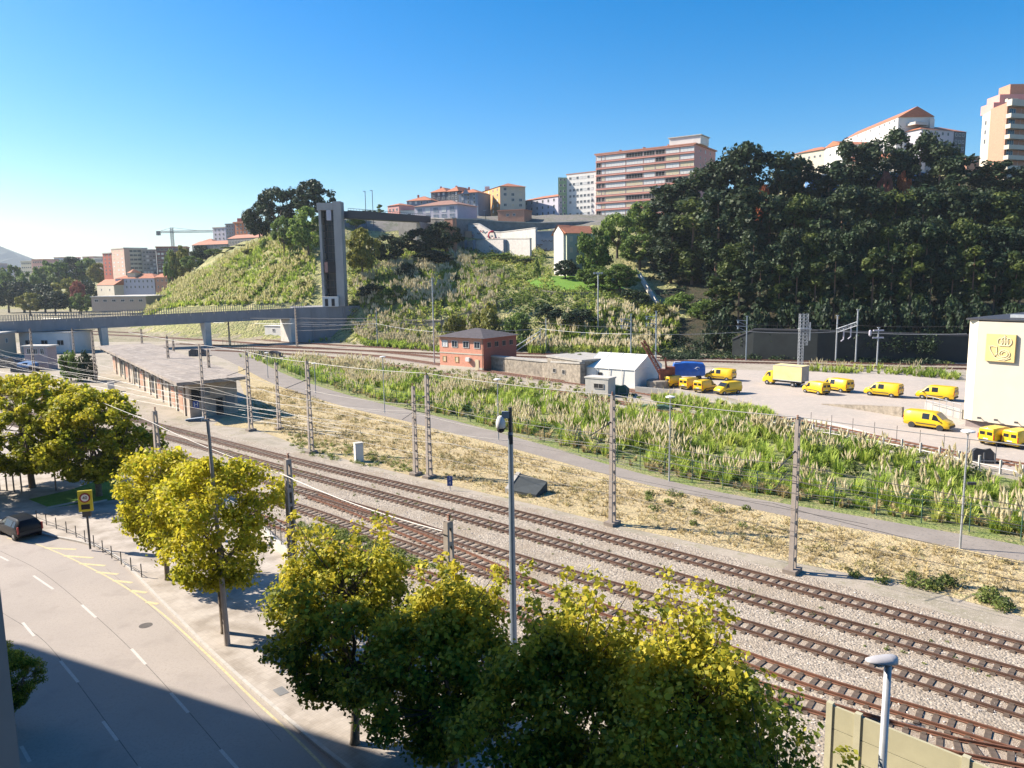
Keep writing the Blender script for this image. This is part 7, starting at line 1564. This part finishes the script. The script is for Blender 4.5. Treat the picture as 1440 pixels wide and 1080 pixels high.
MED = [(-2.50, .42, 1.84, .82, .90, .76, 1.10), (-2.44, .34, 1.92, .88, .94, .80, 1.10), (-1.6, .30, 1.97, .90, .95, .81, 1.10), (.55, .30, 1.96, .90, .95, .81, 1.08), (.95, .30, 1.88, .90, .95, .80, 1.06), (1.70, .30, 1.22, .90, .94, .80, .98), (2.25, .30, 1.04, .86, .88, .72, .84), (2.46, .36, .80, .72, .74, .60, .68)]
SML = [(-2.05, .40, 1.72, .76, .84, .72, 1.02), (-2.0, .32, 1.80, .82, .87, .75, 1.02), (-1.2, .28, 1.84, .84, .89, .76, 1.02), (.35, .28, 1.83, .84, .89, .76, 1.00), (.70, .28, 1.76, .84, .89, .75, .99), (1.28, .28, 1.20, .84, .88, .76, .93), (1.88, .28, 1.02, .80, .83, .68, .80), (2.08, .34, .78, .68, .70, .56, .66)]
HATCH = [(-1.98, .45, .95, .74, .82, .62, .85), (-1.92, .32, 1.12, .80, .86, .66, .90), (-1.72, .26, 1.42, .82, .87, .62, .92), (-1.25, .24, 1.50, .84, .88, .60, .92), (.05, .24, 1.50, .84, .88, .60, .90), (.40, .24, 1.38, .84, .88, .60, .89), (1.12, .24, .98, .84, .87, .72, .86), (1.75, .26, .84, .80, .82, .68, .74), (1.98, .34, .68, .66, .68, .56, .58)]
def by_wheels(front, rear, wbase, side):
    """centre and heading from the two wheel contacts on the visible side; side=+1: they are the vehicle's left wheels"""
    f_, r_ = G(*front), G(*rear); d = (f_ - r_); d.z = 0; d.normalize(); left = V3((-d.y, d.x, 0)); c = (f_ + r_) / 2; return c - left * side * .85, math.atan2(d.y, d.x)
def van(kind, front, rear, side, label, windows=True, dz=0):
    st = MED if kind == 'm' else SML; wbx = (-1.55, 1.52) if kind == 'm' else (-1.30, 1.30); c, rz = by_wheels(front, rear, 3, side)
    gl = [(.62, 1.42, .70, 1.05)] + ([(-.45, .35, -.45, .35)] if windows else [])
    if kind == 's': gl = [(.35, 1.05, .40, .78)] + ([(-.6, .15, -.6, .15)] if windows else [])
    return vehicle(label, st, m_vanyel, gl, wbx, (c.x, c.y, .03), rz, .32 if kind == 'm' else .30, front_glass=((.97, 1.68) if kind == 'm' else (.72, 1.26)), rear_doors=True, group='yellow postal vans')
van('m', (1329, 607.5), (1275, 600), -1, 'yellow van facing right, parked alone in the middle of the depot lane')
van('m', (1219, 556), (1257, 560), 1, 'yellow van facing left, second from the cream building in the back line')
van('m', (1293, 561), (1334, 565), 1, 'yellow van facing left, directly beside the cream building')
van('m', (1160, 549), (1180, 552), 1, 'yellow van facing left, half hidden behind the small van near the truck')
van('s', (1130, 552), (1152, 556), 1, 'small yellow van facing left, just right of the white boxed truck', windows=False)
van('m', (997, 534), (1022, 536), 1, 'large yellow van facing left at the back of the group by the tent')
van('s', (1012, 557), (1037, 552), -1, 'small yellow van with its windscreen towards us at the right of the group') if False else None
c = G(1023, 554); vehicle('small yellow van showing windscreen and bonnet, front right of the group', SML, m_vanyel, [(.35, 1.05, .40, .78)], (-1.3, 1.3), (c.x, c.y, .03), R(205), .3, front_glass=(.72, 1.26), rear_doors=True, group='yellow postal vans')
for i, (px, py, a, lb) in enumerate(((950, 545, 38, 'small yellow van seen from behind, leftmost of the group by the tent'), (974, 548, 40, 'small yellow van seen from behind, second in the group by the tent'), (994, 552, 42, 'small yellow van seen from behind, third in the group by the tent'), (1412, 627, 25, 'small yellow van seen from behind below the cream building'), (1446, 631, 25, 'small yellow van cut by the right edge of the photo'))):
    c = G(px, py); vehicle(lb, SML, m_vanyel, [(.35, 1.05, .40, .78)], (-1.3, 1.3), (c.x, c.y + 1.0, .03), R(a), .3, front_glass=(.72, 1.26), rear_doors=True, group='yellow postal vans')
# box truck
c, rz = by_wheels((1081, 541), (1118, 545), 3, 1); t = thing('box_truck', 'box truck with yellow cab and cream cargo box parked facing left', 'truck', (c.x, c.y, .03), rz)
m_box = mat('cargo_box_side', (.66, .54, .26), var=.12, scale=.6); TR = [(1.55, .5, 2.0, .92, .96, .84, 1.4), (1.6, .42, 2.25, .96, 1.0, .88, 1.4), (2.1, .4, 2.3, .98, 1.0, .88, 1.4), (2.6, .4, 2.15, .98, 1.0, .87, 1.35), (3.15, .4, 1.45, .96, .99, .86, 1.15), (3.45, .42, 1.1, .88, .9, .78, .9)]
b = loft(TR).build('cab', m_vanyel, t); side_glass(TR, 1.9, 2.9, 1, 2.0, 2.5).build('side_window', m_glass2, t); side_glass(TR, 1.9, 2.9, -1, 2.0, 2.5).build('side_window', m_glass2, t)
MB().face([(2.64, -.78, 2.15), (3.16, -.78, 1.48), (3.16, .78, 1.48), (2.64, .78, 2.15)]).build('windscreen', m_glass2, t)
bo = MB().box((-1.0, 0, 2.15), (4.9, 2.2, 2.4)).build('cargo_box', m_box, t); MB().box((-3.47, 0, 2.15), (.05, 2.1, 2.3)).build('rear_door', m_conc, bo); mb = MB()
for s in (-1, 1): mb.box((-1.0, s * 1.11, .99), (4.96, .05, .12)); mb.box((-1.0, s * 1.11, 3.33), (4.96, .05, .1))
mb.build('trim', m_metal, bo); MB().box((-.6, 0, .72), (5.2, .9, .3)).build('chassis', m_plastic, t)
for x in (2.55, -1.9):
    for s in (-1, 1): wheel(t, x, s * .88, s, .38, .26)
put = None
# blue covered truck behind the vans
c = G(970, 534); t = thing('covered_lorry', 'blue tarpaulin covered lorry with white emblem behind the small vans', 'lorry', (c.x, c.y + 1, .03), R(-8)); m_blt = mat('blue_tarp', (.015, .11, .42), var=.18, scale=1.2, rough=.5)
st = [(-2.7, .8, 2.1, 1.05, 1.1, .9, 1.4), (-2.5, .6, 2.75, 1.1, 1.15, .95, 1.5), (-.6, .6, 2.95, 1.12, 1.16, .95, 1.5), (1.0, .6, 2.9, 1.12, 1.16, .95, 1.5), (2.4, .6, 2.75, 1.1, 1.15, .93, 1.5), (2.7, .8, 2.3, 1.02, 1.08, .85, 1.4)]; loft(st).build('cover', m_blt, t)
for x in (-1.7, 1.7):
    for s in (-1, 1): wheel(t, x, s * .98, s, .4, .26)
MB().tube([(1.4 + .3 * math.cos(k * .7), -1.165, 1.95 + .22 * math.sin(k * .7)) for k in range(8)], .035, 4).tube([(.9, -1.16, 1.9), (1.2, -1.16, 2.05)], .035, 4).build('emblem', m_signwhite, t); MB().box((-1.9, -.3, 2.9), (1.0, .8, .25)).build('folded_sheet', m_lavender, t)
# dark hatchback on the street
c, rz = G(26, 757), None; d = (G(-60, 727) - G(22, 762)); d.z = 0; rz = math.atan2(d.y, d.x); base = G(21, 761); d.normalize(); left = V3((-d.y, d.x, 0)); cc = base + d * 1.35 - left * .8
vehicle('dark blue hatchback driving away from us at the left edge', HATCH, m_carblack, [(.10, .98, .12, .45), (-1.0, .0, -1.0, .02), (-1.55, -1.12, -1.42, -1.12)], (-1.28, 1.28), (cc.x, cc.y, .02), rz, .31, front_glass=(.42, 1.10), rear_glass=(.2, 1.17, 1.05, .36, R(32)), name='parked_car', cat='car')
# ---------------------------------------------------------------- air
mh = bpy.data.materials.new('haze'); mh.use_nodes = True; nt = mh.node_tree
for n_ in list(nt.nodes): nt.nodes.remove(n_)
mo = nt.nodes.new('ShaderNodeOutputMaterial'); pv = nt.nodes.new('ShaderNodeVolumePrincipled'); pv.inputs['Color'].default_value = (.80, .90, 1, 1); pv.inputs['Density'].default_value = .00010; pv.inputs['Anisotropy'].default_value = .2; nt.links.new(pv.outputs[0], mo.inputs['Volume'])
hzb = MB().box((0, 6300, 109), (18600, 15800, 220)).build('haze', mh); hzb['kind'] = 'stuff'; hzb['label'] = 'thin pale blue haze over the whole valley'; hzb['category'] = 'haze'
